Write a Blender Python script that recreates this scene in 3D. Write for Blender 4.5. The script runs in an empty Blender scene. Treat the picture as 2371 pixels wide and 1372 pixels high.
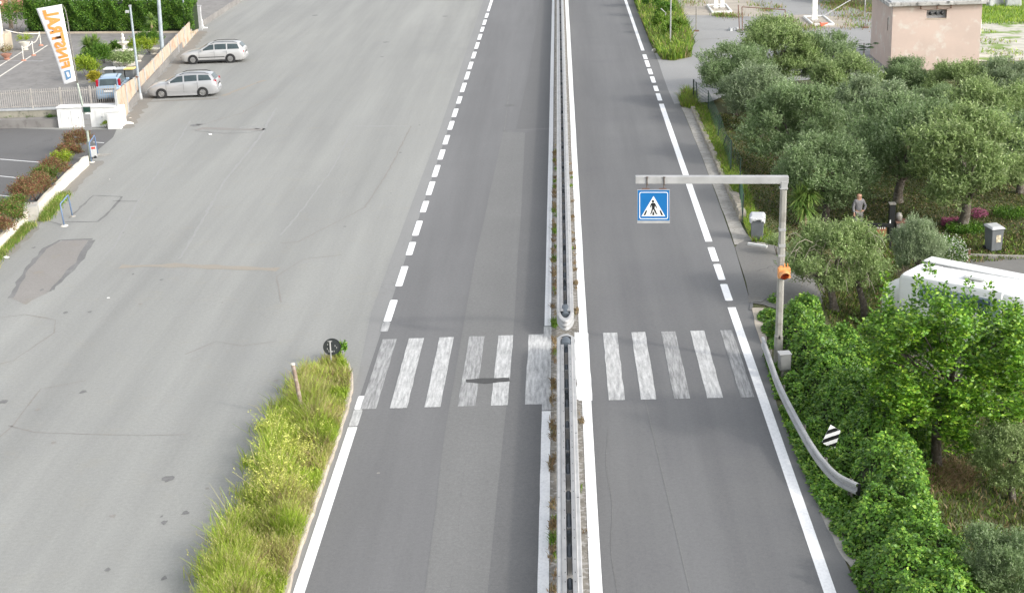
import bpy, bmesh, math, random
import numpy as np
from mathutils import Vector, Matrix
C = bpy.context.scene.collection
R = math.radians
PI = math.pi

# ---------------------------------------------------------------- camera, sky, sun, exposure
F, PW, PH, HC = 3500.0, 2371, 1372, 17.15
dY = Vector((1289 - 1185.5, 460 + 686, -F))
dn = Vector((380, -(F * F + 380 * dY.x) / dY.y, -F))
aY = dY.normalized(); aZ = (-dn).normalized(); aX = aY.cross(aZ)
CAM = Matrix((aX, aY, aZ))                      # camera axes -> world
cam = bpy.data.cameras.new('camera'); camo = bpy.data.objects.new('camera', cam); C.objects.link(camo)
camo.matrix_world = Matrix.Translation((0, 0, HC)) @ CAM.to_4x4()
cam.sensor_width = 36; cam.lens = F / PW * 36; cam.clip_end = 5000; cam.clip_start = 0.5
bpy.context.scene.camera = camo

SUN_EL, SUN_AZ = 30, 120                        # azimuth from +Y towards +X
w = bpy.data.worlds.new('World'); bpy.context.scene.world = w; w.use_nodes = True
nt = w.node_tree; bg = nt.nodes['Background']
sky = nt.nodes.new('ShaderNodeTexSky'); sky.sky_type = 'NISHITA'; sky.sun_disc = False
sky.sun_elevation = R(SUN_EL); sky.sun_rotation = R(SUN_AZ); sky.dust_density = 3.0; sky.air_density = 1.0
hs = nt.nodes.new('ShaderNodeHueSaturation'); hs.inputs['Saturation'].default_value = 0.30
nt.links.new(sky.outputs[0], hs.inputs['Color']); nt.links.new(hs.outputs[0], bg.inputs[0])
bg.inputs[1].default_value = 0.15
sl = bpy.data.lights.new('sun', 'SUN'); sl.energy = 0.62; sl.angle = R(2.5); sl.color = (1, 0.955, 0.89)
so = bpy.data.objects.new('sun', sl); C.objects.link(so)
sd = Vector((math.sin(R(SUN_AZ)) * math.cos(R(SUN_EL)), math.cos(R(SUN_AZ)) * math.cos(R(SUN_EL)), math.sin(R(SUN_EL))))
so.rotation_euler = sd.to_track_quat('Z', 'Y').to_euler(); so.location = sd * 60
vs = bpy.context.scene.view_settings
vs.view_transform = 'Standard'; vs.look = 'None'; vs.exposure = 1.23; vs.gamma = 1

# ---------------------------------------------------------------- pixel of the photo -> place in the world
def ray(px, py):
    return CAM @ Vector((px - PW / 2, PH / 2 - py, -F))
def at(px, py, z=0.0):
    d = ray(px, py); t = (z - HC) / d.z
    return Vector((d.x * t, d.y * t, z))
def aty(px, py, Y):
    d = ray(px, py); t = Y / d.y
    return Vector((d.x * t, Y, HC + d.z * t))
def ppm(p):
    c = CAM.transposed() @ (Vector(p) - Vector((0, 0, HC)))
    return F / -c.z
def sm(t):
    t = max(0.0, min(1.0, t)); return t * t * (3 - 2 * t)
def gz(x, y):                                   # the grove lies lower than the road
    return -0.02 - 0.85 * sm((x - 7.5) / 4.0) * (1 - sm((y - 86) / 8.0))
def atg(px, py, h=0.0):
    z = 0
    for _ in range(12):
        p = at(px, py, z); z = gz(p.x, p.y) + h
    return at(px, py, z)

# ---------------------------------------------------------------- materials
def _new(name):
    m = bpy.data.materials.new(name); m.use_nodes = True
    return m, m.node_tree, m.node_tree.nodes['Principled BSDF']
def c4(c): return (c[0], c[1], c[2], 1)
def N(nt, t, **k):
    n = nt.nodes.new(t)
    for a, b in k.items(): setattr(n, a, b)
    return n
def noise(nt, scale, detail=4, rough=0.55, coord='P', stretch=(1, 1, 1), rot=0.0):
    if coord == 'P': src = N(nt, 'ShaderNodeNewGeometry').outputs['Position']
    else: src = N(nt, 'ShaderNodeTexCoord').outputs['Object']
    mp = N(nt, 'ShaderNodeMapping'); mp.inputs['Scale'].default_value = stretch; mp.inputs['Rotation'].default_value = (0, 0, rot)
    nt.links.new(src, mp.inputs[0])
    n = N(nt, 'ShaderNodeTexNoise'); n.inputs['Scale'].default_value = scale; n.inputs['Detail'].default_value = detail
    n.inputs['Roughness'].default_value = rough
    nt.links.new(mp.outputs[0], n.inputs['Vector'])
    return n.outputs['Fac']
def ramp(nt, fac, lo, hi, a=(0, 0, 0), b=(1, 1, 1)):
    r = N(nt, 'ShaderNodeValToRGB'); r.color_ramp.elements[0].position = lo; r.color_ramp.elements[1].position = hi
    r.color_ramp.elements[0].color = c4(a); r.color_ramp.elements[1].color = c4(b)
    nt.links.new(fac, r.inputs[0]); return r.outputs[0]
def mix(nt, fac, a, b, mode='MIX'):
    m = N(nt, 'ShaderNodeMix', data_type='RGBA', blend_type=mode)
    if isinstance(fac, (int, float)): m.inputs[0].default_value = fac
    else: nt.links.new(fac, m.inputs[0])
    for v, i in ((a, 6), (b, 7)):
        if isinstance(v, tuple): m.inputs[i].default_value = c4(v)
        else: nt.links.new(v, m.inputs[i])
    return m.outputs[2]
def bump(nt, bsdf, fac, strength, dist=0.02):
    b = N(nt, 'ShaderNodeBump'); b.inputs['Strength'].default_value = strength; b.inputs['Distance'].default_value = dist
    nt.links.new(fac, b.inputs['Height']); nt.links.new(b.outputs[0], bsdf.inputs['Normal'])
def mat(name, c1, c2=None, scale=3, lo=0.35, hi=0.65, rough=0.6, metal=0, bmp=0, coord='O', stretch=(1, 1, 1), c3=None, s3=20, lo3=.5, hi3=.65, spec=0.5, coat=0):
    m, nt, b = _new(name)
    b.inputs['Roughness'].default_value = rough; b.inputs['Metallic'].default_value = metal
    b.inputs['Specular IOR Level'].default_value = spec; b.inputs['Coat Weight'].default_value = coat
    if c2 is None: c2 = tuple(x * 0.88 for x in c1)
    n = noise(nt, scale, coord=coord, stretch=stretch)
    col = mix(nt, ramp(nt, n, lo, hi), c1, c2)
    if c3: col = mix(nt, ramp(nt, noise(nt, s3, coord=coord, detail=6), lo3, hi3), col, c3)
    nt.links.new(col, b.inputs['Base Color'])
    if bmp: bump(nt, b, noise(nt, scale * 6, coord=coord), bmp)
    return m
def asphalt(name, base, dark, streak=0.0, warm=0.0, cracks=0.0, big=0.05, grain=0.18, rough=0.9):
    m, nt, b = _new(name); b.inputs['Roughness'].default_value = rough; b.inputs['Specular IOR Level'].default_value = 0.3
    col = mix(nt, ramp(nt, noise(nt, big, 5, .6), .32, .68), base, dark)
    col = mix(nt, ramp(nt, noise(nt, .55, 6, .65), .35, .7), col, tuple(x * .93 for x in base))
    if streak:
        s = ramp(nt, noise(nt, .9, 5, .6, stretch=(1, .035, 1)), .38, .66)
        col = mix(nt, mixf(nt, s, streak), col, tuple(x * .78 for x in dark))
        s = ramp(nt, noise(nt, .35, 5, .6, stretch=(1, .07, 1)), .45, .7)
        col = mix(nt, mixf(nt, s, streak), col, tuple(min(1, x * 1.22) for x in base))
    if warm:
        s = ramp(nt, noise(nt, .8, 8, .7), .55, .75)
        col = mix(nt, mixf(nt, s, warm), col, (base[0] * 1.0, base[1] * .93, base[2] * .80))
    g = ramp(nt, noise(nt, 38, 3, .8), .25, .75, (1 - grain,) * 3, (1 + grain,) * 3)
    col = mix(nt, 1.0, col, g, 'MULTIPLY')
    g2 = ramp(nt, noise(nt, 9, 5, .7), .3, .7, (1 - grain * .5,) * 3, (1 + grain * .4,) * 3)
    col = mix(nt, 1.0, col, g2, 'MULTIPLY')
    if cracks:
        geo = N(nt, 'ShaderNodeNewGeometry').outputs['Position']
        nz = N(nt, 'ShaderNodeTexNoise'); nz.inputs['Scale'].default_value = .7; nz.inputs['Detail'].default_value = 6
        nt.links.new(geo, nz.inputs['Vector'])
        ad = N(nt, 'ShaderNodeVectorMath', operation='MULTIPLY_ADD'); ad.inputs[1].default_value = (2.6, 2.6, 0)
        nt.links.new(nz.outputs['Color'], ad.inputs[0]); nt.links.new(geo, ad.inputs[2])
        v = N(nt, 'ShaderNodeTexVoronoi', feature='DISTANCE_TO_EDGE'); v.inputs['Scale'].default_value = .19
        nt.links.new(ad.outputs[0], v.inputs['Vector'])
        cr = ramp(nt, v.outputs['Distance'], .0015, .006, (1, 1, 1), (0, 0, 0))
        gate = ramp(nt, noise(nt, .22, 3, .5), .50, .60)
        cr = mix(nt, 1.0, cr, gate, 'MULTIPLY')
        col = mix(nt, mixf(nt, cr, cracks), col, tuple(x * .45 for x in base))
    nt.links.new(col, b.inputs['Base Color'])
    bump(nt, b, noise(nt, 45, 4, .8), .25, .01)
    return m
def mixf(nt, col, f):
    m = N(nt, 'ShaderNodeMath', operation='MULTIPLY'); m.inputs[1].default_value = f
    nt.links.new(col, m.inputs[0]); return m.outputs[0]
def leafmat(name, a, b_, c=None, rough=0.5, trans=0.35, zscale=.45, cl0=.72):
    """Every leaf (an island of the mesh) takes its own tint between a, b_ and c."""
    m, nt, b = _new(name); b.inputs['Roughness'].default_value = rough; b.inputs['Specular IOR Level'].default_value = .35
    rnd = N(nt, 'ShaderNodeNewGeometry').outputs['Random Per Island']
    r = N(nt, 'ShaderNodeValToRGB'); r.color_ramp.elements[0].color = c4(a); r.color_ramp.elements[1].color = c4(b_)
    if c:
        e = r.color_ramp.elements.new(.72); e.color = c4(b_); r.color_ramp.elements[2].color = c4(c)
    nt.links.new(rnd, r.inputs[0])
    cl = ramp(nt, noise(nt, zscale * 3, 3, .6), .35, .68, (cl0,) * 3, (1.25,) * 3)
    col = mix(nt, 1.0, r.outputs[0], cl, 'MULTIPLY')
    nt.links.new(col, b.inputs['Base Color'])
    tr = N(nt, 'ShaderNodeBsdfTranslucent'); nt.links.new(col, tr.inputs[0])
    ms = N(nt, 'ShaderNodeMixShader'); ms.inputs[0].default_value = trans
    out = nt.nodes['Material Output']
    nt.links.new(b.outputs[0], ms.inputs[1]); nt.links.new(tr.outputs[0], ms.inputs[2]); nt.links.new(ms.outputs[0], out.inputs[0])
    return m
def paintmat(name, wear, ground=(.16, .16, .158), col=(.80, .80, .79), gate_scale=(1.6, .35, 1), seed=0.0):
    """Road paint with worn spots where the asphalt shows."""
    m, nt, b = _new(name); b.inputs['Roughness'].default_value = .75
    n = noise(nt, 2.2, 8, .68, stretch=gate_scale)
    s = ramp(nt, n, max(0, wear - .16), wear + .2)
    n2 = noise(nt, 14, 5, .7, stretch=(1, .6, 1)); s2 = ramp(nt, n2, .30, .55, (.75,) * 3)
    f = mix(nt, 1.0, s, s2, 'MULTIPLY')
    nt.links.new(mix(nt, f, ground, col), b.inputs['Base Color'])
    return m

M = dict(
    yard=asphalt('yard_asphalt', (.303, .304, .284), (.258, .260, .248), .42, .30, .10, .06, .20),
    road=asphalt('road_asphalt', (.173, .173, .172), (.152, .152, .152), .45, 0, 0, .11, .17),
    road_r=asphalt('road_asphalt_right', (.168, .169, .167), (.142, .142, .145), .45, 0, 0, .15, .17),  # broad darker mottling paints soft tree and cloud shadows into the lane colour
    shoulder=asphalt('shoulder_asphalt', (.262, .262, .254), (.232, .232, .226), .2, .15, .2, .2, .14),
    shoulder_r=asphalt('shoulder_right', (.185, .184, .18), (.165, .165, .162), .25, .1, .0, .2, .14),
    trench=asphalt('trench_asphalt', (.192, .192, .186), (.170, .170, .165), .25, .0, .0, .3, .22),
    dark=asphalt('dark_asphalt', (.156, .156, .154), (.143, .143, .141), .15, 0, 0, .3, .20),
    lot=asphalt('lot_asphalt', (.150, .148, .145), (.120, .118, .116), .1, .3, .3, .2, .16),
    fuel=asphalt('forecourt_asphalt', (.315, .314, .305), (.27, .27, .265), .1, .3, .8, .12, .14),
    drive=asphalt('driveway_asphalt', (.19, .185, .172), (.15, .146, .138), .0, .4, 1.0, .3, .2),
    patchd=asphalt('old_patch', (.272, .258, .240), (.235, .222, .205), .0, .7, .3, .4, .22),
    tarfill=asphalt('tar_fill', (.075, .075, .074), (.095, .094, .092), .0, .0, .0, .9, .3),
    tar=asphalt('tar_seam', (.17, .168, .165), (.23, .228, .22), .0, .0, .0, .9, .3),
    stain=asphalt('ochre_stain', (.315, .285, .240), (.28, .26, .225), .0, .4, .0, .9, .14),
    seam=asphalt('pale_seam', (.318, .316, .305), (.285, .285, .276), .0, .0, .0, .9, .14),
    white=paintmat('line_paint', .16, (.3, .3, .3), (.90, .90, .89)),
    faint=paintmat('faint_paint', .46, (.19, .19, .187), (.55, .55, .54)),
    zebra=paintmat('zebra_paint', .42, (.20, .20, .197), (.60, .60, .585), (5, .55, 1)),
    zebra2=paintmat('zebra_paint_worn', .52, (.175, .175, .172), (.50, .50, .49), (6, .5, 1)),
    concrete=mat('concrete', (.40, .38, .34), (.29, .275, .245), 2.2, c3=(.18, .17, .14), s3=9, lo3=.55, hi3=.7, rough=.9, bmp=.5),
    slab=mat('forecourt_concrete', (.42, .375, .305), (.34, .30, .25), .6, rough=.9, bmp=.2, c3=(.22, .19, .15), s3=3, lo3=.58, hi3=.7, coord='P'),
    median=mat('median_dirt', (.27, .25, .215), (.16, .145, .12), 3.2, rough=.95, bmp=.5, c3=(.36, .345, .32), s3=7, lo3=.5, hi3=.6, coord='P'),
    galv=mat('galvanised_steel', (.36, .36, .355), (.29, .29, .29), 1.3, rough=.5, metal=.35, c3=(.33, .32, .30), s3=9, lo3=.6, hi3=.75),
    polegreen=mat('grey_green_pole', (.36, .41, .35), (.29, .33, .28), 3, rough=.6),
    galvw=mat('galvanised_pale', (.43, .43, .425), (.34, .34, .335), 2.0, rough=.5, metal=.1),
    galvd=mat('weathered_steel', (.30, .29, .265), (.22, .205, .18), 3, rough=.6, metal=.2, c3=(.15, .13, .10), s3=12),
    bolt=mat('bolt_dark', (.05, .05, .05), rough=.6),
    rubber=mat('spacer_slate', (.11, .13, .15), (.07, .085, .10), 4, rough=.55),
    whitepaint=mat('white_paint', (.78, .78, .76), (.70, .70, .67), 2.5, rough=.5),
    offwhite=mat('cream_paint', (.72, .69, .62), (.62, .58, .50), 3, rough=.7),
    plaster=mat('cream_plaster_wall', (.74, .68, .575), (.62, .57, .48), 1.6, rough=.9, bmp=.3, c3=(.42, .40, .33), s3=3.5, lo3=.6, hi3=.75),
    panel=mat('stained_fence_panel', (.53, .465, .36), (.44, .37, .28), 1.1, rough=.9, stretch=(3, 3, .3), c3=(.46, .25, .16), s3=1.4, lo3=.48, hi3=.70, bmp=.2),
    greypost=mat('grey_concrete_post', (.45, .46, .46), (.35, .36, .36), 4, rough=.85),
    stone=mat('mossy_stone_wall', (.36, .34, .28), (.22, .21, .165), 1.2, rough=.95, bmp=.6, c3=(.11, .115, .085), s3=2.5, lo3=.55, hi3=.68),
    paver=mat('garden_paving', (.25, .24, .225), (.20, .19, .18), 1.0, rough=.9, coord='P', c3=(.16, .15, .14), s3=3, lo3=.55, hi3=.7),
    pink=mat('pink_render', (.575, .455, .390), (.50, .40, .345), .6, rough=.9, bmp=.2, c3=(.60, .56, .50), s3=1.6, lo3=.56, hi3=.72, coord='P'),
    roofc=mat('lichen_concrete', (.52, .51, .48), (.34, .33, .31), 1.6, rough=.95, bmp=.4, c3=(.09, .09, .085), s3=2.6, lo3=.52, hi3=.66),
    brick=mat('terracotta_wall', (.47, .24, .165), (.40, .20, .14), 2, rough=.9),
    beige=mat('beige_render', (.55, .47, .36), (.48, .41, .31), 1.5, rough=.9),
    wood=mat('weathered_wood', (.36, .28, .21), (.26, .20, .15), 3, rough=.85, stretch=(6, 6, .6), bmp=.3),
    rust=mat('rust_steel', (.21, .10, .065), (.15, .085, .06), 6, rough=.8),
    black=mat('black_paint', (.012, .013, .014), rough=.45),
    darkgrey=mat('dark_back', (.022, .027, .03), (.03, .034, .036), 6, rough=.5),
    bluepipe=mat('blue_pipe', (.12, .19, .34), (.17, .24, .36), 7, rough=.5),
    bingrey=mat('grey_bin_plastic', (.105, .115, .12), (.135, .145, .15), 3, rough=.55),
    binlid=mat('pale_bin_lid', (.50, .51, .505), (.44, .45, .45), 3, rough=.5),
    bag=mat('white_plastic_bag', (.74, .75, .74), (.52, .53, .53), 14, rough=.35, bmp=.8),
    sticker=mat('sticker', (.62, .56, .42), (.36, .30, .2), 12, lo=.45, hi=.55, rough=.6, coord='O'),
    signblue=mat('sign_blue', (.006, .135, .38), (.008, .15, .41), 3, rough=.35),
    signwhite=mat('sign_white', (.82, .82, .81), (.78, .78, .77), 3, rough=.35),
    amberbox=mat('amber_housing', (.66, .27, .085), (.72, .35, .13), 6, rough=.5),
    amber=mat('amber_lens', (.35, .045, .012), (.25, .03, .01), 9, rough=.2),
    silver=mat('silver_car_paint', (.43, .435, .44), (.40, .405, .41), 1, rough=.3, metal=.35, coat=.6),
    silver2=mat('pale_silver_car_paint', (.50, .50, .49), (.46, .46, .45), 1, rough=.32, metal=.3, coat=.6),
    bluecar=mat('ice_blue_car_paint', (.30, .42, .55), (.27, .39, .52), 1, rough=.3, metal=.25, coat=.6),
    glass=mat('car_glass', (.03, .045, .05), (.055, .078, .082), 2, rough=.08, spec=.6),
    fencegrey=mat('pale_grey_fence', (.42, .395, .36), (.33, .31, .28), 5, rough=.7),
    bluegrey=mat('bluish_grey_pole', (.36, .41, .44), (.28, .32, .34), 3, rough=.6),
    grime=asphalt('grimy_asphalt', (.255, .24, .215), (.22, .21, .19), .0, .5, .0, .5, .2),
    tyre=mat('tyre_rubber', (.018, .018, .018), rough=.85),
    alloy=mat('alloy_rim', (.34, .34, .335), (.24, .24, .235), 5, rough=.35, metal=.5),
    trim=mat('black_trim', (.025, .026, .028), rough=.6),
    redlamp=mat('red_lamp', (.38, .015, .03), (.28, .01, .02), 9, rough=.2),
    lampglass=mat('headlamp_glass', (.45, .47, .48), (.35, .37, .38), 9, rough=.1),
    gelcoat=mat('camper_gelcoat', (.80, .80, .78), (.76, .76, .74), 1.5, rough=.4),
    camglass=mat('camper_window', (.09, .13, .17), (.07, .10, .13), 2, rough=.15),
    yellow=mat('yellow_lid', (.78, .60, .20), (.72, .54, .17), 4, rough=.5),
    bark=mat('bark', (.115, .095, .072), (.06, .05, .04), 6, rough=.95, stretch=(1, 1, .3), bmp=.8, c3=(.18, .165, .14), s3=10),
    cloth=mat('banner_cloth', (.80, .80, .79), (.74, .74, .75), 1.5, rough=.7),
    orange=mat('banner_orange', (.80, .30, .065), (.82, .34, .09), 2, rough=.7),
    logoblue=mat('banner_blue', (.12, .25, .42), (.14, .28, .46), 2, rough=.7),
    skin=mat('skin', (.52, .30, .21), (.46, .26, .18), 8, rough=.55),
    sweater=mat('grey_sweater', (.235, .23, .235), (.19, .185, .19), 5, rough=.9),
    trousers=mat('trousers', (.30, .29, .27), (.24, .23, .22), 5, rough=.9),
    red=mat('red_paint', (.58, .05, .035), (.5, .06, .04), 5, rough=.5),
    conered=mat('orange_red_plastic', (.70, .12, .05), (.6, .10, .05), 5, rough=.5),
    brownbox=mat('brown_ribs', (.30, .13, .06), (.22, .09, .04), 5, rough=.7),
    greenpanel=mat('deep_green_panel', (.012, .045, .028), (.02, .06, .04), 4, rough=.4),
    # foliage
    olive=leafmat('olive_leaf', (.15, .23, .085), (.27, .365, .17), (.43, .52, .31), trans=.45),
    olive2=leafmat('olive_leaf_pale', (.19, .26, .125), (.32, .40, .225), (.48, .55, .37), trans=.45),
    olivey=leafmat('olive_leaf_yellowish', (.17, .255, .08), (.31, .405, .15), (.46, .54, .28)),
    bright=leafmat('walnut_leaf', (.05, .145, .012), (.155, .325, .024), (.37, .55, .06), trans=.22, cl0=.64, rough=.4),
    ivy=leafmat('ivy_leaf', (.055, .145, .018), (.145, .30, .035), (.32, .48, .07), trans=.2, rough=.4),
    hedge=leafmat('hedge_leaf', (.045, .115, .014), (.10, .225, .022), (.20, .33, .04)),
    yucca=leafmat('yucca_leaf', (.11, .21, .05), (.24, .36, .08), (.38, .46, .14)),
    lime=leafmat('lime_leaf', (.15, .24, .02), (.30, .42, .03), (.45, .48, .06)),
    yelleaf=leafmat('yellow_leaf', (.42, .38, .03), (.55, .48, .06), (.35, .38, .04)),
    castor=leafmat('castor_leaf', (.035, .065, .028), (.06, .105, .04)),
    photinia=leafmat('photinia_leaf', (.26, .10, .065), (.17, .20, .06), (.32, .32, .11)),
    photired=leafmat('photinia_red', (.34, .11, .08), (.27, .14, .08), (.20, .24, .09)),
    grassg=leafmat('grass_green', (.22, .34, .03), (.38, .50, .055), (.56, .63, .14), zscale=.3),
    grassy=leafmat('grass_straw', (.38, .38, .11), (.48, .45, .17), (.58, .52, .26), zscale=.3),
    grassb=leafmat('grass_brown', (.30, .20, .12), (.36, .27, .15), (.24, .25, .09), zscale=.3),
    turf=leafmat('turf_blade', (.05, .075, .015), (.085, .115, .022), (.14, .13, .04), zscale=.2),
    turfb=leafmat('fresh_turf_blade', (.12, .22, .025), (.19, .32, .04), (.27, .36, .07), zscale=.3),
    straw=leafmat('straw', (.26, .185, .09), (.35, .26, .14), (.18, .13, .06)),
    petal=leafmat('yellow_petal', (.62, .64, .12), (.72, .72, .24), (.52, .58, .12)),
    pinkpetal=leafmat('pink_petal', (.34, .07, .16), (.44, .14, .25), (.20, .10, .09)),
    whitepetal=leafmat('white_petal', (.66, .68, .60), (.74, .75, .70), (.55, .6, .45)),
    blade=leafmat('dry_twig', (.25, .21, .15), (.32, .27, .2), (.2, .17, .12)),
)
def groundmat():
    m, nt, b = _new('ground_soil_grass'); b.inputs['Roughness'].default_value = .95
    g = mix(nt, ramp(nt, noise(nt, .35, 6, .65), .38, .62), (.05, .065, .02), (.075, .062, .032))
    g = mix(nt, ramp(nt, noise(nt, 1.6, 6, .7), .5, .72), g, (.065, .05, .03))
    g = mix(nt, ramp(nt, noise(nt, 7, 5, .7), .35, .7), g, (.11, .13, .045))
    nt.links.new(g, b.inputs['Base Color']); bump(nt, b, noise(nt, 6, 6, .7), .8, .05)
    return m
M['ground'] = groundmat()
M['lawn'] = mat('bright_lawn', (.21, .33, .035), (.15, .25, .03), .5, rough=.95, coord='P', c3=(.27, .27, .08), s3=2, lo3=.5, hi3=.68, bmp=.5)
M['gravel'] = mat('white_gravel', (.56, .535, .46), (.40, .38, .32), 1.2, rough=.95, coord='P', c3=(.19, .27, .07), s3=.55, lo3=.52, hi3=.60, bmp=.6)
M['verge'] = mat('verge_soil', (.17, .20, .06), (.22, .17, .10), 1.2, rough=.95, coord='P', bmp=.5)

# ---------------------------------------------------------------- mesh helpers
class MB:
    def __init__(s): s.v = []; s.f = []; s.m = []
    def add(s, vs, fs, mi=0, T=None):
        k = len(s.v)
        for p in vs:
            p = Vector(p); s.v.append(T @ p if T is not None else p)
        for q in fs: s.f.append([i + k for i in q]); s.m.append(mi)
        return s
    def box(s, c, d, mi=0, rz=0, T=None, taper=1.0):
        x, y, z = d[0] / 2, d[1] / 2, d[2] / 2
        vs = [(-x, -y, -z), (x, -y, -z), (x, y, -z), (-x, y, -z)] + [(a * taper, b * taper, z) for a, b in ((-x, -y), (x, -y), (x, y), (-x, y))]
        A = Matrix.Translation(c) @ Matrix.Rotation(rz, 4, 'Z')
        if T is not None: A = T @ A
        return s.add(vs, [(0, 3, 2, 1), (4, 5, 6, 7), (0, 1, 5, 4), (1, 2, 6, 5), (2, 3, 7, 6), (3, 0, 4, 7)], mi, A)
    def bar(s, a, b, wx, wy, mi=0):
        a, b = Vector(a), Vector(b); d = b - a
        q = d.to_track_quat('Z', 'Y').to_matrix().to_4x4()
        return s.box((0, 0, d.length / 2), (wx, wy, d.length), mi, T=Matrix.Translation(a) @ q)
    def tube(s, pts, rs, n=10, mi=0, cap=True):
        pts = [Vector(p) for p in pts]
        if not isinstance(rs, (list, tuple)): rs = [rs] * len(pts)
        vs = []; prev = None
        for i, p in enumerate(pts):
            t = (pts[min(i + 1, len(pts) - 1)] - pts[max(i - 1, 0)]).normalized()
            if prev is None:
                u = t.orthogonal().normalized()
            else:
                u = (prev - t * prev.dot(t)).normalized()
            prev = u; v = t.cross(u)
            for k in range(n):
                a = 2 * PI * k / n; vs.append(p + (u * math.cos(a) + v * math.sin(a)) * rs[i])
        fs = [(i * n + k, i * n + (k + 1) % n, (i + 1) * n + (k + 1) % n, (i + 1) * n + k) for i in range(len(pts) - 1) for k in range(n)]
        if cap: fs += [tuple(range(n))[::-1], tuple(range((len(pts) - 1) * n, len(pts) * n))]
        return s.add(vs, fs, mi)
    def lathe(s, prof, n=20, c=(0, 0, 0), mi=0, T=None):
        vs = [(r * math.cos(2 * PI * k / n), r * math.sin(2 * PI * k / n), z) for r, z in prof for k in range(n)]
        fs = [(i * n + k, i * n + (k + 1) % n, (i + 1) * n + (k + 1) % n, (i + 1) * n + k) for i in range(len(prof) - 1) for k in range(n)]
        if prof[0][0] > 1e-4: fs.append(tuple(range(n))[::-1])
        if prof[-1][0] > 1e-4: fs.append(tuple(range((len(prof) - 1) * n, len(prof) * n)))
        A = Matrix.Translation(c)
        if T is not None: A = T @ A
        return s.add(vs, fs, mi, A)
    def prism(s, poly, z0, z1, mi=0, T=None):
        n = len(poly)
        vs = [(x, y, z0) for x, y in poly] + [(x, y, z1) for x, y in poly]
        ar = sum(poly[i][0] * poly[(i + 1) % n][1] - poly[(i + 1) % n][0] * poly[i][1] for i in range(n))
        fs = [tuple(range(n))[::-1], tuple(range(n, 2 * n))] + [(i, (i + 1) % n, n + (i + 1) % n, n + i) for i in range(n)]
        if ar < 0: fs = [f[::-1] for f in fs]
        return s.add(vs, fs, mi, T)
    def sweep(s, prof, path, mi=0, closed=False):
        """profile (side, up) swept along a horizontal path; side is to the right of the way."""
        path = [Vector(p) for p in path]; vs = []; n = len(prof)
        for i, p in enumerate(path):
            t = path[min(i + 1, len(path) - 1)] - path[max(i - 1, 0)]; t.z = 0; t.normalize(); r = Vector((t.y, -t.x, 0))
            vs += [p + r * a + Vector((0, 0, b)) for a, b in prof]
        fs = []
        for i in range(len(path) - 1):
            for k in range(n if closed else n - 1):
                fs.append((i * n + k, i * n + (k + 1) % n, (i + 1) * n + (k + 1) % n, (i + 1) * n + k))
        if closed: fs += [tuple(range(n)), tuple(range((len(path) - 1) * n, len(path) * n))[::-1]]
        return s.add(vs, fs, mi)
    def build(s, name, mats, parent=None, smooth=False, bevel=0.0, auto=None):
        me = bpy.data.meshes.new(name); me.from_pydata([tuple(v) for v in s.v], [], s.f)
        if not isinstance(mats, (list, tuple)): mats = [mats]
        for m in mats: me.materials.append(m)
        me.polygons.foreach_set('material_index', s.m)
        if smooth: me.polygons.foreach_set('use_smooth', [True] * len(me.polygons))
        me.update()
        o = bpy.data.objects.new(name, me); C.objects.link(o)
        if parent is not None: o.parent = parent
        if auto is not None:
            bm = bmesh.new(); bm.from_mesh(me); bmesh.ops.recalc_face_normals(bm, faces=bm.faces)
            for e in bm.edges: e.smooth = not (e.is_manifold and e.calc_face_angle(0) > R(auto))
            bm.to_mesh(me); bm.free(); me.polygons.foreach_set('use_smooth', [True] * len(me.polygons))
        if bevel:
            b = o.modifiers.new('bevel', 'BEVEL'); b.width = bevel; b.segments = 2; b.limit_method = 'ANGLE'
        return o
def tag(o, label=None, cat=None, group=None, kind=None):
    if label: o['label'] = label
    if cat: o['category'] = cat
    if group: o['group'] = group
    if kind: o['kind'] = kind
    return o
def thing(name, label, cat, loc=(0, 0, 0), rz=0, group=None):
    o = bpy.data.objects.new(name, None); C.objects.link(o); o.empty_display_size = .2
    o.location = loc; o.rotation_euler = (0, 0, rz)
    return tag(o, label, cat, group)
def dup(root, loc=None, rz=None, label=None, scale=None, group=None):
    r = root.copy(); C.objects.link(r)
    if loc is not None: r.location = loc
    if rz is not None: r.rotation_euler = (0, 0, rz)
    if scale is not None: r.scale = (scale,) * 3 if isinstance(scale, (int, float)) else scale
    if label: r['label'] = label
    if group: r['group'] = group
    for ch in list(root.children):
        c = ch.copy(); C.objects.link(c); c.parent = r
        for g in ch.children:
            d = g.copy(); C.objects.link(d); d.parent = c
    return r
def sheet(name, pts, z, m, kind='structure', drape=False):
    bm = bmesh.new(); vs = [bm.verts.new((p[0], p[1], z)) for p in pts]; f = bm.faces.new(vs)
    if f.calc_area() and f.normal.z < 0: pass
    bmesh.ops.recalc_face_normals(bm, faces=bm.faces); bm.normal_update()
    for f in bm.faces:
        if f.normal.z < 0: f.normal_flip()
    bmesh.ops.triangulate(bm, faces=bm.faces)
    if drape:
        for _ in range(drape):
            bmesh.ops.subdivide_edges(bm, edges=bm.edges, cuts=1, use_grid_fill=True)
        for v in bm.verts: v.co.z = gz(v.co.x, v.co.y) + z
    me = bpy.data.meshes.new(name); bm.to_mesh(me); bm.free(); me.materials.append(m)
    o = bpy.data.objects.new(name, me); C.objects.link(o)
    if kind: o['kind'] = kind
    return o
def jag(pts, amp, n=5, seed=0):
    """roughen the outline of a polygon"""
    rd = random.Random(seed); out = []
    for i in range(len(pts)):
        a, b = Vector((pts[i][0], pts[i][1])), Vector((pts[(i + 1) % len(pts)][0], pts[(i + 1) % len(pts)][1]))
        for k in range(n):
            p = a.lerp(b, k / n)
            if k: p += Vector((rd.uniform(-amp, amp), rd.uniform(-amp, amp)))
            out.append((p.x, p.y))
    return out
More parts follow.
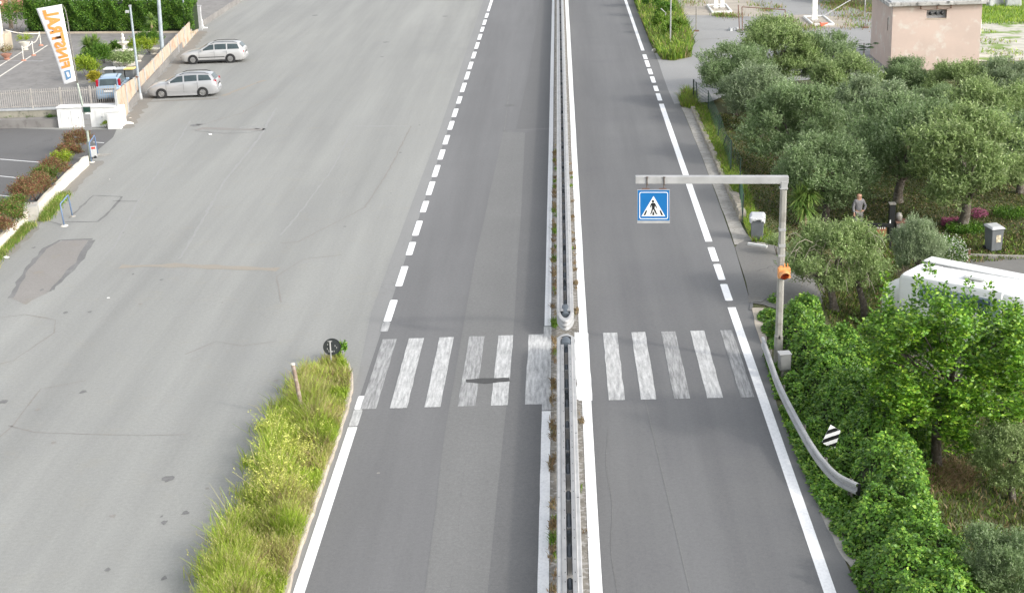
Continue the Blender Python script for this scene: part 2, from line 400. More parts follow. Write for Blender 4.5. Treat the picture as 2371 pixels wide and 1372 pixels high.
def px(l, z=0): return [at(a, b, z) for a, b in l]

# leaves in bulk: numpy
def npmesh(name, V, FQ, mats, mi=None, smooth=False):
    me = bpy.data.meshes.new(name); nq = len(FQ); k = FQ.shape[1]
    me.vertices.add(len(V)); me.vertices.foreach_set('co', V.astype(np.float32).ravel())
    me.loops.add(nq * k); me.loops.foreach_set('vertex_index', FQ.astype(np.int32).ravel())
    me.polygons.add(nq); me.polygons.foreach_set('loop_start', np.arange(0, nq * k, k, dtype=np.int32))
    me.polygons.foreach_set('loop_total', np.full(nq, k, dtype=np.int32))
    for m in (mats if isinstance(mats, (list, tuple)) else [mats]): me.materials.append(m)
    if mi is not None: me.polygons.foreach_set('material_index', mi.astype(np.int32))
    me.update(calc_edges=True); me.validate()
    return me
def norm(a): return a / np.maximum(np.linalg.norm(a, axis=1, keepdims=True), 1e-6)
def leafquads(P, D, Nn, L, Wd):
    """a leaf: base, two sides bent up a little, tip"""
    D = norm(D); S = norm(np.cross(D, Nn)); U = norm(np.cross(S, D))
    L = np.asarray(L).reshape(-1, 1) * np.ones((len(P), 1)); Wd = np.asarray(Wd).reshape(-1, 1) * np.ones((len(P), 1))
    a = P; b = P + D * L * .45 + S * Wd * .5 + U * Wd * .2; c = P + D * L; d = P + D * L * .45 - S * Wd * .5 + U * Wd * .2
    V = np.stack([a, b, c, d], 1).reshape(-1, 3); Fq = np.arange(len(V)).reshape(-1, 4)
    return V, Fq
def rsph(rg, n): return norm(rg.normal(size=(n, 3)))
def linkm(name, me, parent=None):
    o = bpy.data.objects.new(name, me); C.objects.link(o)
    if parent is not None: o.parent = parent
    return o
def crown_mesh(name, seed, R_, Hh, lumps, twigs, per, L, Wd, m, up=.5, lumpr=.42, twl=.45, droop=0.0, spread=.78, m2=None, p2=0.0, zc=0.0, low=-.45):
    rg = np.random.default_rng(seed)
    d = rsph(rg, lumps * 3); d = d[d[:, 2] > low][:lumps]; n = len(d)
    rad = spread * (rg.uniform(.45, 1.0, (n, 1)) ** .6)
    c = d * rad * np.array([[R_, R_, Hh]]) + np.array([[0, 0, zc]])
    lr = lumpr * R_ * rg.uniform(.55, 1.2, n)
    ci = np.repeat(np.arange(n), twigs)
    tb_d = rsph(rg, len(ci)); tb_d[:, 2] = np.abs(tb_d[:, 2]) * .8 + tb_d[:, 2] * .2
    base = c[ci] + tb_d * (lr[ci] * rg.uniform(.25, 1.0, len(ci)) ** .5)[:, None] * np.array([[1, 1, .8]])
    out = norm(base - np.array([[0, 0, zc - Hh * .4]]))
    td = norm(out * .6 + rsph(rg, len(ci)) * .7 + np.array([[0, 0, up]]))
    tl = twl * rg.uniform(.5, 1.3, len(ci))
    k = np.tile(np.arange(per), len(ci)); ti = np.repeat(np.arange(len(ci)), per)
    f = (k + rg.uniform(0, 1, len(k))) / per
    P = base[ti] + td[ti] * (tl[ti] * f)[:, None]; P[:, 2] -= droop * (f ** 2) * tl[ti]
    D = norm(td[ti] * .7 + rsph(rg, len(P)) * .9)
    Nn = norm(rsph(rg, len(P)) * .8 + np.array([[0, 0, .8]]))
    V, Fq = leafquads(P, D, Nn, L * rg.uniform(.7, 1.3, len(P)), Wd * rg.uniform(.7, 1.3, len(P)))
    mats = [m] + ([m2] if m2 else []); mi = None
    if m2: mi = (rg.uniform(size=len(P)) < p2).astype(int)
    return npmesh(name, V, Fq, mats, mi), c, lr
def trunk_mb(mb, base, tips, r0, seed=0, fork=.35):
    rd = random.Random(seed)
    base = Vector(base); cen = sum((Vector(t) for t in tips), Vector()) / len(tips)
    fk = base.lerp(cen, fork) + Vector((rd.uniform(-.1, .1), rd.uniform(-.1, .1), 0))
    mb.tube([base + Vector((0, 0, -.15)), base + Vector((0, 0, .05)), base.lerp(fk, .5) + Vector((rd.uniform(-.06, .06), rd.uniform(-.06, .06), 0)), fk], [r0 * 1.5, r0 * 1.15, r0 * .9, r0 * .85], 9)
    for t in tips:
        t = Vector(t); m1 = fk.lerp(t, .35) + Vector((rd.uniform(-.15, .15), rd.uniform(-.15, .15), rd.uniform(0, .15))); m2 = fk.lerp(t, .7) + Vector((rd.uniform(-.15, .15), rd.uniform(-.15, .15), rd.uniform(0, .2)))
        mb.tube([fk - Vector((0, 0, .08)), m1, m2, t], [r0 * .55, r0 * .38, r0 * .22, r0 * .07], 6)
def inpoly(P, poly):
    x, y = P[:, 0], P[:, 1]; r = np.zeros(len(P), bool); n = len(poly)
    for i in range(n):
        x0, y0 = poly[i][0], poly[i][1]; x1, y1 = poly[(i + 1) % n][0], poly[(i + 1) % n][1]
        if y0 == y1: continue
        c = ((y0 > y) != (y1 > y)) & (x < (x1 - x0) * (y - y0) / (y1 - y0) + x0); r ^= c
    return r
def scatter(rg, poly, n):
    a = np.array([[p[0], p[1]] for p in poly]); lo, hi = a.min(0), a.max(0); out = np.zeros((0, 2))
    while len(out) < n:
        q = rg.uniform(lo, hi, (n * 2, 2)); out = np.vstack([out, q[inpoly(q, poly)]])
    return out[:n]
def blades(name, seed, P, Z, h, wd, mats, mi=None, lean=.35, label=None, cat=None, kind='stuff', heads=None):
    """grass: each blade two quads bending over"""
    rg = np.random.default_rng(seed); n = len(P)
    h = np.asarray(h) * np.ones(n); a = rg.uniform(0, 2 * PI, n); s = np.stack([np.cos(a), np.sin(a), np.zeros(n)], 1) * (wd * rg.uniform(.6, 1.3, n))[:, None] * .5
    b = rg.uniform(0, 2 * PI, n); l = np.stack([np.cos(b), np.sin(b), np.zeros(n)], 1) * (h * lean * rg.uniform(.2, 1.3, n))[:, None]
    B = np.stack([P[:, 0], P[:, 1], Z], 1); up = np.array([[0, 0, 1.]])
    m1 = B + up * (h * .55)[:, None] + l * .3; t = B + up * (h * .95)[:, None] + l
    V = np.stack([B - s, B + s, m1 + s * .8, m1 - s * .8, t + s * .25, t - s * .25], 1).reshape(-1, 3)
    k = np.arange(n)[:, None] * 6
    Fq = np.concatenate([k + np.array([[0, 1, 2, 3]]), k + np.array([[3, 2, 4, 5]])], 1).reshape(-1, 4)
    mm = None if mi is None else np.repeat(mi, 2)
    me = npmesh(name, V, Fq, mats, mm); o = linkm(name, me)
    return tag(o, label, cat, kind=kind), t
#%%PART2
# ================================================================ GROUND, ROAD, MARKINGS
def axis(parts):
    out = []
    for a, b, s in parts:
        k = a
        while k < b - 1e-6: out.append(k); k += s
    out.append(parts[-1][1]); return out
gx = [-1500, -500, -150] + axis([(-80, 6, 8.6), (6, 14, .5), (14, 60, 4.6)]) + [150, 500, 1500]
gy = [-1500, -400, -100] + axis([(-20, 20, 10), (20, 84, 2), (84, 98, 1), (98, 240, 14.2)]) + [400, 800, 1500]
mb = MB(); nx, ny = len(gx), len(gy)
for y in gy:
    for x in gx: mb.v.append(Vector((x, y, gz(x, y))))
for j in range(ny - 1):
    for i in range(nx - 1): mb.f.append([j * nx + i, j * nx + i + 1, (j + 1) * nx + i + 1, (j + 1) * nx + i]); mb.m.append(0)
tag(mb.build('ground', M['ground'], smooth=True), kind='structure')

YX = -7.03
sheet('yard', [(-85, 12), (-6.6, 12), (-6.6, 230), (-85, 230)], 0.0, M['yard'])
sheet('road_shoulder', [(-7.3, 12), (-6.40, 12), (-6.40, 230), (-7.6, 230), (-7.13, 132), (-6.98, 99), (-6.93, 82), (-7.02, 64), (-7.06, 51), (-6.75, 45), (-6.9, 32)], 0.004, M['shoulder'])
sheet('road', [(-6.46, 12), (-.60, 12), (-.60, 230), (-6.46, 230)], 0.008, M['road'])
EDGE = [(6.6, 12), (6.42, 29), (6.39, 30.5), (6.27, 34.7), (6.14, 37), (6.08, 41.5), (6.29, 47.1), (6.48, 51.7), (6.68, 58), (6.77, 65.2), (6.85, 75.6), (6.82, 87.6), (6.6, 94), (6.53, 98.8), (6.45, 112), (6.42, 230)]
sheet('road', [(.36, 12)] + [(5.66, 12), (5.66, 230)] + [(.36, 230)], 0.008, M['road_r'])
sheet('road_shoulder', [(5.60, 12)] + [(a, b) for a, b in EDGE] + [(5.60, 230)], 0.004, M['shoulder_r'])
sheet('median_strip', [(-.64, 12), (.40, 12), (.40, 230), (-.64, 230)], 0.004, M['median'])
# trench reinstatement and darker strip beside it
sheet('asphalt_patch', jag([(-3.5, 12), (-2.02, 12), (-2.0, 31), (-1.90, 49.5), (-2.0, 66), (-2.14, 81.3), (-3.36, 81.7), (-3.5, 70), (-3.66, 57.4), (-3.64, 40), (-3.45, 31)], .02, 4, 2), .012, M['trench'])
sheet('asphalt_patch', jag([(-2.02, 12), (-.6, 12), (-.6, 82), (-2.14, 81.3), (-2.0, 66), (-1.90, 49.5), (-2.0, 31)], .0, 1), .0118, M['dark'])
sheet('asphalt_patch', [(-2.66, 82.3), (-.6, 82.3), (-.6, 200), (-1.75, 200), (-1.95, 139), (-2.3, 100)], .012, M['dark'])
sheet('tar_seam', jag([(-3.37, 81.7), (-.62, 82.2), (-.62, 82.36), (-3.37, 81.85)], .02, 6, 1), .0135, M['tar'])
sheet('tar_seam', jag([(-3.33, 81.7), (-3.27, 81.7), (-3.35, 92), (-3.42, 99), (-3.47, 99), (-3.41, 92)], .02, 6, 1), .0135, M['tar'])
for x, a, b in ((-2.92, 30, 51), (-2.75, 20, 30), (.9, 29, 40)):          # thin seams
    pts = [(x + .05 * math.sin(k * .7) + (k * .004), a + (b - a) * k / 20) for k in range(21)]
    sheet('tar_seam', pts + [(p[0] + .018, p[1]) for p in pts[::-1]], .0138, M['tar'])
pts = [(2.60 - .02 * k, 30.5 + k * .62) for k in range(20)]
sheet('tar_seam', pts + [(p[0] + .03, p[1]) for p in pts[::-1]], .0138, M['trench'])
def row(py): return at(1200, py).y
def rect(name, x0, x1, y0, y1, z, m, j=.0, seed=0, n=4):
    p = [(x0, y0), (x1, y0), (x1, y1), (x0, y1)]
    return sheet(name, jag(p, j, n, seed) if j else p, z, m)
# solid and broken edge lines
LX, RX = -6.37, 5.74
def dash(X, py0, py1, px_hint, m=M['white'], wd=.27, name='road_marking'):
    y0 = at(px_hint, py1).y; y1 = at(px_hint, py0).y; c = .05
    p = [(X - wd / 2 + c, y0), (X + wd / 2 - c, y0), (X + wd / 2, y0 + c), (X + wd / 2, y1 - c), (X + wd / 2 - c, y1), (X - wd / 2 + c, y1), (X - wd / 2, y1 - c), (X - wd / 2, y0 + c)]
    sheet(name, p, .016, m)
def lh(py): return 1289 - (py + 460) * .3235
def rh(py): return 1289 + (py + 460) * .34
for a, b in [(31, 42), (46.4, 58.3), (63, 74.2), (79.5, 92.6), (98.7, 113.6), (120.8, 136), (144, 161), (166.8, 184.7), (192.7, 213.9), (223.9, 240.5), (252.4, 271.7), (281, 300.9), (313.7, 335), (347, 370), (383, 410), (421, 452), (466, 492), (512, 546), (561, 591), (617, 663), (695, 745), (917, 948)]:
    dash(LX, a, b, lh((a + b) / 2))
dash(LX, 746, 768, lh(757), M['faint']); dash(LX, 949, 987, lh(968), M['zebra'])
rect('road_marking', LX - .135, LX + .135, 12, at(830, 989).y, .016, M['white'])
rect('road_marking', LX - .12, LX + .12, at(1132, 27).y, 230, .016, M['white'])
for a, b in [(127, 138), (140.5, 155.6), (160, 173), (178, 192.5), (199.4, 211.7), (217, 234), (573, 606), (612, 649), (658, 697)]:
    dash(RX, a, b, rh((a + b) / 2))
rect('road_marking', RX - .14, RX + .14, 12, at(1694, 712).y, .016, M['white'])
rect('road_marking', RX - .14, RX + .14, at(1640, 560).y, at(1532, 241).y, .016, M['white'])
rect('road_marking', RX - .12, RX + .12, at(1487, 118).y, 230, .016, M['white'])
rect('road_marking', -.86, -.60, 12, at(1262, 952).y, .016, M['white'], .006, 3, 40)
rect('road_marking', -.84, -.62, at(1262, 755).y, 230, .016, M['white'], .006, 4, 60)
rect('road_marking', -.86, -.60, at(1262, 950).y, at(1262, 757).y, .0158, M['zebra'])
rect('road_marking', .345, .62, 12, 230, .016, M['white'], .008, 5, 60)
rect('road_marking', .19, .345, at(1330, 925).y, at(1330, 770).y, .0158, M['white'], .03, 8, 14)
# crosswalk
zt, zb = 48.25, 42.15
for i, (a, b) in enumerate([(880, 915), (948, 983), (1018, 1051), (1086, 1122), (1154, 1188), (1224, 1262)]):
    x0 = at(a, 780).x + (.12 if i == 0 else 0); x1 = at(b, 780).x + (.08 if i == 0 else 0)
    rect('zebra_stripe', x0, x1, zb + .02 * i - .2, zt - .1 + .03 * i, .0165, M['zebra'] if i not in (0, 3) else M['zebra2'], .012, i, 10)
for i, (a, b) in enumerate([(1334, 1362), (1396, 1429), (1462, 1494), (1531, 1564), (1599, 1632), (1669, 1697)]):
    x0 = at(a, 770).x; x1 = at(b, 770).x
    rect('zebra_stripe', x0, x1, zb + .1, zt + .05, .0165, [M['white'], M['zebra'], M['zebra'], M['zebra2'], M['zebra'], M['zebra2']][i], .012, 20 + i, 10)
sheet('tar_seam', jag([at(1078, 879), at(1120, 876), at(1178, 875), at(1181, 883), at(1120, 889), at(1080, 886)], .02, 5, 4), .019, M['tarfill'])
# manhole cover in the left lane
def cover(x, y, r, m, n=24, z=.014, name='manhole_cover'):
    return sheet(name, [(x + r * math.cos(2 * PI * k / n), y + r * math.sin(2 * PI * k / n)) for k in range(n)], z, m)
M['iron'] = mat('cast_iron', (.10, .10, .097), (.14, .138, .13), 8, rough=.7, coord='P')
tag(cover(at(1180, 244).x, at(1180, 244).y, .32, M['iron']), 'round iron manhole cover in the left lane beyond the crosswalk', 'manhole cover').pop('kind', None) if 0 else None
cover(at(1180, 244).x, at(1180, 244).y, .32, M['iron'], name='road_cover')
# the yard's patches, stains and seams
sheet('asphalt_patch', jag(px([(25, 690), (60, 705), (120, 670), (180, 610), (215, 553), (150, 555), (105, 575), (60, 625)]), .05, 4, 3), .003, M['patchd'])
def seamline(pl, wd, m, seed=0, z=.0045, closed=False, name='tar_seam'):
    rd = random.Random(seed); P_ = []
    for i in range(len(pl) - 1):
        a, b = at(*pl[i]), at(*pl[i + 1]); n = max(2, int((b - a).length / .5))
        P_ += [a.lerp(b, k / n) for k in range(n)]
    P_.append(at(*pl[-1]))
    P_ = [p + Vector((rd.uniform(-1, 1), rd.uniform(-1, 1), 0)) * min(wd * .4, .035) for p in P_]
    L_, R_ = [], []
    for i, p in enumerate(P_):
        t = (P_[min(i + 1, len(P_) - 1)] - P_[max(i - 1, 0)]); t.z = 0; t.normalize(); q = Vector((t.y, -t.x, 0)) * wd * .5 * rd.uniform(.5, 1.3)
        L_.append(p + q); R_.append(p - q)
    mbx = MB()
    for i in range(len(P_) - 1):
        mbx.add([Vector((v.x, v.y, z)) for v in (L_[i], L_[i + 1], R_[i + 1], R_[i])], [(0, 1, 2, 3)])
    return tag(mbx.build(name, m), kind='structure')
seamline([(25, 690), (60, 625), (105, 575), (140, 556), (215, 553)], .20, M['tar'], 1)
seamline([(118, 672), (180, 608), (213, 556)], .26, M['tar'], 2)
seamline([(152, 514), (228, 513), (262, 480), (283, 455), (215, 453), (160, 505)], .11, M['tar'], 3)
seamline([(262, 465), (320, 466)], .08, M['tar'], 4)
seamline([(92, 508), (150, 522)], .07, M['tar'], 5)
seamline([(452, 302), (470, 297), (560, 300), (612, 300)], .5, M['patchd'], 6)
seamline([(452, 303), (520, 309), (580, 307), (615, 300)], .10, M['tar'], 7)
seamline([(555, 296), (575, 292), (600, 295), (595, 299)], .3, M['seam'], 8)
seamline([(440, 290), (470, 288), (560, 262), (640, 220)], .10, M['patchd'], 9)
seamline([(278, 617), (400, 614), (520, 619), (642, 624)], .55, M['stain'], 10)
seamline([(440, 280), (400, 350), (345, 430), (318, 470), (272, 560), (245, 590)], .10, M['seam'], 11)
seamline([(640, 250), (600, 320), (520, 420), (440, 560), (415, 600)], .14, M['seam'], 12)
seamline([(812, 310), (770, 390), (712, 470), (650, 545)], .10, M['seam'], 13)
seamline([(952, 292), (900, 395), (845, 480), (690, 560), (650, 562)], .08, M['patchd'], 14)
seamline([(650, 700), (640, 640), (700, 600), (790, 590)], .05, M['patchd'], 15)
seamline([(0, 735), (60, 728), (130, 740), (125, 770), (30, 835), (0, 842)], .05, M['patchd'], 16)
seamline([(20, 985), (80, 1000), (200, 1004), (330, 1008), (430, 1005)], .04, M['patchd'], 17)
seamline([(430, 820), (500, 790), (560, 800), (640, 790)], .05, M['patchd'], 18)
seamline([(0, 1010), (30, 985), (60, 945), (95, 900), (200, 880)], .05, M['patchd'], 19)
seamline([(290, 298), (330, 240), (400, 160), (470, 72)], .9, M['grime'], 41, z=.0032, name='grime')
seamline([(228, 372), (170, 430), (120, 480), (60, 540), (0, 600)], .7, M['grime'], 42, z=.0032, name='grime')
seamline([(335, 236), (420, 232), (505, 228)], .5, M['grime'], 43, z=.0034, name='grime')
seamline([(516, 222), (560, 205), (612, 186)], .35, M['stain'], 44, z=.0034, name='grime')
seamline([(820, 292), (950, 292)], .25, M['seam'], 45)
rd = random.Random(5)
for (a, b, r) in [(388, 1108, .17), (430, 1187, .11), (262, 1194, .10), (192, 907, .12), (124, 1024, .09), (480, 1130, .06), (876, 1095, .05), (8, 930, .14), (325, 704, .1), (730, 36, .3), (893, 98, .25), (884, 132, .15), (1030, 38, .25), (590, 1120, .1), (88, 948, .08), (640, 880, .07), (515, 700, .06), (452, 290, .34), (462, 288, .2)]:
    p = at(a, b); n = 12
    sheet('oil_spot', [(p.x + r * rd.uniform(.6, 1.3) * math.cos(2 * PI * k / n), p.y + r * 1.1 * rd.uniform(.6, 1.3) * math.sin(2 * PI * k / n)) for k in range(n)], .006 if p.x < -7 else .013, M['tar'] if r > .1 else M['patchd'])
for k in range(46):                                             # small darker flecks and pale litter specks on the yard
    a, b = rd.uniform(0, 1000), rd.uniform(60, 1340); p = at(a, b)
    if p.x > -7.6 or (b > 820 and a > 430) or a < 300 and b < 640 and a < 300 - (b - 300) * .9: continue
    r = rd.uniform(.03, .09); n = 8
    sheet('oil_spot' if k % 9 else 'litter_speck', [(p.x + r * rd.uniform(.5, 1.3) * math.cos(2 * PI * q / n), p.y + r * 1.6 * rd.uniform(.5, 1.3) * math.sin(2 * PI * q / n)) for q in range(n)], .006, M['tar'] if k % 9 else M['offwhite'])

# ================================================================ MEDIAN GUARDRAIL
WAVE = [(.170, .815), (.200, .80), (.262, .80), (.285, .775), (.285, .74), (.225, .70), (.225, .665), (.285, .63), (.285, .595), (.225, .56), (.225, .525), (.285, .49), (.285, .455), (.24, .42)]
GX = -.11
def double_rail(y0, y1, nose_at, label):
    t = thing('double_guardrail', label, 'guardrail', (GX, (y0 + y1) / 2, 0)); yc = (y0 + y1) / 2
    ny_ = max(2, int((y1 - y0) / 4))
    for s in (1, -1):
        pr = [(s * a, b) for a, b in WAVE]
        b = MB(); b.sweep(pr, [(0, y0 - yc + (y1 - y0) * k / ny_, 0) for k in range(ny_ + 1)])
        k = y0 + 2
        while k < min(y1, 90):                                     # overlap joints and bolts
            b.box((s * .236, k - yc, .803), (.05, .02, .006), 1); k += 4
        o = b.build('rail_beam', [M['galvw'] if s > 0 else M['galvw'], M['bolt']], t)
        sol = o.modifiers.new('sheet_metal', 'SOLIDIFY'); sol.thickness = .006
        ce = .75 if y1 < 60 else 0
        b = MB(); b.box((s * .117, -ce / 2, .825), (.096, y1 - y0 - ce, .012)); b.box((s * .071, -ce / 2, .80), (.008, y1 - y0 - ce, .05))
        k = y0 + .5; q = 0
        while k < min(y1 - 1, 85):
            if q % 5 != 3: b.box((s * .112 + .012, k - yc, .833), (.016, .05, .005), 1)
            k += .62 if q % 2 else .42; q += 1
        b.build('top_channel', [M['galv'], M['bolt']], t)
    k = y0 + 1.0; q = 0
    while k < y1 - .3:
        b = MB(); b.box((0, k - yc, .36), (.10, .012, .74)); b.box((.045, k - yc + .03, .36), (.01, .06, .74)); b.box((-.045, k - yc + .03, .36), (.01, .06, .74))
        b.build('post', M['galv'], t)
        b = MB()
        T_ = Matrix.Translation((0, k - yc + .42, .60)) @ Matrix.Rotation(PI / 2, 4, 'X')
        hl = .30 + .12 * ((q * 7) % 3)
        b.lathe([(.04, -hl), (.070, -hl + .05), (.074, 0), (.070, hl - .05), (.04, hl)], 10, T=T_)
        b.box((0, k - yc + .42, .42), (.135, hl * 1.9, .30))
        b.build('spacer', M['rubber'], t, auto=35)
        k += 1.5; q += 1
    # rounded nose of the end
    d = 1 if nose_at == y1 else -1
    arc = [(.0 + .0, 0, 0)]
    b = MB(); pts = []
    rad = .235
    for i in range(13):
        a = PI * i / 12; pts.append(Vector((math.cos(a), math.sin(a) * d, 0)))
    pr = [(a, z) for a, z in WAVE]; n = len(pr); vs = []
    for i, u in enumerate(pts):
        bulge = 1 + 1.3 * math.sin(PI * i / 12)
        vs += [Vector((u.x * a, nose_at - yc + u.y * a * bulge, z - .10 * math.sin(PI * i / 12))) for a, z in pr]
    fs = [(i * n + j, i * n + j + 1, (i + 1) * n + j + 1, (i + 1) * n + j) for i in range(12) for j in range(n - 1)]
    b.add(vs, fs); o = b.build('end_nose', M['galvw'], t, smooth=True)
    b = MB(); b.tube([(0, nose_at - yc - .62 * d, .66), (0, nose_at - yc - .30 * d, .66), (0, nose_at - yc + .1 * d, .62)], [.20, .21, .17], 14); b.build('end_drum', M['rubber'], t, auto=50)
    o.modifiers.new('sheet_metal', 'SOLIDIFY').thickness = .006
    return t
double_rail(24, 45.75, 45.75, 'galvanised double guardrail running from the crosswalk gap towards the viewer, with a rounded far nose')
double_rail(48.3, 150, 48.3, 'long galvanised double guardrail beyond the crosswalk gap, running away to the top of the picture')
# weeds along the median
rg = np.random.default_rng(3)
def median_weeds():
    P_, H_, mi = [], [], []
    for k in range(150):
        y = rg.uniform(28, 80); side = rg.uniform() < .82
        x0 = rg.uniform(-.58, -.42) if side else rg.uniform(.22, .32); n = int(rg.uniform(8, 46)); kind = rg.choice([0, 1, 2], p=[.15, .45, .4])
        for _ in range(n):
            P_.append((x0 + rg.normal() * .05, y + rg.normal() * .12)); H_.append(rg.uniform(.04, .15)); mi.append(kind)
    for (y, n_) in ((49.3, 200), (33.2, 60), (57, 70), (61, 60)):
        for _ in range(n_): P_.append((-.5 + rg.normal() * .05, y + rg.normal() * .18)); H_.append(rg.uniform(.08, .22)); mi.append(0)
    P_ = np.array(P_); P_[:, 0] = np.where(P_[:, 0] < -.2, np.clip(P_[:, 0], -.62, -.38), np.clip(P_[:, 0], .2, .36))
    blades('median_weeds', 5, P_, np.full(len(P_), .0), np.array(H_), .03, [M['turfb'], M['straw'], M['grassb']], np.array(mi), .9, 'small green and rusty brown weeds in the strip beside the double guardrail', 'weeds')
median_weeds()

# ================================================================ RIGHT ROADSIDE GUARDRAIL, CABINET, MARKER
gp = [at(a, b, .68) for a, b in [(1766, 782), (1783, 830), (1800, 878), (1822, 925), (1850, 978), (1875, 1022), (1903, 1062), (1938, 1098), (1985, 1122)]]
gp = [Vector((p.x, p.y, 0)) for p in gp]
fine = []
for i in range(len(gp) - 1):
    p0, p1, p2, p3 = gp[max(i - 1, 0)], gp[i], gp[i + 1], gp[min(i + 2, len(gp) - 1)]
    for k in range(6):
        u = k / 6; fine.append(.5 * ((2 * p1) + (p2 - p0) * u + (2 * p0 - 5 * p1 + 4 * p2 - p3) * u * u + (3 * p1 - p0 - 3 * p2 + p3) * u ** 3))
fine.append(gp[-1])
t = thing('roadside_guardrail', 'single curved steel guardrail bending away into the ivy beside the right lane', 'guardrail', (0, 0, 0))
WB = [(-.03, .71), (-.03, .69), (.045, .665), (.045, .60), (-.03, .57), (-.03, .53), (.045, .50), (.045, .43), (-.03, .405), (-.03, .385)]
WB = [(a * 1.0, b) for a, b in WB]
b = MB(); b.sweep([(-.045, .72), (.02, .725), (.05, .70), (.05, .64), (-.03, .60), (-.03, .54), (.05, .50), (.05, .44), (.0, .40)], fine[::-1] and [Vector((p.x, p.y, 0)) for p in fine])
o = b.build('rail_beam', M['galvw'], t); o.modifiers.new('sheet_metal', 'SOLIDIFY').thickness = .008
for k in (4, 14, 25, 36, 45):
    p = fine[k]; q = (fine[min(k + 1, len(fine) - 1)] - fine[k - 1]).normalized(); s_ = Vector((-q.y, q.x, 0))
    if s_.x < 0: s_ = -s_
    c = p + s_ * .13
    b = MB(); A = Matrix.Translation(c) @ Matrix.Rotation(math.atan2(q.y, q.x), 4, 'Z')
    b.box((0, 0, .30), (.12, .01, .80), T=A); b.box((.055, -.03, .30), (.01, .06, .80), T=A); b.box((-.055, -.03, .30), (.01, .06, .80), T=A)
    b.build('post', M['galvd'], t)
b = MB(); e = fine[-1]; b.box((e.x + .04, e.y - .02, .565), (.07, .05, .30)); b.build('end_cap', M['black'], t)

def cabinet():
    Y0 = at(1818, 882).y
    x0 = aty(1804, 840, Y0).x; x1 = aty(1832, 840, Y0).x; zt_ = aty(1818, 822, Y0).z; zb_ = aty(1818, 858, Y0).z
    t = thing('electrical_cabinet', 'small grey metal electrical cabinet on a pedestal between the sign pole and the ivy', 'cabinet', ((x0 + x1) / 2, Y0 + .17, 0), .12)
    w_ = x1 - x0 - .03
    b = MB(); b.box((0, 0, (zt_ + zb_) / 2), (w_, .30, zt_ - zb_)); b.build('housing', M['galv'], t, bevel=.012)
    b = MB(); b.box((0, 0, zt_ + .015), (w_ + .04, .36, .03)); b.build('lid', M['galvw'], t, bevel=.008)
    b = MB(); b.box((0, -.155, (zt_ + zb_) / 2), (w_ - .05, .012, zt_ - zb_ - .06)); b.build('door', M['galv'], t, bevel=.004)
    b = MB(); b.box((0, 0, zb_ / 2 - .1), (w_ * .62, .2, zb_ + .2), taper=1.15); b.build('pedestal', M['galvd'], t)
cabinet()
def marker():
    Y0 = at(1915, 1060, .25).y
    def q(zx, zy): p = aty(1640 + zx / 3.119, 700 + zy / 3.118, Y0); return (p.x, p.z)
    T0, R0, B0, L0 = [Vector(q(*v)) for v in ((883, 880), (955, 925), (910, 1065), (820, 1010))]
    t = thing('hazard_marker', 'leaning black and white striped hazard plate standing in the ivy behind the curved guardrail', 'road sign', (aty(1912, 1050, Y0).x, Y0, 0))
    ox = t.location.x
    def xz(b, pts, y0, y1, mi=0):
        n = len(pts); vs = [(p[0] - ox, y0, p[1]) for p in pts] + [(p[0] - ox, y1, p[1]) for p in pts]
        b.add(vs, [tuple(range(n)), tuple(range(n, 2 * n))[::-1]] + [(i, n + i, n + (i + 1) % n, (i + 1) % n) for i in range(n)], mi)
    b = MB(); xz(b, [T0, L0, B0, R0], -.004, .008)
    # stripes run a little up to the right: cut the plate by parallel bands
    def inside_band(lo, hi):
        P_ = [T0, L0, B0, R0]
        def f(p): return p.y - .35 * (p.x - L0.x)
        def clip(pts, val, keep_above):
            out = []
            for i in range(len(pts)):
                a, c = pts[i], pts[(i + 1) % len(pts)]; fa, fc = f(a) - val, f(c) - val
                if not keep_above: fa, fc = -fa, -fc
                if fa >= 0: out.append(a)
                if fa * fc < 0: out.append(a.lerp(c, fa / (fa - fc)))
            return out
        P_ = clip(P_, lo, True); return clip(P_, hi, False) if P_ else P_
    f = [p.y - .35 * (p.x - L0.x) for p in (T0, L0, B0, R0)]; lo, hi = min(f), max(f); n = 7.2
    for k in (1, 3, 5):
        a = hi - (hi - lo) * (k + .25) / n; c = hi - (hi - lo) * (k + 1.25) / n; P_ = inside_band(c, a)
        if len(P_) > 2: xz(b, P_, -.0075, -.0045, 1)
    b.build('plate', [M['signwhite'], M['black']], t)
    b = MB(); b.tube([(0.0, .04, -.3), ((T0.x + B0.x) / 2 - ox, .04, (T0.y + B0.y) / 2 + .1)], .024, 8); b.build('pole', M['galvw'], t)
marker()

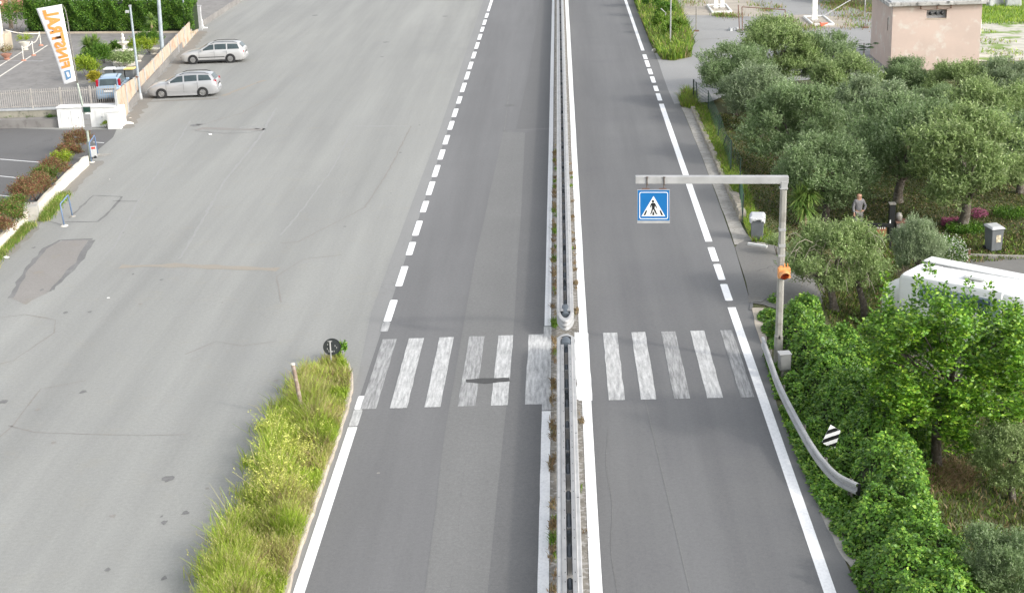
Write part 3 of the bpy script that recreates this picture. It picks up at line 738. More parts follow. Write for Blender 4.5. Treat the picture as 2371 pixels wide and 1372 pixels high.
# ================================================================ OVERHEAD PEDESTRIAN SIGN
def overhead():
    Y0 = 44.9
    base = aty(1801, 850, Y0); base.z = 0; top = aty(1815, 420, Y0)
    t = thing('overhead_sign', 'tall grey gantry pole reaching over the right lane with a hanging blue pedestrian crossing sign', 'road sign', (base.x, Y0, 0))
    ox = base.x; dx = top.x - base.x; H_ = top.z
    def L(p, y=0): return Vector((p.x - ox, y, p.z))
    def xz(b, pts, y0, y1, mi=0):
        n = len(pts); vs = [(p[0] - ox, y0, p[1]) for p in pts] + [(p[0] - ox, y1, p[1]) for p in pts]
        a = sum(pts[i][0] * pts[(i + 1) % n][1] - pts[(i + 1) % n][0] * pts[i][1] for i in range(n))
        fs = [tuple(range(n)), tuple(range(n, 2 * n))[::-1]] + [(i, n + i, n + (i + 1) % n, (i + 1) % n) for i in range(n)]
        if a < 0: fs = [f_[::-1] for f_ in fs]
        b.add(vs, fs, mi)
    b = MB(); zs = [-.3, 1.0, 1.02, 4.0, H_ - .15]; ws = [.20, .195, .165, .155, .15]
    vs = []
    for z, w_ in zip(zs, ws):
        cx = dx * z / H_; ch = w_ * .72
        vs += [(cx - w_ * .5 - .02 + .0, -ch * .6, z), (cx - w_ * .3, -w_ * .62, z), (cx + w_ * .3, -w_ * .62, z), (cx + w_ * .62, -ch * .6, z), (cx + w_ * .62, w_ * .6, z), (cx - w_ * .62, w_ * .6, z)]
    fs = [(i * 6 + k, i * 6 + (k + 1) % 6, (i + 1) * 6 + (k + 1) % 6, (i + 1) * 6 + k) for i in range(4) for k in range(6)] + [tuple(range(24, 30))]
    b.add(vs, fs); pole = b.build('pole', M['polemat'], t)
    b = MB()                                              # oval handhole and little pointed cover near the foot
    zc = aty(1808, 778, Y0).z; T_ = Matrix.Translation((dx * zc / H_, -.122, zc)) @ Matrix.Rotation(PI / 2, 4, 'X') @ Matrix.Scale(2.1, 4, (0, 1, 0))
    b.lathe([(.028, -.006), (.028, .006)], 12, T=T_); b.build('handhole', M['black'], pole)
    b = MB()
    for k, (a0, a1) in enumerate([(527, 533), (563, 570), (588, 592), (640, 645), (618, 621)]):
        z0 = aty(1812, a0, Y0).z; z1 = aty(1812, a1, Y0).z; cx = dx * z0 / H_
        b.box((cx, 0, (z0 + z1) / 2), (.206, .215, z0 - z1), T=Matrix.Rotation(0, 4, 'Y'))
    b.build('pale_band', M['galvw'], pole)
    a0 = aty(1471, 415.5, Y0); a1 = aty(1825, 415.5, Y0); hh = (aty(1650, 407, Y0).z - aty(1650, 424, Y0).z)
    b = MB(); m_ = (a0 + a1) / 2; ang = math.atan2(a1.z - a0.z, a1.x - a0.x)
    b.box((0, 0, 0), ((a1 - a0).length, hh * .9, hh), T=Matrix.Translation(L(m_)) @ Matrix.Rotation(-ang, 4, 'Y')); b.build('arm', M['galvw'], t, bevel=.012)
    b = MB(); c = aty(1815, 428, Y0); b.box(L(c), (.20, hh * 1.0, .26)); c2 = aty(1814, 435, Y0); b.box(L(c2), (.25, .26, .03)); b.build('elbow_bracket', M['galvw'], t, bevel=.008)
    # sign: frame, face, ring, triangle, man, stripes
    YS = Y0 - .05
    def z2(zx, zy):
        p = aty(1400 + zx / 2.7433, 360 + zy / 2.744, YS); return (p.x, p.z)
    b = MB(); xz(b, [z2(206, 428), z2(414, 428), z2(413, 214), z2(207, 216)], -.05 - .05, 0.0 - .05); panel = b.build('sign_panel', M['galvw'], t, bevel=.004)
    b = MB(); xz(b, [z2(209, 410), z2(411, 410), z2(410, 217), z2(210, 218)], -.104, -.101, 0)
    def rr(x0, y0, x1, y1, r, n=5):
        o_ = []
        for cx, cy, a in ((x1 - r, y0 + r, -90), (x1 - r, y1 - r, 0), (x0 + r, y1 - r, 90), (x0 + r, y0 + r, 180)):
            for k in range(n + 1): an = R(a + 90 * k / n); o_.append((cx + r * math.cos(an), cy + r * math.sin(an)))
        return o_
    A_, B_ = rr(220, 229, 402, 401, 12), rr(224.5, 233.5, 397.5, 396.5, 9)
    n = len(A_); vs = [(z2(*p)[0] - ox, -.107, z2(*p)[1]) for p in A_ + B_]
    b.add(vs, [(i, (i + 1) % n, n + (i + 1) % n, n + i) for i in range(n)], 1)
    b.add([(v[0], -.1045, v[2]) for v in vs], [((i + 1) % n, i, n + i, n + (i + 1) % n) for i in range(n)], 1)
    xz(b, [z2(310, 254), z2(384, 383), z2(233, 383)], -.107, -.104, 1)
    def poly(pts): xz(b, [z2(*p) for p in pts], -.110, -.1075, 2)
    poly([(306 + 8 * math.cos(a * PI / 6), 288 + 8.5 * math.sin(a * PI / 6)) for a in range(12)])
    poly([(297, 298), (317, 298), (319, 318), (316, 334), (300, 334), (299, 316)])                 # trunk
    poly([(315, 299), (319, 299), (331, 324), (329, 333), (325, 331), (325, 325), (315, 310)])      # arm back
    poly([(298, 299), (295, 301), (288, 318), (290, 328), (295, 327), (294, 319), (301, 310)])      # arm forward
    poly([(300, 332), (310, 332), (304, 348), (297, 366), (287, 370), (286, 366), (292, 362)])      # leg
    poly([(306, 332), (316, 332), (324, 346), (331, 364), (337, 367), (330, 371), (324, 368), (314, 350)])
    poly([(246, 376), (258, 376), (271, 346), (261, 346)]); poly([(302, 376), (315, 376), (313, 354), (304, 354)])
    poly([(358, 376), (371, 376), (357, 346), (347, 346)])
    b.build('sign_face', [M['signblue'], M['signwhite'], M['black']], panel)
    for (xa, xb) in ((1490, 1500), (1530, 1539)):
        p0 = aty(xa - 4, 436, YS); p1 = aty(xb + 4, 436, YS); b = MB(); b.bar(L(p0, -.08), L(p1, -.08), .05, .02)
        pc = aty((xa + xb) / 2 + 1, 436, YS); pt = aty((xa + xb) / 2 + 3, 409, YS)
        b.tube([L(pc, -.08), L(pc, -.05) + Vector((.03, 0, .12)), L(pt, -hh * .5 - .015)], .011, 6, 1)
        pb = aty((xa + xb) / 2 + 3, 427, YS); b.tube([L(pt, -hh * .5 - .012), L(pb, -hh * .5 - .012), L(pb, hh * .5)], .018, 6, 1); b.box(L(pt, -hh * .5 - .015), (.07, .03, .03), 1); b.box(L(pb, -hh * .5 - .02), (.07, .03, .03), 1)
        b.build('hanger', [M['rust'], M['hangd']], t)
    # amber warning lamp strapped to the pole
    c = aty(1812.5, 626, Y0); cl = L(c, -.23)
    lamp = None
    b = MB(); b.box(cl, (.38, .20, .34)); lamp = b.build('warning_lamp', M['amberbox'], t, bevel=.03)
    b = MB(); vs = []
    for y_, r_ in ((-.10, .175), (-.38, .165)):
        for k in range(13): a = PI * k / 12; vs.append((cl.x + r_ * math.cos(a), cl.y + y_, cl.z - .05 + r_ * math.sin(a) * .95))
    b.add(vs, [(k, k + 1, 13 + k + 1, 13 + k) for k in range(12)]); o = b.build('visor', M['amberbox'], lamp); o.modifiers.new('shell', 'SOLIDIFY').thickness = .012
    b = MB(); b.lathe([(.155, 0), (.12, .03), (.0, .045)], 18, T=Matrix.Translation((cl.x, cl.y - .105, cl.z - .04)) @ Matrix.Rotation(PI / 2, 4, 'X')); b.build('lens', M['amber'], lamp, smooth=True)
    b = MB(); b.box(cl + Vector((.03, .05, .22)), (.05, .05, .14), taper=.5); b.box(cl + Vector((.12, .05, .22)), (.03, .05, .12)); b.box(cl + Vector((-.08, .04, .19)), (.1, .03, .04)); b.build('bracket', M['amberbox'], lamp)
M['hangd'] = mat('dark_hanger_steel', (.07, .065, .06), (.14, .10, .08), 9, rough=.7)
M['polemat'] = mat('concrete_pole', (.37, .36, .325), (.27, .262, .235), .9, rough=.85, c3=(.18, .17, .145), s3=2.5, lo3=.5, hi3=.7, bmp=.2, stretch=(1, 1, .5))
overhead()
#%%PART3
# ================================================================ KERBED GRASS ISLAND (lower left)
kerb_px = [(795, 838), (806, 852), (813, 875), (813, 900), (803, 945), (786, 1000), (768, 1058), (745, 1120), (722, 1190), (697, 1262), (676, 1325), (655, 1400), (600, 1600)]
isl_left = [(470, 1600), (430, 1400), (478, 1300), (535, 1200), (575, 1110), (590, 1050), (600, 985), (640, 930), (672, 890), (700, 862), (738, 840), (768, 830)]
isl_left = [(a + (30 if b_ > 900 else 18), b_) for a, b_ in isl_left]
isl = px(kerb_px) + px(isl_left)
kp = px(kerb_px)
b = MB(); fine = []
for i in range(len(kp) - 1):
    for k in range(5): fine.append(kp[i].lerp(kp[i + 1], k / 5))
fine.append(kp[-1]); rd = random.Random(8)
fine = [p + Vector((rd.uniform(-.02, .02), rd.uniform(-.02, .02), 0)) for p in fine]
b.sweep([(-.07, -.05), (-.075, .12), (-.05, .135), (.06, .13), (.075, .11), (.08, -.05)][::-1], fine)
tag(b.build('kerb', mat('island_kerb', (.50, .44, .36), (.36, .31, .25), 2.0, rough=.95, c3=(.26, .27, .14), s3=4, lo3=.58, hi3=.7, coord='P', bmp=.5)), kind='structure')
sheet('verge', [(p.x, p.y) for p in isl], .06, M['verge'])
rg = np.random.default_rng(11)
def zones(P, rg):
    """material by place: 0 green, 1 straw, 2 brown; from the far end (brown) to the near end (green left, straw right)"""
    y = P[:, 1]; n = len(P); r = rg.uniform(size=n)
    xk = np.interp(y, [q.y for q in kp[::-1]], [q.x for q in kp[::-1]]); d = xk - P[:, 0]
    m = np.zeros(n, int)
    far = y > 41.8; m[far] = np.where(r[far] < .25, 2, np.where(r[far] < .72, 1, 0))
    near = ~far; edge = near & (d < .9); m[edge] = np.where(r[edge] < .22, 2, np.where(r[edge] < .75, 1, 0))
    inn = near & (d >= .9); m[inn] = np.where(r[inn] < .70, 0, 1)
    return m, d
P = scatter(rg, [(p.x, p.y) for p in isl], 38000); m_, d_ = zones(P, rg)
m_[(np.sin(P[:, 1] * 2.1) + np.cos(P[:, 0] * 2.7)) > 1.15] = 0
h = np.where(P[:, 1] > 42, .40, .62) * (.45 + .55 * np.clip(d_ / .8, 0, 1)) * rg.uniform(.45, 1.25, len(P)) * (1.02 + .32 * np.sin(P[:, 0] * 3.3 + P[:, 1] * 1.1) + .22 * np.sin(P[:, 1] * 4.7))
tall = rg.uniform(size=len(P)) < .045; h[tall] *= 1.35
grass, tips = blades('verge_grass', 12, P, np.full(len(P), .05), h, .019, [M['grassg'], M['grassy'], M['grassb']], m_, .55, 'tall mixed green and straw coloured grass filling the kerbed island', 'grass')
# mustard flowers and seed heads
sel = np.where((P[:, 1] > 34.3) & (P[:, 1] < 39.9) & (d_ > .35) & (rg.uniform(size=len(P)) < .34))[0]
sel = sel[(np.sin(P[sel, 0] * 3.1) * np.cos(P[sel, 1] * 2.3) + rg.normal(size=len(sel)) * .35) > .2]
FP = tips[sel] + rg.normal(size=(len(sel), 3)) * .02; FP = np.repeat(FP, 5, 0) + rg.normal(size=(len(sel) * 5, 3)) * .03
V, Fq = leafquads(FP, rsph(rg, len(FP)), rsph(rg, len(FP)), .05, .035)
tag(linkm('wild_mustard', npmesh('wild_mustard', V, Fq, M['petal'])), 'drift of small yellow mustard flowers in the kerbed grass island', 'wildflowers', kind='stuff')
sel = np.where((P[:, 1] < 36.5) & (rg.uniform(size=len(P)) < .11))[0]
FP = np.repeat(tips[sel], 7, 0) + rg.normal(size=(len(sel) * 7, 3)) * .012; FP[:, 2] += np.tile(np.linspace(-.08, .06, 7), len(sel))
D = rsph(rg, len(FP)) * .5 + np.array([[0, 0, 1]])
V, Fq = leafquads(FP, D, rsph(rg, len(FP)), .055, .014)
tag(linkm('seed_heads', npmesh('seed_heads', V, Fq, M['grassy'])), 'pale oat seed heads above the near end of the island grass', 'grass', kind='stuff')
# clumps of weeds on the left margin: spreading blades at the asphalt edge
Pm = np.array([(at(a, b_).x, at(a, b_).y) for a, b_ in [(a_ + 28, c_) for a_, c_ in [(560, 1075), (545, 1150), (520, 1200), (500, 1240), (470, 1310), (590, 1000), (620, 950), (655, 905), (690, 868), (500, 1260), (455, 1335)]]])
Pm = np.repeat(Pm, 170, 0) + rg.normal(size=(len(Pm) * 170, 2)) * .22
blades('margin_grass', 13, Pm, np.full(len(Pm), .0), rg.uniform(.15, .5, len(Pm)), .02, [M['grassg'], M['grassy']], (rg.uniform(size=len(Pm)) < .35).astype(int), .8, 'loose grass spilling over the left margin of the island onto the yard', 'grass')

def leafball(name, m, loc, r, h, n=900, L=.09, Wd=.05, seed=1, stem=M['bark'], label=None, cat='shrub', group=None, m2=None, p2=0, up=.5, lumps=None, per=7, stems=3):
    t = thing(name, label, cat, loc, 0, group)
    lumps = lumps or max(5, int(12)); tw = max(2, int(n / lumps / per))
    me, c, _ = crown_mesh('foliage', seed, r, h * .5, lumps, tw, per, L, Wd, m, up=up, lumpr=.4, twl=.22 * max(r, .3) / .5, zc=h * .55, m2=m2, p2=p2, spread=.75)
    linkm('foliage', me, t)
    rd = random.Random(seed); b = MB()
    for k in range(stems):
        q = c[k % len(c)] * .8; b.tube([(rd.uniform(-.05, .05), rd.uniform(-.05, .05), -.05), (q[0] * .5, q[1] * .5, q[2] * .5), tuple(q)], [.022 + r * .01, .016, .006], 5)
    b.build('stem', stem, t)
    return t
leafball('roadside_shrub', M['bright'], at(790, 838), .26, .60, 900, .085, .05, 31, label='small bright green leafy shrub growing beside the round sign at the island tip')

# round sign seen from behind
def roundsign():
    Y0 = at(768, 850).y; x0 = at(768, 850).x
    t = thing('round_sign', 'dark back of a round road sign on a thin pole at the island tip', 'road sign', (x0, Y0, 0), 0)
    c = aty(768, 803, Y0); r = 20.0 / ppm(c)
    T_ = Matrix.Translation((c.x - x0, .045, c.z)) @ Matrix.Rotation(R(12), 4, 'Z') @ Matrix.Rotation(PI / 2, 4, 'X')
    b = MB(); b.lathe([(0, -.004), (r, -.004), (r + .006, 0), (r + .006, .02), (r - .012, .02), (r - .012, .004), (0, .004)], 40, T=T_); dsk = b.build('disc', M['darkgrey'], t, auto=30)
    b = MB()
    for (u, v) in ((-.13, .09), (-.15, -.06), (.10, .02), (.06, -.16), (-.11, -.12), (.15, -.05)):
        b.box((u, v, .012), (.022, .05, .006), T=T_)
    b.build('clip', M['galvw'], dsk)
    b = MB(); b.tube([(0, 0, -.2), (0, 0, c.z + .20)], .025, 10); b.box((.0, .02, c.z + .19), (.14, .03, .03)); b.box((.0, .02, c.z - .16), (.14, .03, .03)); b.build('pole', M['galvw'], t)
roundsign()
def woodpost():
    p0 = at(704, 972); Y0 = p0.y; tp = aty(678, 842, Y0)
    t = thing('wooden_post', 'pale wooden post leaning to the left out of the island grass', 'post', (p0.x, Y0, 0))
    b = MB(); b.tube([(.06, 0, -.2), (0.0, 0, 0), ((tp.x - p0.x) * .55, 0, tp.z * .55), (tp.x - p0.x, 0, tp.z)], [.07, .068, .062, .058], 10); b.build('shaft', mat('pale_post', (.31, .235, .18), (.24, .18, .14), 4, rough=.9, c3=(.40, .34, .29), s3=9, bmp=.3), t, auto=50)
    d = Vector((tp.x - p0.x, 0, tp.z)).normalized(); b = MB(); e = Vector((tp.x - p0.x, 0, tp.z)); b.tube([e - d * .03, e + d * .02], .061, 10); b.build('cut_end', M['offwhite'], t)
woodpost()

# ================================================================ PLANTER WALL, PARKING LOT
wl = px([(207, 382), (180, 408), (133, 452), (92, 497), (66, 515), (30, 556), (-20, 605), (-90, 680), (-260, 860)])
wl = [Vector((p.x, p.y, 0)) for p in wl]
lot = [(p.x, p.y) for p in wl] + [(-60, wl[-1].y), (-60, 86.9)] + [tuple(at(a, b_).xy) for a, b_ in [(0, 296), (130, 300), (270, 300), (262, 318), (238, 338), (226, 348)]]
sheet('parking_lot', lot, .005, M['lot'])
M['lotwhite'] = paintmat('lot_line_paint', .25, (.2, .2, .2), (.74, .74, .73))
for a, b_ in [((-60, 364), (103, 377)), ((-60, 402), (62, 414)), ((-60, 446), (50, 458)), ((216, 329.5), (241, 331))]:
    p, q = at(*a), at(*b_); n = Vector((0, .06, 0)); sheet('road_marking', [p - n, q - n, q + n, p + n], .010, M['lotwhite'])
t = thing('planter_wall', 'long low cream plastered wall with a raised square pier, beside the row of reddish shrubs', 'wall', (wl[3].x, wl[3].y, 0)); o0 = wl[3]
def wallseg(name, pts, h0, th, z0=-.1, m=M['plaster']):
    b = MB(); f_ = []
    for i in range(len(pts) - 1):
        for k in range(6): f_.append(pts[i].lerp(pts[i + 1], k / 6))
    f_.append(pts[-1]); rd = random.Random(3)
    vs = []
    for i, p in enumerate(f_):
        tt = f_[min(i + 1, len(f_) - 1)] - f_[max(i - 1, 0)]; tt.z = 0; tt.normalize(); r = Vector((tt.y, -tt.x, 0)); hh = h0 + rd.uniform(-.035, .035)
        for a, z in ((0, z0), (0, hh - .02), (.02, hh), (th - .02, hh), (th, hh - .02), (th, z0)): vs.append(p - o0 + r * (a + rd.uniform(-.012, .012)) + Vector((0, 0, z)))
    n = 6; fs = [(i * n + k, (i + 1) * n + k, (i + 1) * n + (k + 1) % n, i * n + (k + 1) % n) for i in range(len(f_) - 1) for k in range(n)] + [tuple(range(n)), tuple(range((len(f_) - 1) * n, len(f_) * n))[::-1]]
    b.add(vs, fs); bo = b.build(name, m, t)
    bm = bmesh.new(); bm.from_mesh(bo.data); bmesh.ops.recalc_face_normals(bm, faces=bm.faces); bm.to_mesh(bo.data); bm.free(); return bo
wallseg('wall_run', wl[0:4], .50, .22); wallseg('wall_run', wl[4:], .52, .22)
b = MB(); c = (wl[3] + wl[4]) / 2 - o0; b.box(c + Vector((-.10, .05, .26)), (.62, .95, .76), rz=.25); b.build('pier', M['beige'] if 0 else mat('grey_pier', (.46, .44, .40), (.38, .365, .33), 2, rough=.9), t, bevel=.02)
# shrubs along the wall
rd = random.Random(14)
spots = [(188, 330, .62, .95, 'red'), (168, 352, .5, .75, 'red'), (150, 375, .45, .85, 'lime'), (133, 398, .62, .85, 'red'), (112, 420, .6, .9, 'mix'), (92, 442, .62, 1.05, 'red'), (68, 466, .72, 1.15, 'red'), (48, 492, .55, .9, 'mix'), (20, 520, .7, 1.1, 'mix'), (2, 548, .6, 1.0, 'red')]
lab = ['reddish photinia shrub at the far end of the planter wall, beside the banner pole', 'low reddish shrub second from the far end of the planter wall', 'small lime green shrub among the reddish ones behind the planter wall', 'reddish brown shrub just nearer than the lime green one behind the wall', 'green and red shrub in the middle of the planter wall row', 'tall reddish shrub in the middle of the planter wall row, beside the second parking line', 'largest dark red shrub, beside the pier in the planter wall', 'small mixed shrub directly behind the square pier', 'broad green and brown shrub at the left picture edge, nearer than the pier', 'nearest reddish shrub of the planter wall row, at the left picture edge']
for i, (a, b_, r, h_, k) in enumerate(spots):
    p = at(a - 6, b_ + 22)
    mm = {'red': (M['photinia'], M['photired'], .5), 'mix': (M['photinia'], M['hedge'], .5), 'lime': (M['lime'], M['photinia'], .2)}[k]
    leafball('photinia_shrub' if k != 'lime' else 'lime_shrub', mm[0], (p.x, p.y, 0), r * 1.25, h_ * 1.12, 5000, .085, .034, 40 + i, label=lab[i], group='shrubs behind the planter wall', m2=mm[1], p2=mm[2], up=.8, lumps=24)
# grass tufts at the wall foot
seg = [(150, 452, 100, 512, .16), (70, 522, 0, 588, .14), (0, 590, -60, 660, .16)]
PT = []
for a, b_, c_, d_2, w_ in seg:
    p, q = at(a, b_), at(c_, d_2)
    for k in range(2600):
        u = rg.uniform(); v = p.lerp(q, u); PT.append((v.x + rg.normal() * w_, v.y + rg.normal() * w_))
PT = np.array(PT)
blades('wall_foot_grass', 15, PT, np.zeros(len(PT)), rg.uniform(.08, .32, len(PT)), .022, [M['turfb'], M['grassy']], (rg.uniform(size=len(PT)) < .3).astype(int), .7, 'green grass tufts along the foot of the cream planter wall', 'grass')
def litter(a, b_, s, label, m='whitepaint', seed=1):
    p = at(a, b_); rd = random.Random(seed); mbx = MB()
    T_ = Matrix.Translation((0, 0, s * .25))
    mbx.lathe([(s * .2, -s * .25), (s * .6, -s * .15), (s * .5, s * .1), (s * .1, s * .25)], 7, T=T_ @ Matrix.Scale(1.6, 4, (1, 0, 0)))
    for v in mbx.v: v += Vector((rd.uniform(-.15, .15), rd.uniform(-.15, .15), 0)) * s
    o = mbx.build('litter', M[m]); o.location = p; tag(o, label, 'litter')
litter(14, 597, .16, 'crumpled white litter on the yard beside the grass at the left picture edge'); litter(486, 312, .13, 'small white scrap lying on the dark yard patch', seed=3); litter(251, 690, .07, 'tiny white scrap lying alone in the middle of the left yard', seed=5)
litter(1986, 1271, .09, 'white scrap lying at the foot of the ivy near the right lane', seed=7)
litter(297, 288, .36, 'rounded pale stone at the foot of the corner fence post', 'offwhite', 9)

# blue tubular hoops
def hoop(pts, label, plate=True):
    (ax, ay), (bx, by), (cx, cy), (dx_, dy_) = pts      # foot, top near, top far, foot far
    f1 = at(ax, ay); f2 = at(dx_, dy_); t1 = aty(bx, by, f1.y); t2 = aty(cx, cy, f2.y); h_ = (t1.z + t2.z) / 2
    t = thing('blue_hoop_barrier', label, 'barrier', f1, 0, 'blue tubular hoops on the yard'); o_ = f1
    def l(p): return Vector(p) - o_
    g1 = Vector((t1.x, f1.y, h_ - .08)); g2 = Vector((t2.x, f2.y, h_ - .08)); d = (g2 - g1).normalized()
    b = MB(); b.tube([l(f1), l(g1), l(g1) + Vector((0, 0, .06)) + d * .02, l(g1) + Vector((0, 0, .08)) + d * .08, l(g2) + Vector((0, 0, .08)) - d * .08, l(g2) + Vector((0, 0, .06)) - d * .02, l(g2), l(f2)], .032, 8); b.build('hoop', M['bluepipe'], t, smooth=True)
    b = MB(); b.lathe([(.17, 0), (.15, .03), (.05, .05)], 12, c=(0, 0, 0)); b.build('footing', M['offwhite'], t)
    b = MB(); b.lathe([(.14, 0), (.12, .03), (.05, .05)], 12, c=l(f2)); b.build('footing', M['concrete'], t)
hoop([(149, 523), (139, 470), (158, 453), (168, 501)], 'blue tubular hoop barrier standing alone on the open yard')
hoop([(212, 376), (206, 328), (219, 316), (227, 358)], 'blue tubular hoop barrier at the end of the planter wall beside the banner pole')
# small sandwich notice beside the second hoop
p = at(214, 366); t = thing('notice_board', 'small white notice board with a red patch, beside the hoop at the wall end', 'sign', p, .3)
b = MB(); b.box((.10, .1, .32), (.32, .03, .60)); b.build('panel', M['binlid'], t, bevel=.01)
b = MB(); b.box((.10, .08, .52), (.20, .012, .11)); b.build('red_patch', M['red'], t)
b = MB(); b.lathe([(.07, .0), (.09, .05), (.03, .12)], 8, c=(.16, -.02, 0)); b.build('weight', M['black'], t)
p = at(222, 362); sheet('kerb', jag([(p.x - .9, p.y - .5), (p.x + .5, p.y - .1), (p.x + .75, p.y + .6), (p.x - .4, p.y + .4)], .08, 4, 2), .012, M['concrete'])

# ================================================================ BANNER POLE
def banner():
    Yb = at(209, 374).y
    base = at(209, 374); t = thing('banner_pole', 'tall leaning pole flying a long white feather banner with orange letters', 'flag', base); ox = base.x
    def l(a, b_, dy=0): p = aty(a, b_, Yb); return Vector((p.x - ox, dy, p.z))
    b = MB(); b.tube([Vector((0, 0, -.1)), l(205, 330), l(199, 280), l(189, 235), l(179, 192)], [.075, .07, .062, .055, .045], 10); b.build('pole', M['polegreen'], t, smooth=True)
    b = MB(); b.tube([l(179, 192), l(175, 165), l(169, 128), l(161, 82), l(157, 50), l(151, 22), l(144, 11)], [.04, .035, .03, .027, .024, .02, .016], 8); b.build('feather_rod', M['galvd'], t, smooth=True)
    b = MB()
    for a, b_ in ((154, 51), (163, 98), (169, 145), (177, 187)): b.tube([l(a - 7, b_ - 1, -.02), l(a + 3, b_ + 1, -.02)], .02, 6)
    b.build('rod_clip', M['galvd'], t)
    A = [Vector((q.x, q.z)) for q in (l(149, 196), l(177, 187), l(143, 10), l(84.5, 20))]   # bottom free, bottom pole, top pole, top free
    def bi(u, v):                                             # u bottom->top, v free edge->pole
        lo = A[0].lerp(A[1], v); hi = A[3].lerp(A[2], v); q = lo.lerp(hi, u); q.x += .10 * math.sin(u * PI) * (1 - v) * .4
        return q
    def w_(u, v): return -.04 + .04 * math.sin(u * 5) * (1 - v) - .04 * math.sin(v * PI)
    b = MB(); nu, nv = 40, 12
    for i in range(nu + 1):
        for j in range(nv + 1): q = bi(i / nu, j / nv); b.v.append(Vector((q.x, w_(i / nu, j / nv), q.y)))
    for i in range(nu):
        for j in range(nv): b.f.append([i * (nv + 1) + j, i * (nv + 1) + j + 1, (i + 1) * (nv + 1) + j + 1, (i + 1) * (nv + 1) + j]); b.m.append(0)
    cl = b.build('banner', M['cloth'], t, smooth=True); s_ = cl.modifiers.new('cloth', 'SOLIDIFY'); s_.thickness = .006; s_.offset = 0
    # lettering, mirrored as in the photograph
    cu = bpy.data.curves.new('lettering', 'FONT'); cu.body = 'FINSTRAL'; cu.size = 1; cu.offset = .05; cu.space_character = 1.06
    tmp = bpy.data.objects.new('tmp', cu); C.objects.link(tmp); dg = bpy.context.evaluated_depsgraph_get()
    me = bpy.data.meshes.new_from_object(tmp.evaluated_get(dg)); bpy.data.objects.remove(tmp)
    xs = [v.co.x for v in me.vertices]; x0, x1 = min(xs), max(xs)
    bm = bmesh.new(); bm.from_mesh(me)
    for v in bm.verts:
        u = .20 + .765 * (v.co.x - x0) / (x1 - x0); vv = .25 + .56 * (v.co.y / .70); q = bi(u, vv); v.co = Vector((q.x, w_(u, vv) - .028, q.y))
    bmesh.ops.recalc_face_normals(bm, faces=bm.faces); bm.to_mesh(me); bm.free(); me.materials.append(M['orange'])
    linkm('lettering', me, cl)
    b = MB(); O = [(.045, .30), (.165, .32), (.165, .74), (.06, .72)]; I = [(.075, .46), (.145, .42), (.145, .62), (.080, .66)]
    vs = []
    for u, v in O + I: q = bi(u, v); vs.append((q.x, w_(u, v) - .028, q.y))
    b.add(vs, [(i, (i + 1) % 4, 4 + (i + 1) % 4, 4 + i) for i in range(4)]); b.build('square_emblem', M['logoblue'], cl)
    # panels fixed on the pole
    b = MB(); q0, q1 = l(190, 244, -.1), l(213, 261, -.1); b.box((q0 + q1) / 2, (.50, .10, .34)); bx_ = b.build('rounded_box', M['galvw'], t, bevel=.06)
    b = MB(); b.box((q0 + q1) / 2 + Vector((.03, -.055, 0)), (.38, .02, .26)); b.build('dark_face', M['greenpanel'], bx_, bevel=.008)
    b = MB(); q0, q1 = l(194, 264, -.1), l(211, 300, -.1); b.box((q0 + q1) / 2 + Vector((.04, 0, 0)), (.36, .03, q0.z - q1.z)); 
    for k in range(2): b.box((q0 + q1) / 2 + Vector((.04, -.02, (k - .5) * .3)), (.34, .006, .02), 1)
    b.build('grey_plate', [M['galv'], M['galvd']], t)
banner()

# ================================================================ GARDEN
GZ = .5
fl = [at(276, 292), at(318, 228), at(458, 72)]
gpoly = [(fl[0].x - .15, fl[0].y + .1), (fl[2].x - .15, fl[2].y + 1), (fl[2].x - .3, 150), (-85, 150), (-85, 87.2)]
b = MB(); b.prism(gpoly[::-1], -.1, GZ); tag(b.build('garden_paving', M['paver']), kind='structure')
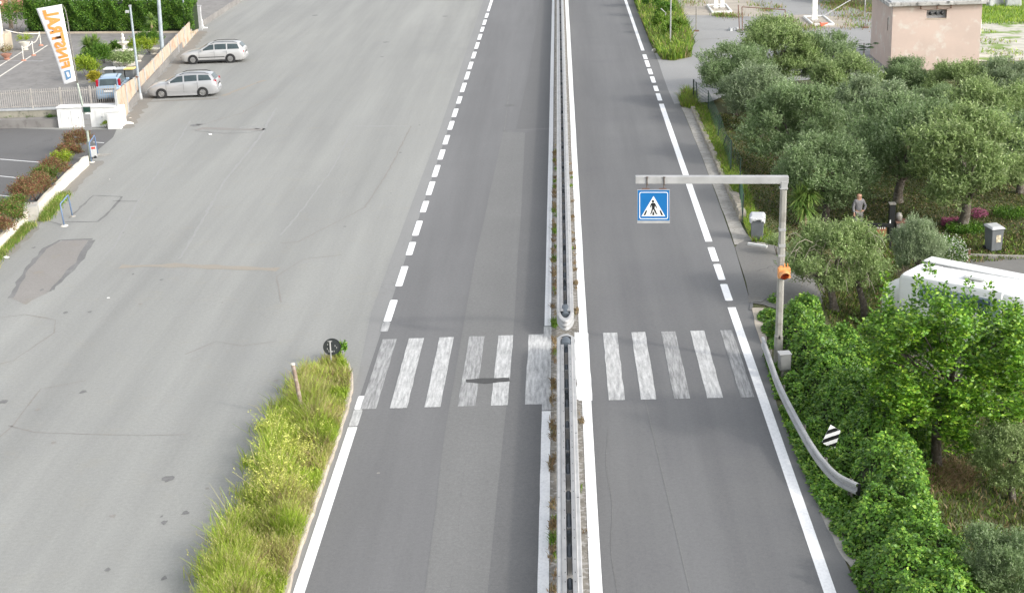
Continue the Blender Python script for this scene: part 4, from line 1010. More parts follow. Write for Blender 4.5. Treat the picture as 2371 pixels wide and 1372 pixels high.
# stone retaining wall and white meter cabinets
Yw = at(60, 291).y
t = thing('stone_wall', 'low mossy stone retaining wall under the white picket fence, at the left picture edge', 'wall', (at(60, 291).x, Yw, 0)); ox = t.location.x
xL, xR = at(-40, 291).x, at(137, 292).x
b = MB(); b.box(((xL + xR) / 2 - ox, .25, .42), (xR - xL, .5, .95)); b.build('masonry', M['stone'], t, bevel=.03)
b = MB(); b.box(((xL + xR) / 2 - ox, .25, .935), (xR - xL, .58, .08)); b.build('coping', M['greypost'], t, bevel=.015)
def cab():
    Y0 = at(200, 295).y; x0, x1 = aty(134, 280, Y0).x, aty(285, 280, Y0).x; h_ = aty(200, 249, Y0).z
    t = thing('meter_cabinet', 'long white painted masonry meter cabinet with doors at the fence corner', 'cabinet', ((x0 + x1) / 2, Y0, 0))
    w_ = x1 - x0
    b = MB(); b.box((0, .35, h_ / 2), (w_, .7, h_)); b.build('body', M['whitepaint'], t, bevel=.02)
    b = MB(); b.box((-.18, .33, h_ + .04), (w_ - .35, .82, .08)); b.build('top_slab', M['whitepaint'], t, bevel=.015)
    for (a, c_) in ((140, 163), (164, 187), (189, 205), (221, 241)):
        xa, xb = aty(a, 270, Y0).x - t.location.x, aty(c_, 270, Y0).x - t.location.x
        b = MB(); b.box(((xa + xb) / 2, -.012, h_ * .50), (xb - xa - .06, .03, h_ * .70)); d = b.build('door', M['whitepaint'], t, bevel=.008)
        b = MB(); b.box((xb - .12, -.035, h_ * .5), (.03, .02, .08)); b.build('handle', M['galv'], d)
    Y1 = at(266, 299).y; p = at(266, 299); t = thing('meter_box', 'small white box cabinet standing in front of the long white meter cabinet', 'cabinet', p)
    h2 = aty(266, 259, Y1).z; b = MB(); b.box((0, .15, h2 / 2), (.78, .34, h2)); b.build('body', M['whitepaint'], t, bevel=.02)
    b = MB(); b.box((0, .15, h2 + .025), (.88, .44, .05)); b.build('lid', M['whitepaint'], t, bevel=.01)
    b = MB(); b.box((0, -.03, h2 * .5), (.60, .02, h2 * .75)); b.build('door', M['whitepaint'], t, bevel=.006)
cab()
for i, (a, b_, r) in enumerate([(28, 290, .42), (75, 288, .55), (118, 291, .4)]):
    leafball('wall_weed', M['hedge'], at(a, b_), r, .5, 900, .08, .035, 60 + i, label=['low green weed clump at the foot of the stone wall, nearest the left edge', 'widest green weed clump at the foot of the stone wall', 'small green weed clump beside the white meter cabinet'][i], cat='plant')
leafball('wall_weed', M['lime'], at(246, 296), .3, .32, 500, .07, .03, 64, label='low yellowish weed tuft between the white cabinets', cat='plant')
# picket fence on the wall
p0, p1 = at(-12, 254, 1.0), at(273, 241, 1.0)
t = thing('picket_fence', 'white metal picket fence on the stone wall and behind the white cabinets', 'fence', (p1.x, p1.y, 0)); L_ = (p1 - p0); o_ = Vector((p1.x, p1.y, 0))
b = MB()
n = 58
for k in range(n + 1):
    q = p0.lerp(p1, k / n) - o_; b.box(q + Vector((0, 0, .55)), (.028, .028, 1.02)); b.box(q + Vector((0, 0, 1.09)), (.04, .04, .07), taper=.1)
b.build('picket', M['fencegrey'], t); b = MB()
for z in (.10, .93): b.bar(p0 - o_ + Vector((0, .03, z)), p1 - o_ + Vector((0, .03, z)), .03, .04)
b.build('rail', M['fencegrey'], t)
for a in (76, 143, 212, 272):
    q = p0.lerp(p1, (a + 12) / 285.0) - o_; b = MB(); b.box(q + Vector((0, 0, .56)), (.07, .07, 1.2)); b.build('post', M['fencegrey'], t)
# stained panel fence on the yard side
t = thing('panel_fence', 'long cream and rust stained panel fence with grey posts between the garden and the yard', 'fence', (fl[0].x, fl[0].y, 0)); o_ = Vector((fl[0].x, fl[0].y, 0))
def fpos(u): return fl[0].lerp(fl[1], u * 4.7) if u < .2128 else fl[1].lerp(fl[2], (u - .2128) / .7872)
def ftop(u): return 2.0 - .65 * sm(u / .24)
npan = 10
for k in range(npan):
    a, c_ = fpos(k / npan) - o_, fpos((k + 1) / npan) - o_; d = (c_ - a).normalized(); s_ = Vector((d.y, -d.x, 0)) * .03
    h0, h1 = ftop(k / npan), ftop((k + 1) / npan); a = a + d * .07; c_ = c_ - d * .07; b = MB(); nb = 9
    for j in range(nb):                                     # vertical ribs of the panel
        q0, q1 = a.lerp(c_, (j + .04) / nb), a.lerp(c_, (j + .96) / nb); z0_, z1_ = h0 + (h1 - h0) * j / nb, h0 + (h1 - h0) * (j + 1) / nb
        b.add([q0 - s_, q1 - s_, q1 + s_, q0 + s_, q0 - s_ + Vector((0, 0, z0_)), q1 - s_ + Vector((0, 0, z1_)), q1 + s_ + Vector((0, 0, z1_)), q0 + s_ + Vector((0, 0, z0_))], [(0, 3, 2, 1), (4, 5, 6, 7), (0, 1, 5, 4), (1, 2, 6, 5), (2, 3, 7, 6), (3, 0, 4, 7)])
    b.bar(a + Vector((0, 0, h0 - .25)) - s_ * 1.3, c_ + Vector((0, 0, h1 - .25)) - s_ * 1.3, .03, .06); b.bar(a + Vector((0, 0, .3)) - s_ * 1.3, c_ + Vector((0, 0, .3)) - s_ * 1.3, .03, .06)
    b.build('panel', M['panel'], t)
for k in range(npan + 1):
    q = fpos(k / npan) - o_; b = MB(); b.box(q + Vector((.0, 0, ftop(k / npan) / 2)), (.13, .13, ftop(k / npan) + .06)); b.build('post', M['greypost'], t)
q = fl[2]; b = MB(); b.box((0, 0, .95), (.3, .3, 2.0)); t = thing('gate_pier', 'grey pier at the far end of the stained panel fence', 'post', (q.x + .12, q.y + .6, 0)); b.build('shaft', M['greypost'], t, bevel=.02); b = MB(); b.box((0, 0, 1.98), (.38, .38, .08)); b.build('cap', M['greypost'], t)
t = thing('pipe_stub', 'small white pipe with a bent foot standing on the yard beyond the panel fence', 'pipe', at(473, 66)); b = MB(); b.tube([(-.12, 0, .75), (-.1, 0, .2), (.0, 0, .08), (.12, 0, .06)], .045, 8); b.build('pipe', M['whitepaint'], t, smooth=True); b = MB(); b.box((.1, 0, .05), (.34, .2, .1)); b.build('foot', M['whitepaint'], t)
# tall light poles
def lpole(a, b0, c_, d0, r, z, label, m=M['bluegrey'], lamp=False, foot=None):
    p = at(a, b0, z); Y0 = p.y; tp = aty(c_, d0, Y0); t = thing('light_pole', label, 'pole', p, 0, 'tall grey poles along the panel fence'); d = tp - p
    b = MB(); b.tube([(0, 0, 0), (d.x * .5, 0, d.z * .5), (d.x, 0, d.z)], [r, r * .9, r * .75], 12); b.build('shaft', m, t, auto=50)
    b = MB(); b.lathe([(r * 1.5, 0), (r * 1.5, .25), (r * 1.05, .4)], 12, c=(0, 0, 0)); b.build('base_sleeve', M['greypost'], t)
    if lamp:
        b = MB(); b.box((d.x - .22, 0, d.z - .35), (.22, .16, .16)); b.bar((d.x, 0, d.z - .28), (d.x - .18, 0, d.z - .32), .03, .03); b.build('floodlight', M['greypost'], t, bevel=.02)
        b = MB(); b.box((d.x, 0, d.z), (.14, .14, .12)); b.build('cap', M['greypost'], t)
        q = aty(318, 178, Y0) - p; b = MB(); b.lathe([(r * 1.4, -.04), (r * 1.4, .04)], 12, c=q); b.build('clamp', M['rust'], t)
lpole(326, 230, 301, 14, .085, 0, 'slim grey pole with a small floodlight, nearest of the poles along the panel fence', lamp=True)
lpole(378, 150, 363, -60, .15, 0, 'thickest pale pole behind the middle of the panel fence')
lpole(429, 88, 420, -60, .08, .0, 'slender pale pole at the far part of the panel fence beside the hedge')
# hedge
rg2 = np.random.default_rng(21)
def hedge():
    a, c_ = at(62, 76, GZ), at(452, 74, GZ); t = thing('hedge', 'long clipped bright green hedge along the back of the garden', 'hedge', (a + c_) / 2); o_ = (a + c_) / 2
    dx_ = c_ - a; n = 30000; u = rg2.uniform(size=n); f = rg2.uniform(size=n); Hh, D_ = 2.5, 1.9
    wob = .26 * np.sin(u * 31) + .16 * np.sin(u * 73 + 1) + .12 * np.sin(u * 51)
    top = f < .42; P = np.zeros((n, 3)); nn = np.zeros((n, 3))
    P[:, 0] = a.x + dx_.x * u - o_.x; P[:, 1] = a.y + dx_.y * u - o_.y
    P[top, 1] += rg2.uniform(0, D_, top.sum()); P[top, 2] = Hh + wob[top] + rg2.normal(size=top.sum()) * .10; nn[top] = [0, -.2, 1]
    s = ~top; z = rg2.uniform(0.05, 1, s.sum()) ** .8; P[s, 2] = z * (Hh + wob[s]); P[s, 1] += -.10 + wob[s] * .5 + .14 * np.sin(z * 9 + u[s] * 50) + rg2.normal(size=s.sum()) * .10; nn[s] = [0, -1, .35]
    V, Fq = leafquads(P, norm(rsph(rg2, n) + nn * .4), norm(nn + rsph(rg2, n) * .6), .15 * rg2.uniform(.6, 1.2, n), .085 * rg2.uniform(.7, 1.2, n))
    linkm('foliage', npmesh('foliage', V, Fq, M['hedge']), t)
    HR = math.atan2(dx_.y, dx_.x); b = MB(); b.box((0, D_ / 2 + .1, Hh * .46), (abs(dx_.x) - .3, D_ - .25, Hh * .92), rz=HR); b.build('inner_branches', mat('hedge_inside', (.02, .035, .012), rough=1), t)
    b = MB(); b.box((0, -.55, .06), (abs(dx_.x) + .4, .12, .16), rz=HR); b.build('bed_edge', M['beige'], t)
    for i, (aa, w_, h_, lb) in enumerate([(272, .9, 3.0, 'rounded darker shrub rising behind the middle of the clipped hedge'), (388, .9, 3.1, 'rounded shrub rising behind the right part of the clipped hedge')]):
        q = at(aa, 66, GZ); leafball('garden_shrub', M['hedge'], (q.x, q.y + 1.0, GZ), w_, h_, 1500, .12, .07, 70 + i, label=lb)
hedge()
q = at(38, 78, GZ); leafball('garden_shrub', M['hedge'], (q.x, q.y, GZ), 1.7, 2.2, 3500, .13, .07, 75, label='broad dark green shrub at the left end of the clipped hedge', lumps=22)
def yucca(name, loc, h_, r, heads, label, n=70, seed=1, m='yucca', skirt=True, wd=.05):
    rg = np.random.default_rng(seed); t = thing(name, label, 'yucca', loc); b = MB()
    VV, FF, k0 = [], [], 0; vs = []; fs = []
    for (hx, hy, hz, hr) in heads:
        b.tube([(hx * .2, hy * .2, -.1), (hx * .6, hy * .6, hz * .5), (hx, hy, hz)], [.13, .11, .08], 8)
        for k in range(n):
            az = rg.uniform(0, 2 * PI); el = rg.uniform(-.9 if skirt else -.1, 1.45); L_ = hr * rg.uniform(.75, 1.1)
            d = np.array([math.cos(az) * math.cos(el), math.sin(az) * math.cos(el), math.sin(el)]); s = np.array([-math.sin(az), math.cos(az), 0]) * wd * .5
            o = np.array([hx, hy, hz]); m1 = o + d * L_ * .5; e = o + d * L_ - np.array([0, 0, .22 * L_ * math.cos(el)])
            i = len(vs); vs += [o - s * .6, o + s * .6, m1 + s, m1 - s, e + s * .12, e - s * .12]; fs += [(i, i + 1, i + 2, i + 3), (i + 3, i + 2, i + 4, i + 5)]
    linkm('rosette', npmesh('rosette', np.array(vs), np.array(fs), M[m]), t); b.build('trunk', mat('yucca_trunk', (.36, .25, .17), (.25, .18, .12), 6, rough=.95), t)
    return t
q = at(213, 140, GZ); yucca('yucca_plant', q, 1.3, .9, [(-.15, 0, 1.0, .95), (.35, .1, 1.15, .85), (.1, -.2, .75, .7)], 'large spiky yucca with a straw coloured trunk, behind the white banner', 260, 3, wd=.095)
q = at(356, 104, GZ); yucca('yucca_plant', q, 1.9, .5, [(0, 0, 1.9, .6), (.12, 0, 1.0, .45)], 'slim yucca with two tufts, beside the thickest pale pole', 150, 4, wd=.08)
for i, (a, b_, r, h_, mm, lb) in enumerate([(203, 186, .75, 1.1, 'lime', 'bright green bush with pale flowers left of the blue car'), (226, 168, .8, 1.5, 'hedge', 'tall green bush behind the rear of the blue car'), (224, 202, .42, .75, 'yelleaf', 'small golden yellow bush touching the blue car'), (243, 146, .6, .9, 'yucca', 'spiky green plant between the yucca and the fountain'), (282, 158, .8, .7, 'olivey', 'low bush in front of the fountain'), (327, 136, .7, 1.1, 'lime', 'yellow green bush right of the fountain'), (346, 122, .75, 1.2, 'hedge', 'green bush beside the pale planter bowl'), (268, 132, .45, .8, 'hedge', 'small green bush left of the fountain'), (208, 176, .5, .7, 'olivey', 'pale green low bush between the banner and the blue car')]):
    leafball('garden_bush', M[mm], at(a, b_, GZ), r * 1.25, h_ * 1.2, 3400, .11, .055, 80 + i, label=lb, up=.6, lumps=20)
# fountain
p = at(291, 150, GZ); t = thing('garden_fountain', 'tiered white stone fountain with three bowls in the garden', 'fountain', p)
b = MB(); b.lathe([(.85, 0), (.9, .25), (.8, .25), (.75, .1), (0, .1)], 28); b.build('basin', M['offwhite'], t, auto=40)
b = MB(); b.lathe([(.25, .1), (.14, .3), (.13, .75), (.2, .8), (.62, 1.0), (.64, 1.05), (.3, .98), (.11, 1.0), (.10, 1.35), (.4, 1.55), (.42, 1.6), (.1, 1.56), (.08, 1.7), (.15, 1.85), (.08, 2.0), (.1, 2.12), (0, 2.25)], 24); b.build('tiers', M['offwhite'], t, auto=40)
def bowl(a, b_, r, h_, label, mm, seed, m='offwhite', z=GZ):
    p = at(a, b_, z); t = thing('planter_bowl', label, 'planter', p); b = MB(); b.lathe([(r * .5, 0), (r * .55, .05), (r * .4, .12), (r * .9, h_ * .8), (r, h_), (r * .9, h_), (r * .8, h_ * .9), (0, h_ * .9)], 18); b.build('bowl', M[m], t, auto=40)
    me, c, _ = crown_mesh('foliage', seed, r * .95, .22, 7, 12, 6, .10, .05, M[mm], zc=h_ + .12); linkm('foliage', me, t)
bowl(357, 126, .5, .45, 'pale stone bowl planter at the far right of the garden', 'lime', 91); bowl(320, 143, .45, .42, 'white bowl planter with a red rim right of the fountain', 'olivey', 92); bowl(59, 116, .42, .62, 'white footed planter with green plants between the chain posts', 'lime', 93); bowl(16, 138, .42, .42, 'low pot of reddish plants near the left picture edge', 'photinia', 94, 'brick')
# chain fence posts, lines on the paving
def chain(pts, label):
    p0 = pts[0]; t = thing('chain_barrier', label, 'chain', p0); b = MB()
    for i in range(len(pts) - 1):
        a, c_ = pts[i] - p0, pts[i + 1] - p0; n = 10; P_ = [a.lerp(c_, k / n) - Vector((0, 0, .22 * math.sin(PI * k / n) * (a - c_).length / 5)) for k in range(n + 1)]; b.tube(P_, .035, 6)
    b.build('chain', M['offwhite'], t)
ps = [at(95, 106, GZ), at(78, 129, GZ), at(55, 141, GZ)]
for i, p in enumerate(ps):
    t = thing('chain_post', ['thin white chain post beside the upper left edge of the banner', 'white chain post with a round knob left of the banner', 'thin white chain post below the footed planter'][i], 'post', p, 0, 'white posts carrying the garden chain')
    b = MB(); b.tube([(0, 0, 0), (0, 0, 1.0)], .035, 8); b.build('shaft', M['offwhite'], t); b = MB(); b.lathe([(0, -.06), (.06, 0), (0, .06)], 10, c=(0, 0, 1.03)); b.build('knob', M['whitepaint'], t); b = MB(); b.lathe([(.2, 0), (.14, .1)], 10); b.build('foot', M['brick'], t)
up = Vector((0, 0, .95)); pw = aty(12, 70, at(12, 118, GZ).y)
chain([pw, ps[0] + up, ps[1] + up, ps[2] + up], 'white chain strung from the porch pillar along the garden posts')
for a, c_ in (((-20, 190), (110, 105)), ((-20, 165), (55, 118)), ((150, 143), (205, 143)), ((-10, 141.5), (100, 141.5))):
    p, q = at(a[0], a[1], GZ), at(c_[0], c_[1], GZ); d = (q - p).normalized(); n = Vector((-d.y, d.x, 0)) * .07; sheet('path', [(v.x, v.y) for v in (p - n, q - n, q + n, p + n)], GZ + .006, M['offwhite'] if a[0] < 0 and a[1] > 150 else M['greypost'])
# porch at the left edge and the house behind
p = at(10, 118, GZ); Y0 = p.y
t = thing('porch_pillar', 'beige porch pillar standing on a low plastered plinth at the left picture edge', 'pillar', p)
b = MB(); b.box((-.1, 0, 2.6), (.32, .32, 5.2)); b.box((-.1, .1, 3.6), (.5, .5, .16)); b.build('shaft', M['offwhite'], t, bevel=.02)
b = MB(); b.box((-.55, .6, .65), (1.6, 1.4, 1.3)); b.build('plinth', M['beige'], t, bevel=.02)
b = MB()
for k in range(5): b.add([(-1.6 + k * .36, -.1, 5.2), (-1.3 + k * .36, -.1, 5.2), (-.15, -.12, 3.6), (-.25, -.12, 3.6), (-1.6 + k * .36, -.04, 5.2), (-1.3 + k * .36, -.04, 5.2), (-.15, -.06, 3.6), (-.25, -.06, 3.6)], [(0, 1, 2, 3), (7, 6, 5, 4), (0, 4, 5, 1), (1, 5, 6, 2), (3, 2, 6, 7), (0, 3, 7, 4)])
b.build('gathered_curtain', M['beige'], t)
pb = aty(20, 40, 136)
t = thing('house', 'low terracotta and white house wall with a grey shutter behind the garden hedge', 'house', (pb.x, 138, GZ)); ox = pb.x
x1, x2, x3 = aty(76, 10, 138).x - ox, aty(106, 10, 138).x - ox, aty(405, 2, 138).x - ox
b = MB(); b.box(((x1 - 8) / 2, .5, 3), (x1 + 8, 1, 6)); b.build('wall', M['brick'], t)
b = MB(); b.box(((x1 + x3) / 2, .6, 2.5), (x3 - x1, 1, 5)); b.build('wall', M['whitepaint'], t)
b = MB(); b.box(((x1 + x2) / 2, .04, 2.2), (x2 - x1, .1, 4.4))
for k in range(14): b.box(((x1 + x2) / 2, -.02, .3 + k * .3), (x2 - x1 - .1, .03, .03), 1)
b.build('shutter', [M['greypost'], M['galvd']], t)
b = MB(); b.box(((x1 + x3) / 2, -.35, 5.05), (x3 - x1 + .4, 2.8, .18)); b.build('roof', M['greypost'], t)
b = MB(); b.box((3.2, -.5, .9), (2.6, .6, 1.9)); b.build('low_wall', M['offwhite'], t)
q = at(26, 66, GZ); t = thing('garden_tree', 'bare brownish trunk with a few leaves standing behind the porch pillar', 'tree', q)
b = MB(); trunk_mb(b, (0, 0, 0), [(-.8, 0, 4), (.5, .4, 4.4), (1.3, 0, 4.2)], .17, 3, .7); b.build('trunk', M['wood'], t); me, c, _ = crown_mesh('crown', 33, 1.3, .7, 10, 16, 6, .14, .07, M['hedge'], zc=4.4); linkm('crown', me, t)

# three bins behind the blue car
for i, (a, mm, lb) in enumerate([(255, 'signwhite', 'wheeled bin with a white lid behind the blue car'), (280, 'binlid', 'wheeled bin with a grey lid between the white and the yellow lidded bins'), (302, 'yellow', 'wheeled bin with a yellow lid behind the blue car')]):
    Y0 = at(270, 196, GZ).y; q = aty(a, 170, Y0); t = thing('wheeled_bin', lb, 'bin', (q.x, Y0, GZ), 0, 'lidded bins behind the blue car'); h_ = aty(a, 160, Y0).z - GZ
    b = MB(); b.box((0, 0, h_ / 2), (.52, .55, h_), taper=1.1); b.build('body', M['bingrey'], t, bevel=.03)
    b = MB(); b.box((0, -.02, h_ + .05), (.64, .74, .08)); b.build('lid', M[mm], t, bevel=.02)

# ================================================================ CARS
def loft(mb, secs, mi=0, cap=True):
    n = len(secs[0][1]); vs = [(x, y, z) for x, pr in secs for y, z in pr]
    fs = [(i * n + k, (i + 1) * n + k, (i + 1) * n + k + 1, i * n + k + 1) for i in range(len(secs) - 1) for k in range(n - 1)]
    if cap: fs += [tuple(range(n)), tuple(range((len(secs) - 1) * n, len(secs) * n))[::-1]]
    mb.add(vs, fs, mi)
def car(label, loc, rz, S, paint, W_, kind='wagon', rims='spoke'):
    """S: stations (x, half width, sill z, belt z, roof half width, roof z)"""
    t = thing('parked_car', label, 'car', loc, rz)
    b = MB(); secs = []
    for x, w_, zs, zb, rw, zr in S:
        half = [(w_ * .80, zs - .04), (w_ * .96, zs), (w_, zs + .18), (w_, (zs + zb) / 2 + .04), (w_ * .975, zb - .04), (w_ * .955, zb), (rw + (w_ * .955 - rw) * .10, zb + (zr - zb) * .86), (rw * .90, zr - .012), (rw * .5, zr + .008), (0, zr + .012)]
        secs.append((x, half + [(-y, z) for y, z in half[-2::-1]]))
    loft(b, secs); body = b.build('body', paint, t); 
    bm = bmesh.new(); bm.from_mesh(body.data); bmesh.ops.recalc_face_normals(bm, faces=bm.faces)
    for e in bm.edges: e.smooth = not (e.is_manifold and e.calc_face_angle(0) > R(48))
    bm.to_mesh(body.data); bm.free(); body.data.polygons.foreach_set('use_smooth', [True] * len(body.data.polygons))
    def st(x):
        for i in range(len(S) - 1):
            if S[i][0] >= x >= S[i + 1][0]:
                u = (S[i][0] - x) / (S[i][0] - S[i + 1][0]); return [S[i][k] + (S[i + 1][k] - S[i][k]) * u for k in range(6)]
        return S[-1]
    def side(x, v, s, off=.010):                     # v 0 belt .. 1 roof edge
        _, w_, zs, zb, rw, zr = st(x); y0, z0 = w_ * .955, zb; y1, z1 = rw + (w_ * .955 - rw) * .10, zb + (zr - zb) * .86
        return Vector((x, s * (y0 + (y1 - y0) * v + off), z0 + (z1 - z0) * v + .004))
    for s in (1, -1):
        for (xa, xb, ta, tb) in W_['side']:          # window from xa (front) to xb; ta/tb: slanted front/rear top
            n = 5; b = MB(); P_ = []
            for k in range(n + 1):
                u = k / n; P_.append((side(xa + (xb - xa) * u, .10, s), side(ta + (tb - ta) * u, .95, s)))
            vs = [p for q in P_ for p in q]; fs = [(2 * k, 2 * k + 2, 2 * k + 3, 2 * k + 1) for k in range(n)]
            if s < 0: fs = [f_[::-1] for f_ in fs]
            b.add(vs, fs); o = b.build('side_window', M['glass'], t); o.modifiers.new('pane', 'SOLIDIFY').thickness = .008
    def cross(xa, xb, fa, name, m, inset=.86, par=t):
        b = MB(); A_, B_ = st(xa), st(xb); vs = []; n = 6
        for S_, x in ((A_, xa), (B_, xb)):
            wv = (S_[4] * .90) * inset
            for k in range(n + 1): y = -wv + 2 * wv * k / n; vs.append((x + fa[0] * .012, y, S_[5] + .014 * (1 - abs(y) / S_[4]) + fa[1] * .012))
        fs = [(k, k + 1, n + 1 + k + 1, n + 1 + k) for k in range(n)]; b.add(vs, fs); o = b.build(name, m, par); o.modifiers.new('pane', 'SOLIDIFY').thickness = .006; return o
    cross(W_['ws'][0], W_['ws'][1], (1, 1), 'windscreen', M['glass'], 1.04)
    cross(W_['rw'][0], W_['rw'][1], (-1, 1), 'rear_window', M['glass'], .98)
    wr = W_['wheel']; hw = max(s[1] for s in S)
    for (x, s) in ((W_['ax'][0], 1), (W_['ax'][0], -1), (W_['ax'][1], 1), (W_['ax'][1], -1)):
        T_ = Matrix.Translation((x, s * (hw + .004), wr)) @ Matrix.Rotation(-s * PI / 2, 4, 'X')
        b = MB(); b.lathe([(0, -.05), (wr + .055, -.05), (wr + .055, .0), (0, .002)], 28, T=T_); b.build('wheel_arch', M['trim'], t)
        w = MB(); T2 = Matrix.Translation((x, s * (hw - .10), wr)) @ Matrix.Rotation(-s * PI / 2, 4, 'X'); w.lathe([(0, .112), (wr * .60, .112), (wr * .66, .115), (wr * .70, .125), (wr * .93, .118), (wr, .09), (wr, -.09), (0, -.1)], 28, T=T2); wo = w.build('wheel', M['tyre'], t, auto=40)
        r_ = MB()
        if rims == 'spoke':
            r_.lathe([(wr * .63, .128), (wr * .56, .134), (wr * .54, .115)], 24, T=T2)
            for k in range(7): r_.box((wr * .28, 0, .126), (wr * .54, wr * .14, .02), T=T2 @ Matrix.Rotation(2 * PI * k / 7, 4, 'Z'))
            r_.lathe([(wr * .14, .138), (0, .142)], 12, T=T2); r_.lathe([(0, .1165), (wr * .62, .1165)], 20, mi=1, T=T2)
        else:
            r_.lathe([(wr * .63, .128), (wr * .55, .137), (wr * .45, .118), (wr * .36, .125), (wr * .18, .142), (0, .145)], 24, T=T2)
            for k in range(8): r_.box((wr * .50, 0, .127), (wr * .12, wr * .12, .012), 1, T=T2 @ Matrix.Rotation(2 * PI * k / 8, 4, 'Z'))
        r_.build('rim', [M['alloy'], M['trim']], wo)
        if s > 0 or True: pass
    # doors' shut lines, handles, strips
    for s in (1, -1):
        for x in W_['doors']:
            b = MB(); z0, z1 = S[4][2] + .10, st(x)[3]
            b.box((x, s * (st(x)[1] + .001), (z0 + z1) / 2 + .02), (.012, .008, z1 - z0 - .10)); b.build('door_gap', M['trim'], t)
        for x in W_['handles']:
            b = MB(); b.box((x, s * (st(x)[1] + .008), st(x)[3] - .12), (.20, .03, .035)); b.build('door_handle', paint, t, bevel=.008)
        if W_.get('strip'):
            b = MB(); x0, x1 = W_['strip']; b.box(((x0 + x1) / 2, s * (hw + .006), .47), (x0 - x1, .016, .05)); b.build('side_strip', W_['stripm'], t)
        b = MB(); b.box(((W_['ax'][0] + W_['ax'][1]) / 2, s * (hw - .03), S[4][2] + .02), (W_['ax'][0] - W_['ax'][1] - 2 * wr - .12, .05, .12)); b.build('sill', W_['sill'], t)
        q = side(W_['mirror'], .18, s); b = MB(); b.box(q + Vector((.02, s * .09, .04)), (.12, .20, .13)); b.build('wing_mirror', paint, t, bevel=.03)
        if W_.get('rails'):
            x0, x1, zr = W_['rails']; b = MB(); A_, B_ = st(x0), st(x1); ym = A_[4] * .88
            P_ = [Vector((x0, s * ym, st(x0)[5] - .01))] + [Vector((x0 + (x1 - x0) * k / 6, s * ym, st(x0 + (x1 - x0) * k / 6)[5] + .055)) for k in range(1, 6)] + [Vector((x1, s * ym, st(x1)[5] - .01))]
            b.tube(P_, .020, 6); b.build('roof_rail', M['trim'], t, smooth=True)
        # lamps
        fx = S[1]; b = MB(); b.box((fx[0] - .05, s * fx[1] * .72, fx[3] - .08), (.26, fx[1] * .42, .15)); b.build('headlight', M['lampglass'], t, bevel=.03)
        xr = S[-2]; x_, y_, z_, dx_, dy_, dz_ = W_['tail']; b = MB(); b.box((x_, s * y_, z_), (dx_, dy_, dz_)); b.build('tail_light', M['redlamp'], t, bevel=.02)
    fx = S[0]; b = MB(); b.box((fx[0] - .02, 0, fx[2] + .14), (.14, fx[1] * 1.7, .09)); b.box((fx[0] - .02, 0, fx[3] - .08), (.10, fx[1] * .8, .10)); b.build('grille', M['trim'], t, bevel=.02)
    rx = S[-1]; b = MB(); b.box((rx[0] + .02, 0, .42), (.14, rx[1] * 1.94, .22)); b.build('rear_bumper', W_['bump'], t, bevel=.04)
    b = MB(); b.box((rx[0] - .035 + W_.get('plx', 0), 0, W_['plate']), (.02, .52, .12)); b.build('number_plate', M['signwhite'], t)
    b = MB(); b.box((rx[0] - .02 + W_.get('plx', 0), 0, W_['plate'] + .1), (.03, .7, .05)); b.build('tailgate_trim', W_.get('gate', M['trim']), t)
    return t
S1 = [(2.33, .62, .30, .60, .56, .62), (2.24, .76, .24, .66, .62, .70), (1.95, .85, .20, .74, .70, .80), (1.45, .872, .20, .83, .72, .90), (1.02, .873, .20, .90, .72, .965), (.30, .873, .20, .93, .57, 1.36), (-.10, .873, .20, .945, .58, 1.43), (-.9, .873, .20, .955, .58, 1.45), (-1.72, .865, .20, .96, .57, 1.425), (-1.93, .855, .21, .97, .56, 1.37), (-2.22, .83, .24, .96, .60, 1.03), (-2.30, .78, .30, .86, .62, .94)]
W1 = dict(side=[(.82, -.12, .20, -.10), (-.20, -1.02, -.18, -1.00), (-1.12, -1.98, -1.10, -1.80)], ws=(1.00, .36), rw=(-1.96, -2.19), wheel=.315, ax=(1.42, -1.28), doors=(.95, -.15, -1.05), handles=(.02, -.90), strip=(1.02, -.88), stripm=M['trim'], sill=M['trim'], mirror=.70, rails=(.12, -1.80, 0), tail=(-2.17, .70, .80, .24, .22, .17), bump=M['silver2'], plate=.62, plx=-.0)
pf, pr_ = at(448, 149), at(541, 146); cx = (pf.x + pr_.x) / 2 - .07; ang = math.atan2(-(pf.y - pr_.y), -(pf.x - pr_.x))
car('pale silver estate car with dark sills, farther of two parked beside the panel fence', (cx, (pf.y + pr_.y) / 2 + .87, 0), PI + R(2), S1, M['silver2'], W1)
S2 = [(2.20, .60, .28, .58, .54, .60), (2.12, .74, .22, .64, .62, .69), (1.82, .83, .19, .76, .68, .83), (1.40, .848, .19, .86, .70, .95), (1.08, .85, .19, .91, .70, 1.0), (.35, .85, .19, .95, .56, 1.38), (-.10, .85, .19, .97, .57, 1.46), (-.9, .85, .19, 1.0, .57, 1.48), (-1.68, .845, .19, 1.03, .56, 1.45), (-1.88, .835, .20, 1.04, .55, 1.39), (-2.16, .81, .22, .98, .60, 1.02), (-2.24, .76, .28, .84, .62, .90)]
W2 = dict(side=[(.90, -.10, .25, -.08), (-.20, -1.00, -.18, -.98), (-1.10, -1.93, -1.08, -1.72)], ws=(1.06, .40), rw=(-1.90, -2.13), wheel=.305, ax=(1.31, -1.31), doors=(.98, -.13, -1.02), handles=(.05, -.88), strip=(.95, -.85), stripm=M['silver'], sill=M['silver'], mirror=.74, rails=(.12, -1.72, 0), tail=(-2.13, .69, .92, .16, .18, .30), bump=M['silver'], plate=.66)
pf, pr_ = at(368, 229), at(471, 225); cx = (pf.x + pr_.x) / 2
car('silver estate car with plain round wheels, nearer of two parked beside the panel fence', (cx + .05, (pf.y + pr_.y) / 2 + .85, 0), PI + R(2.5), S2, M['silver'], W2, rims='plain')
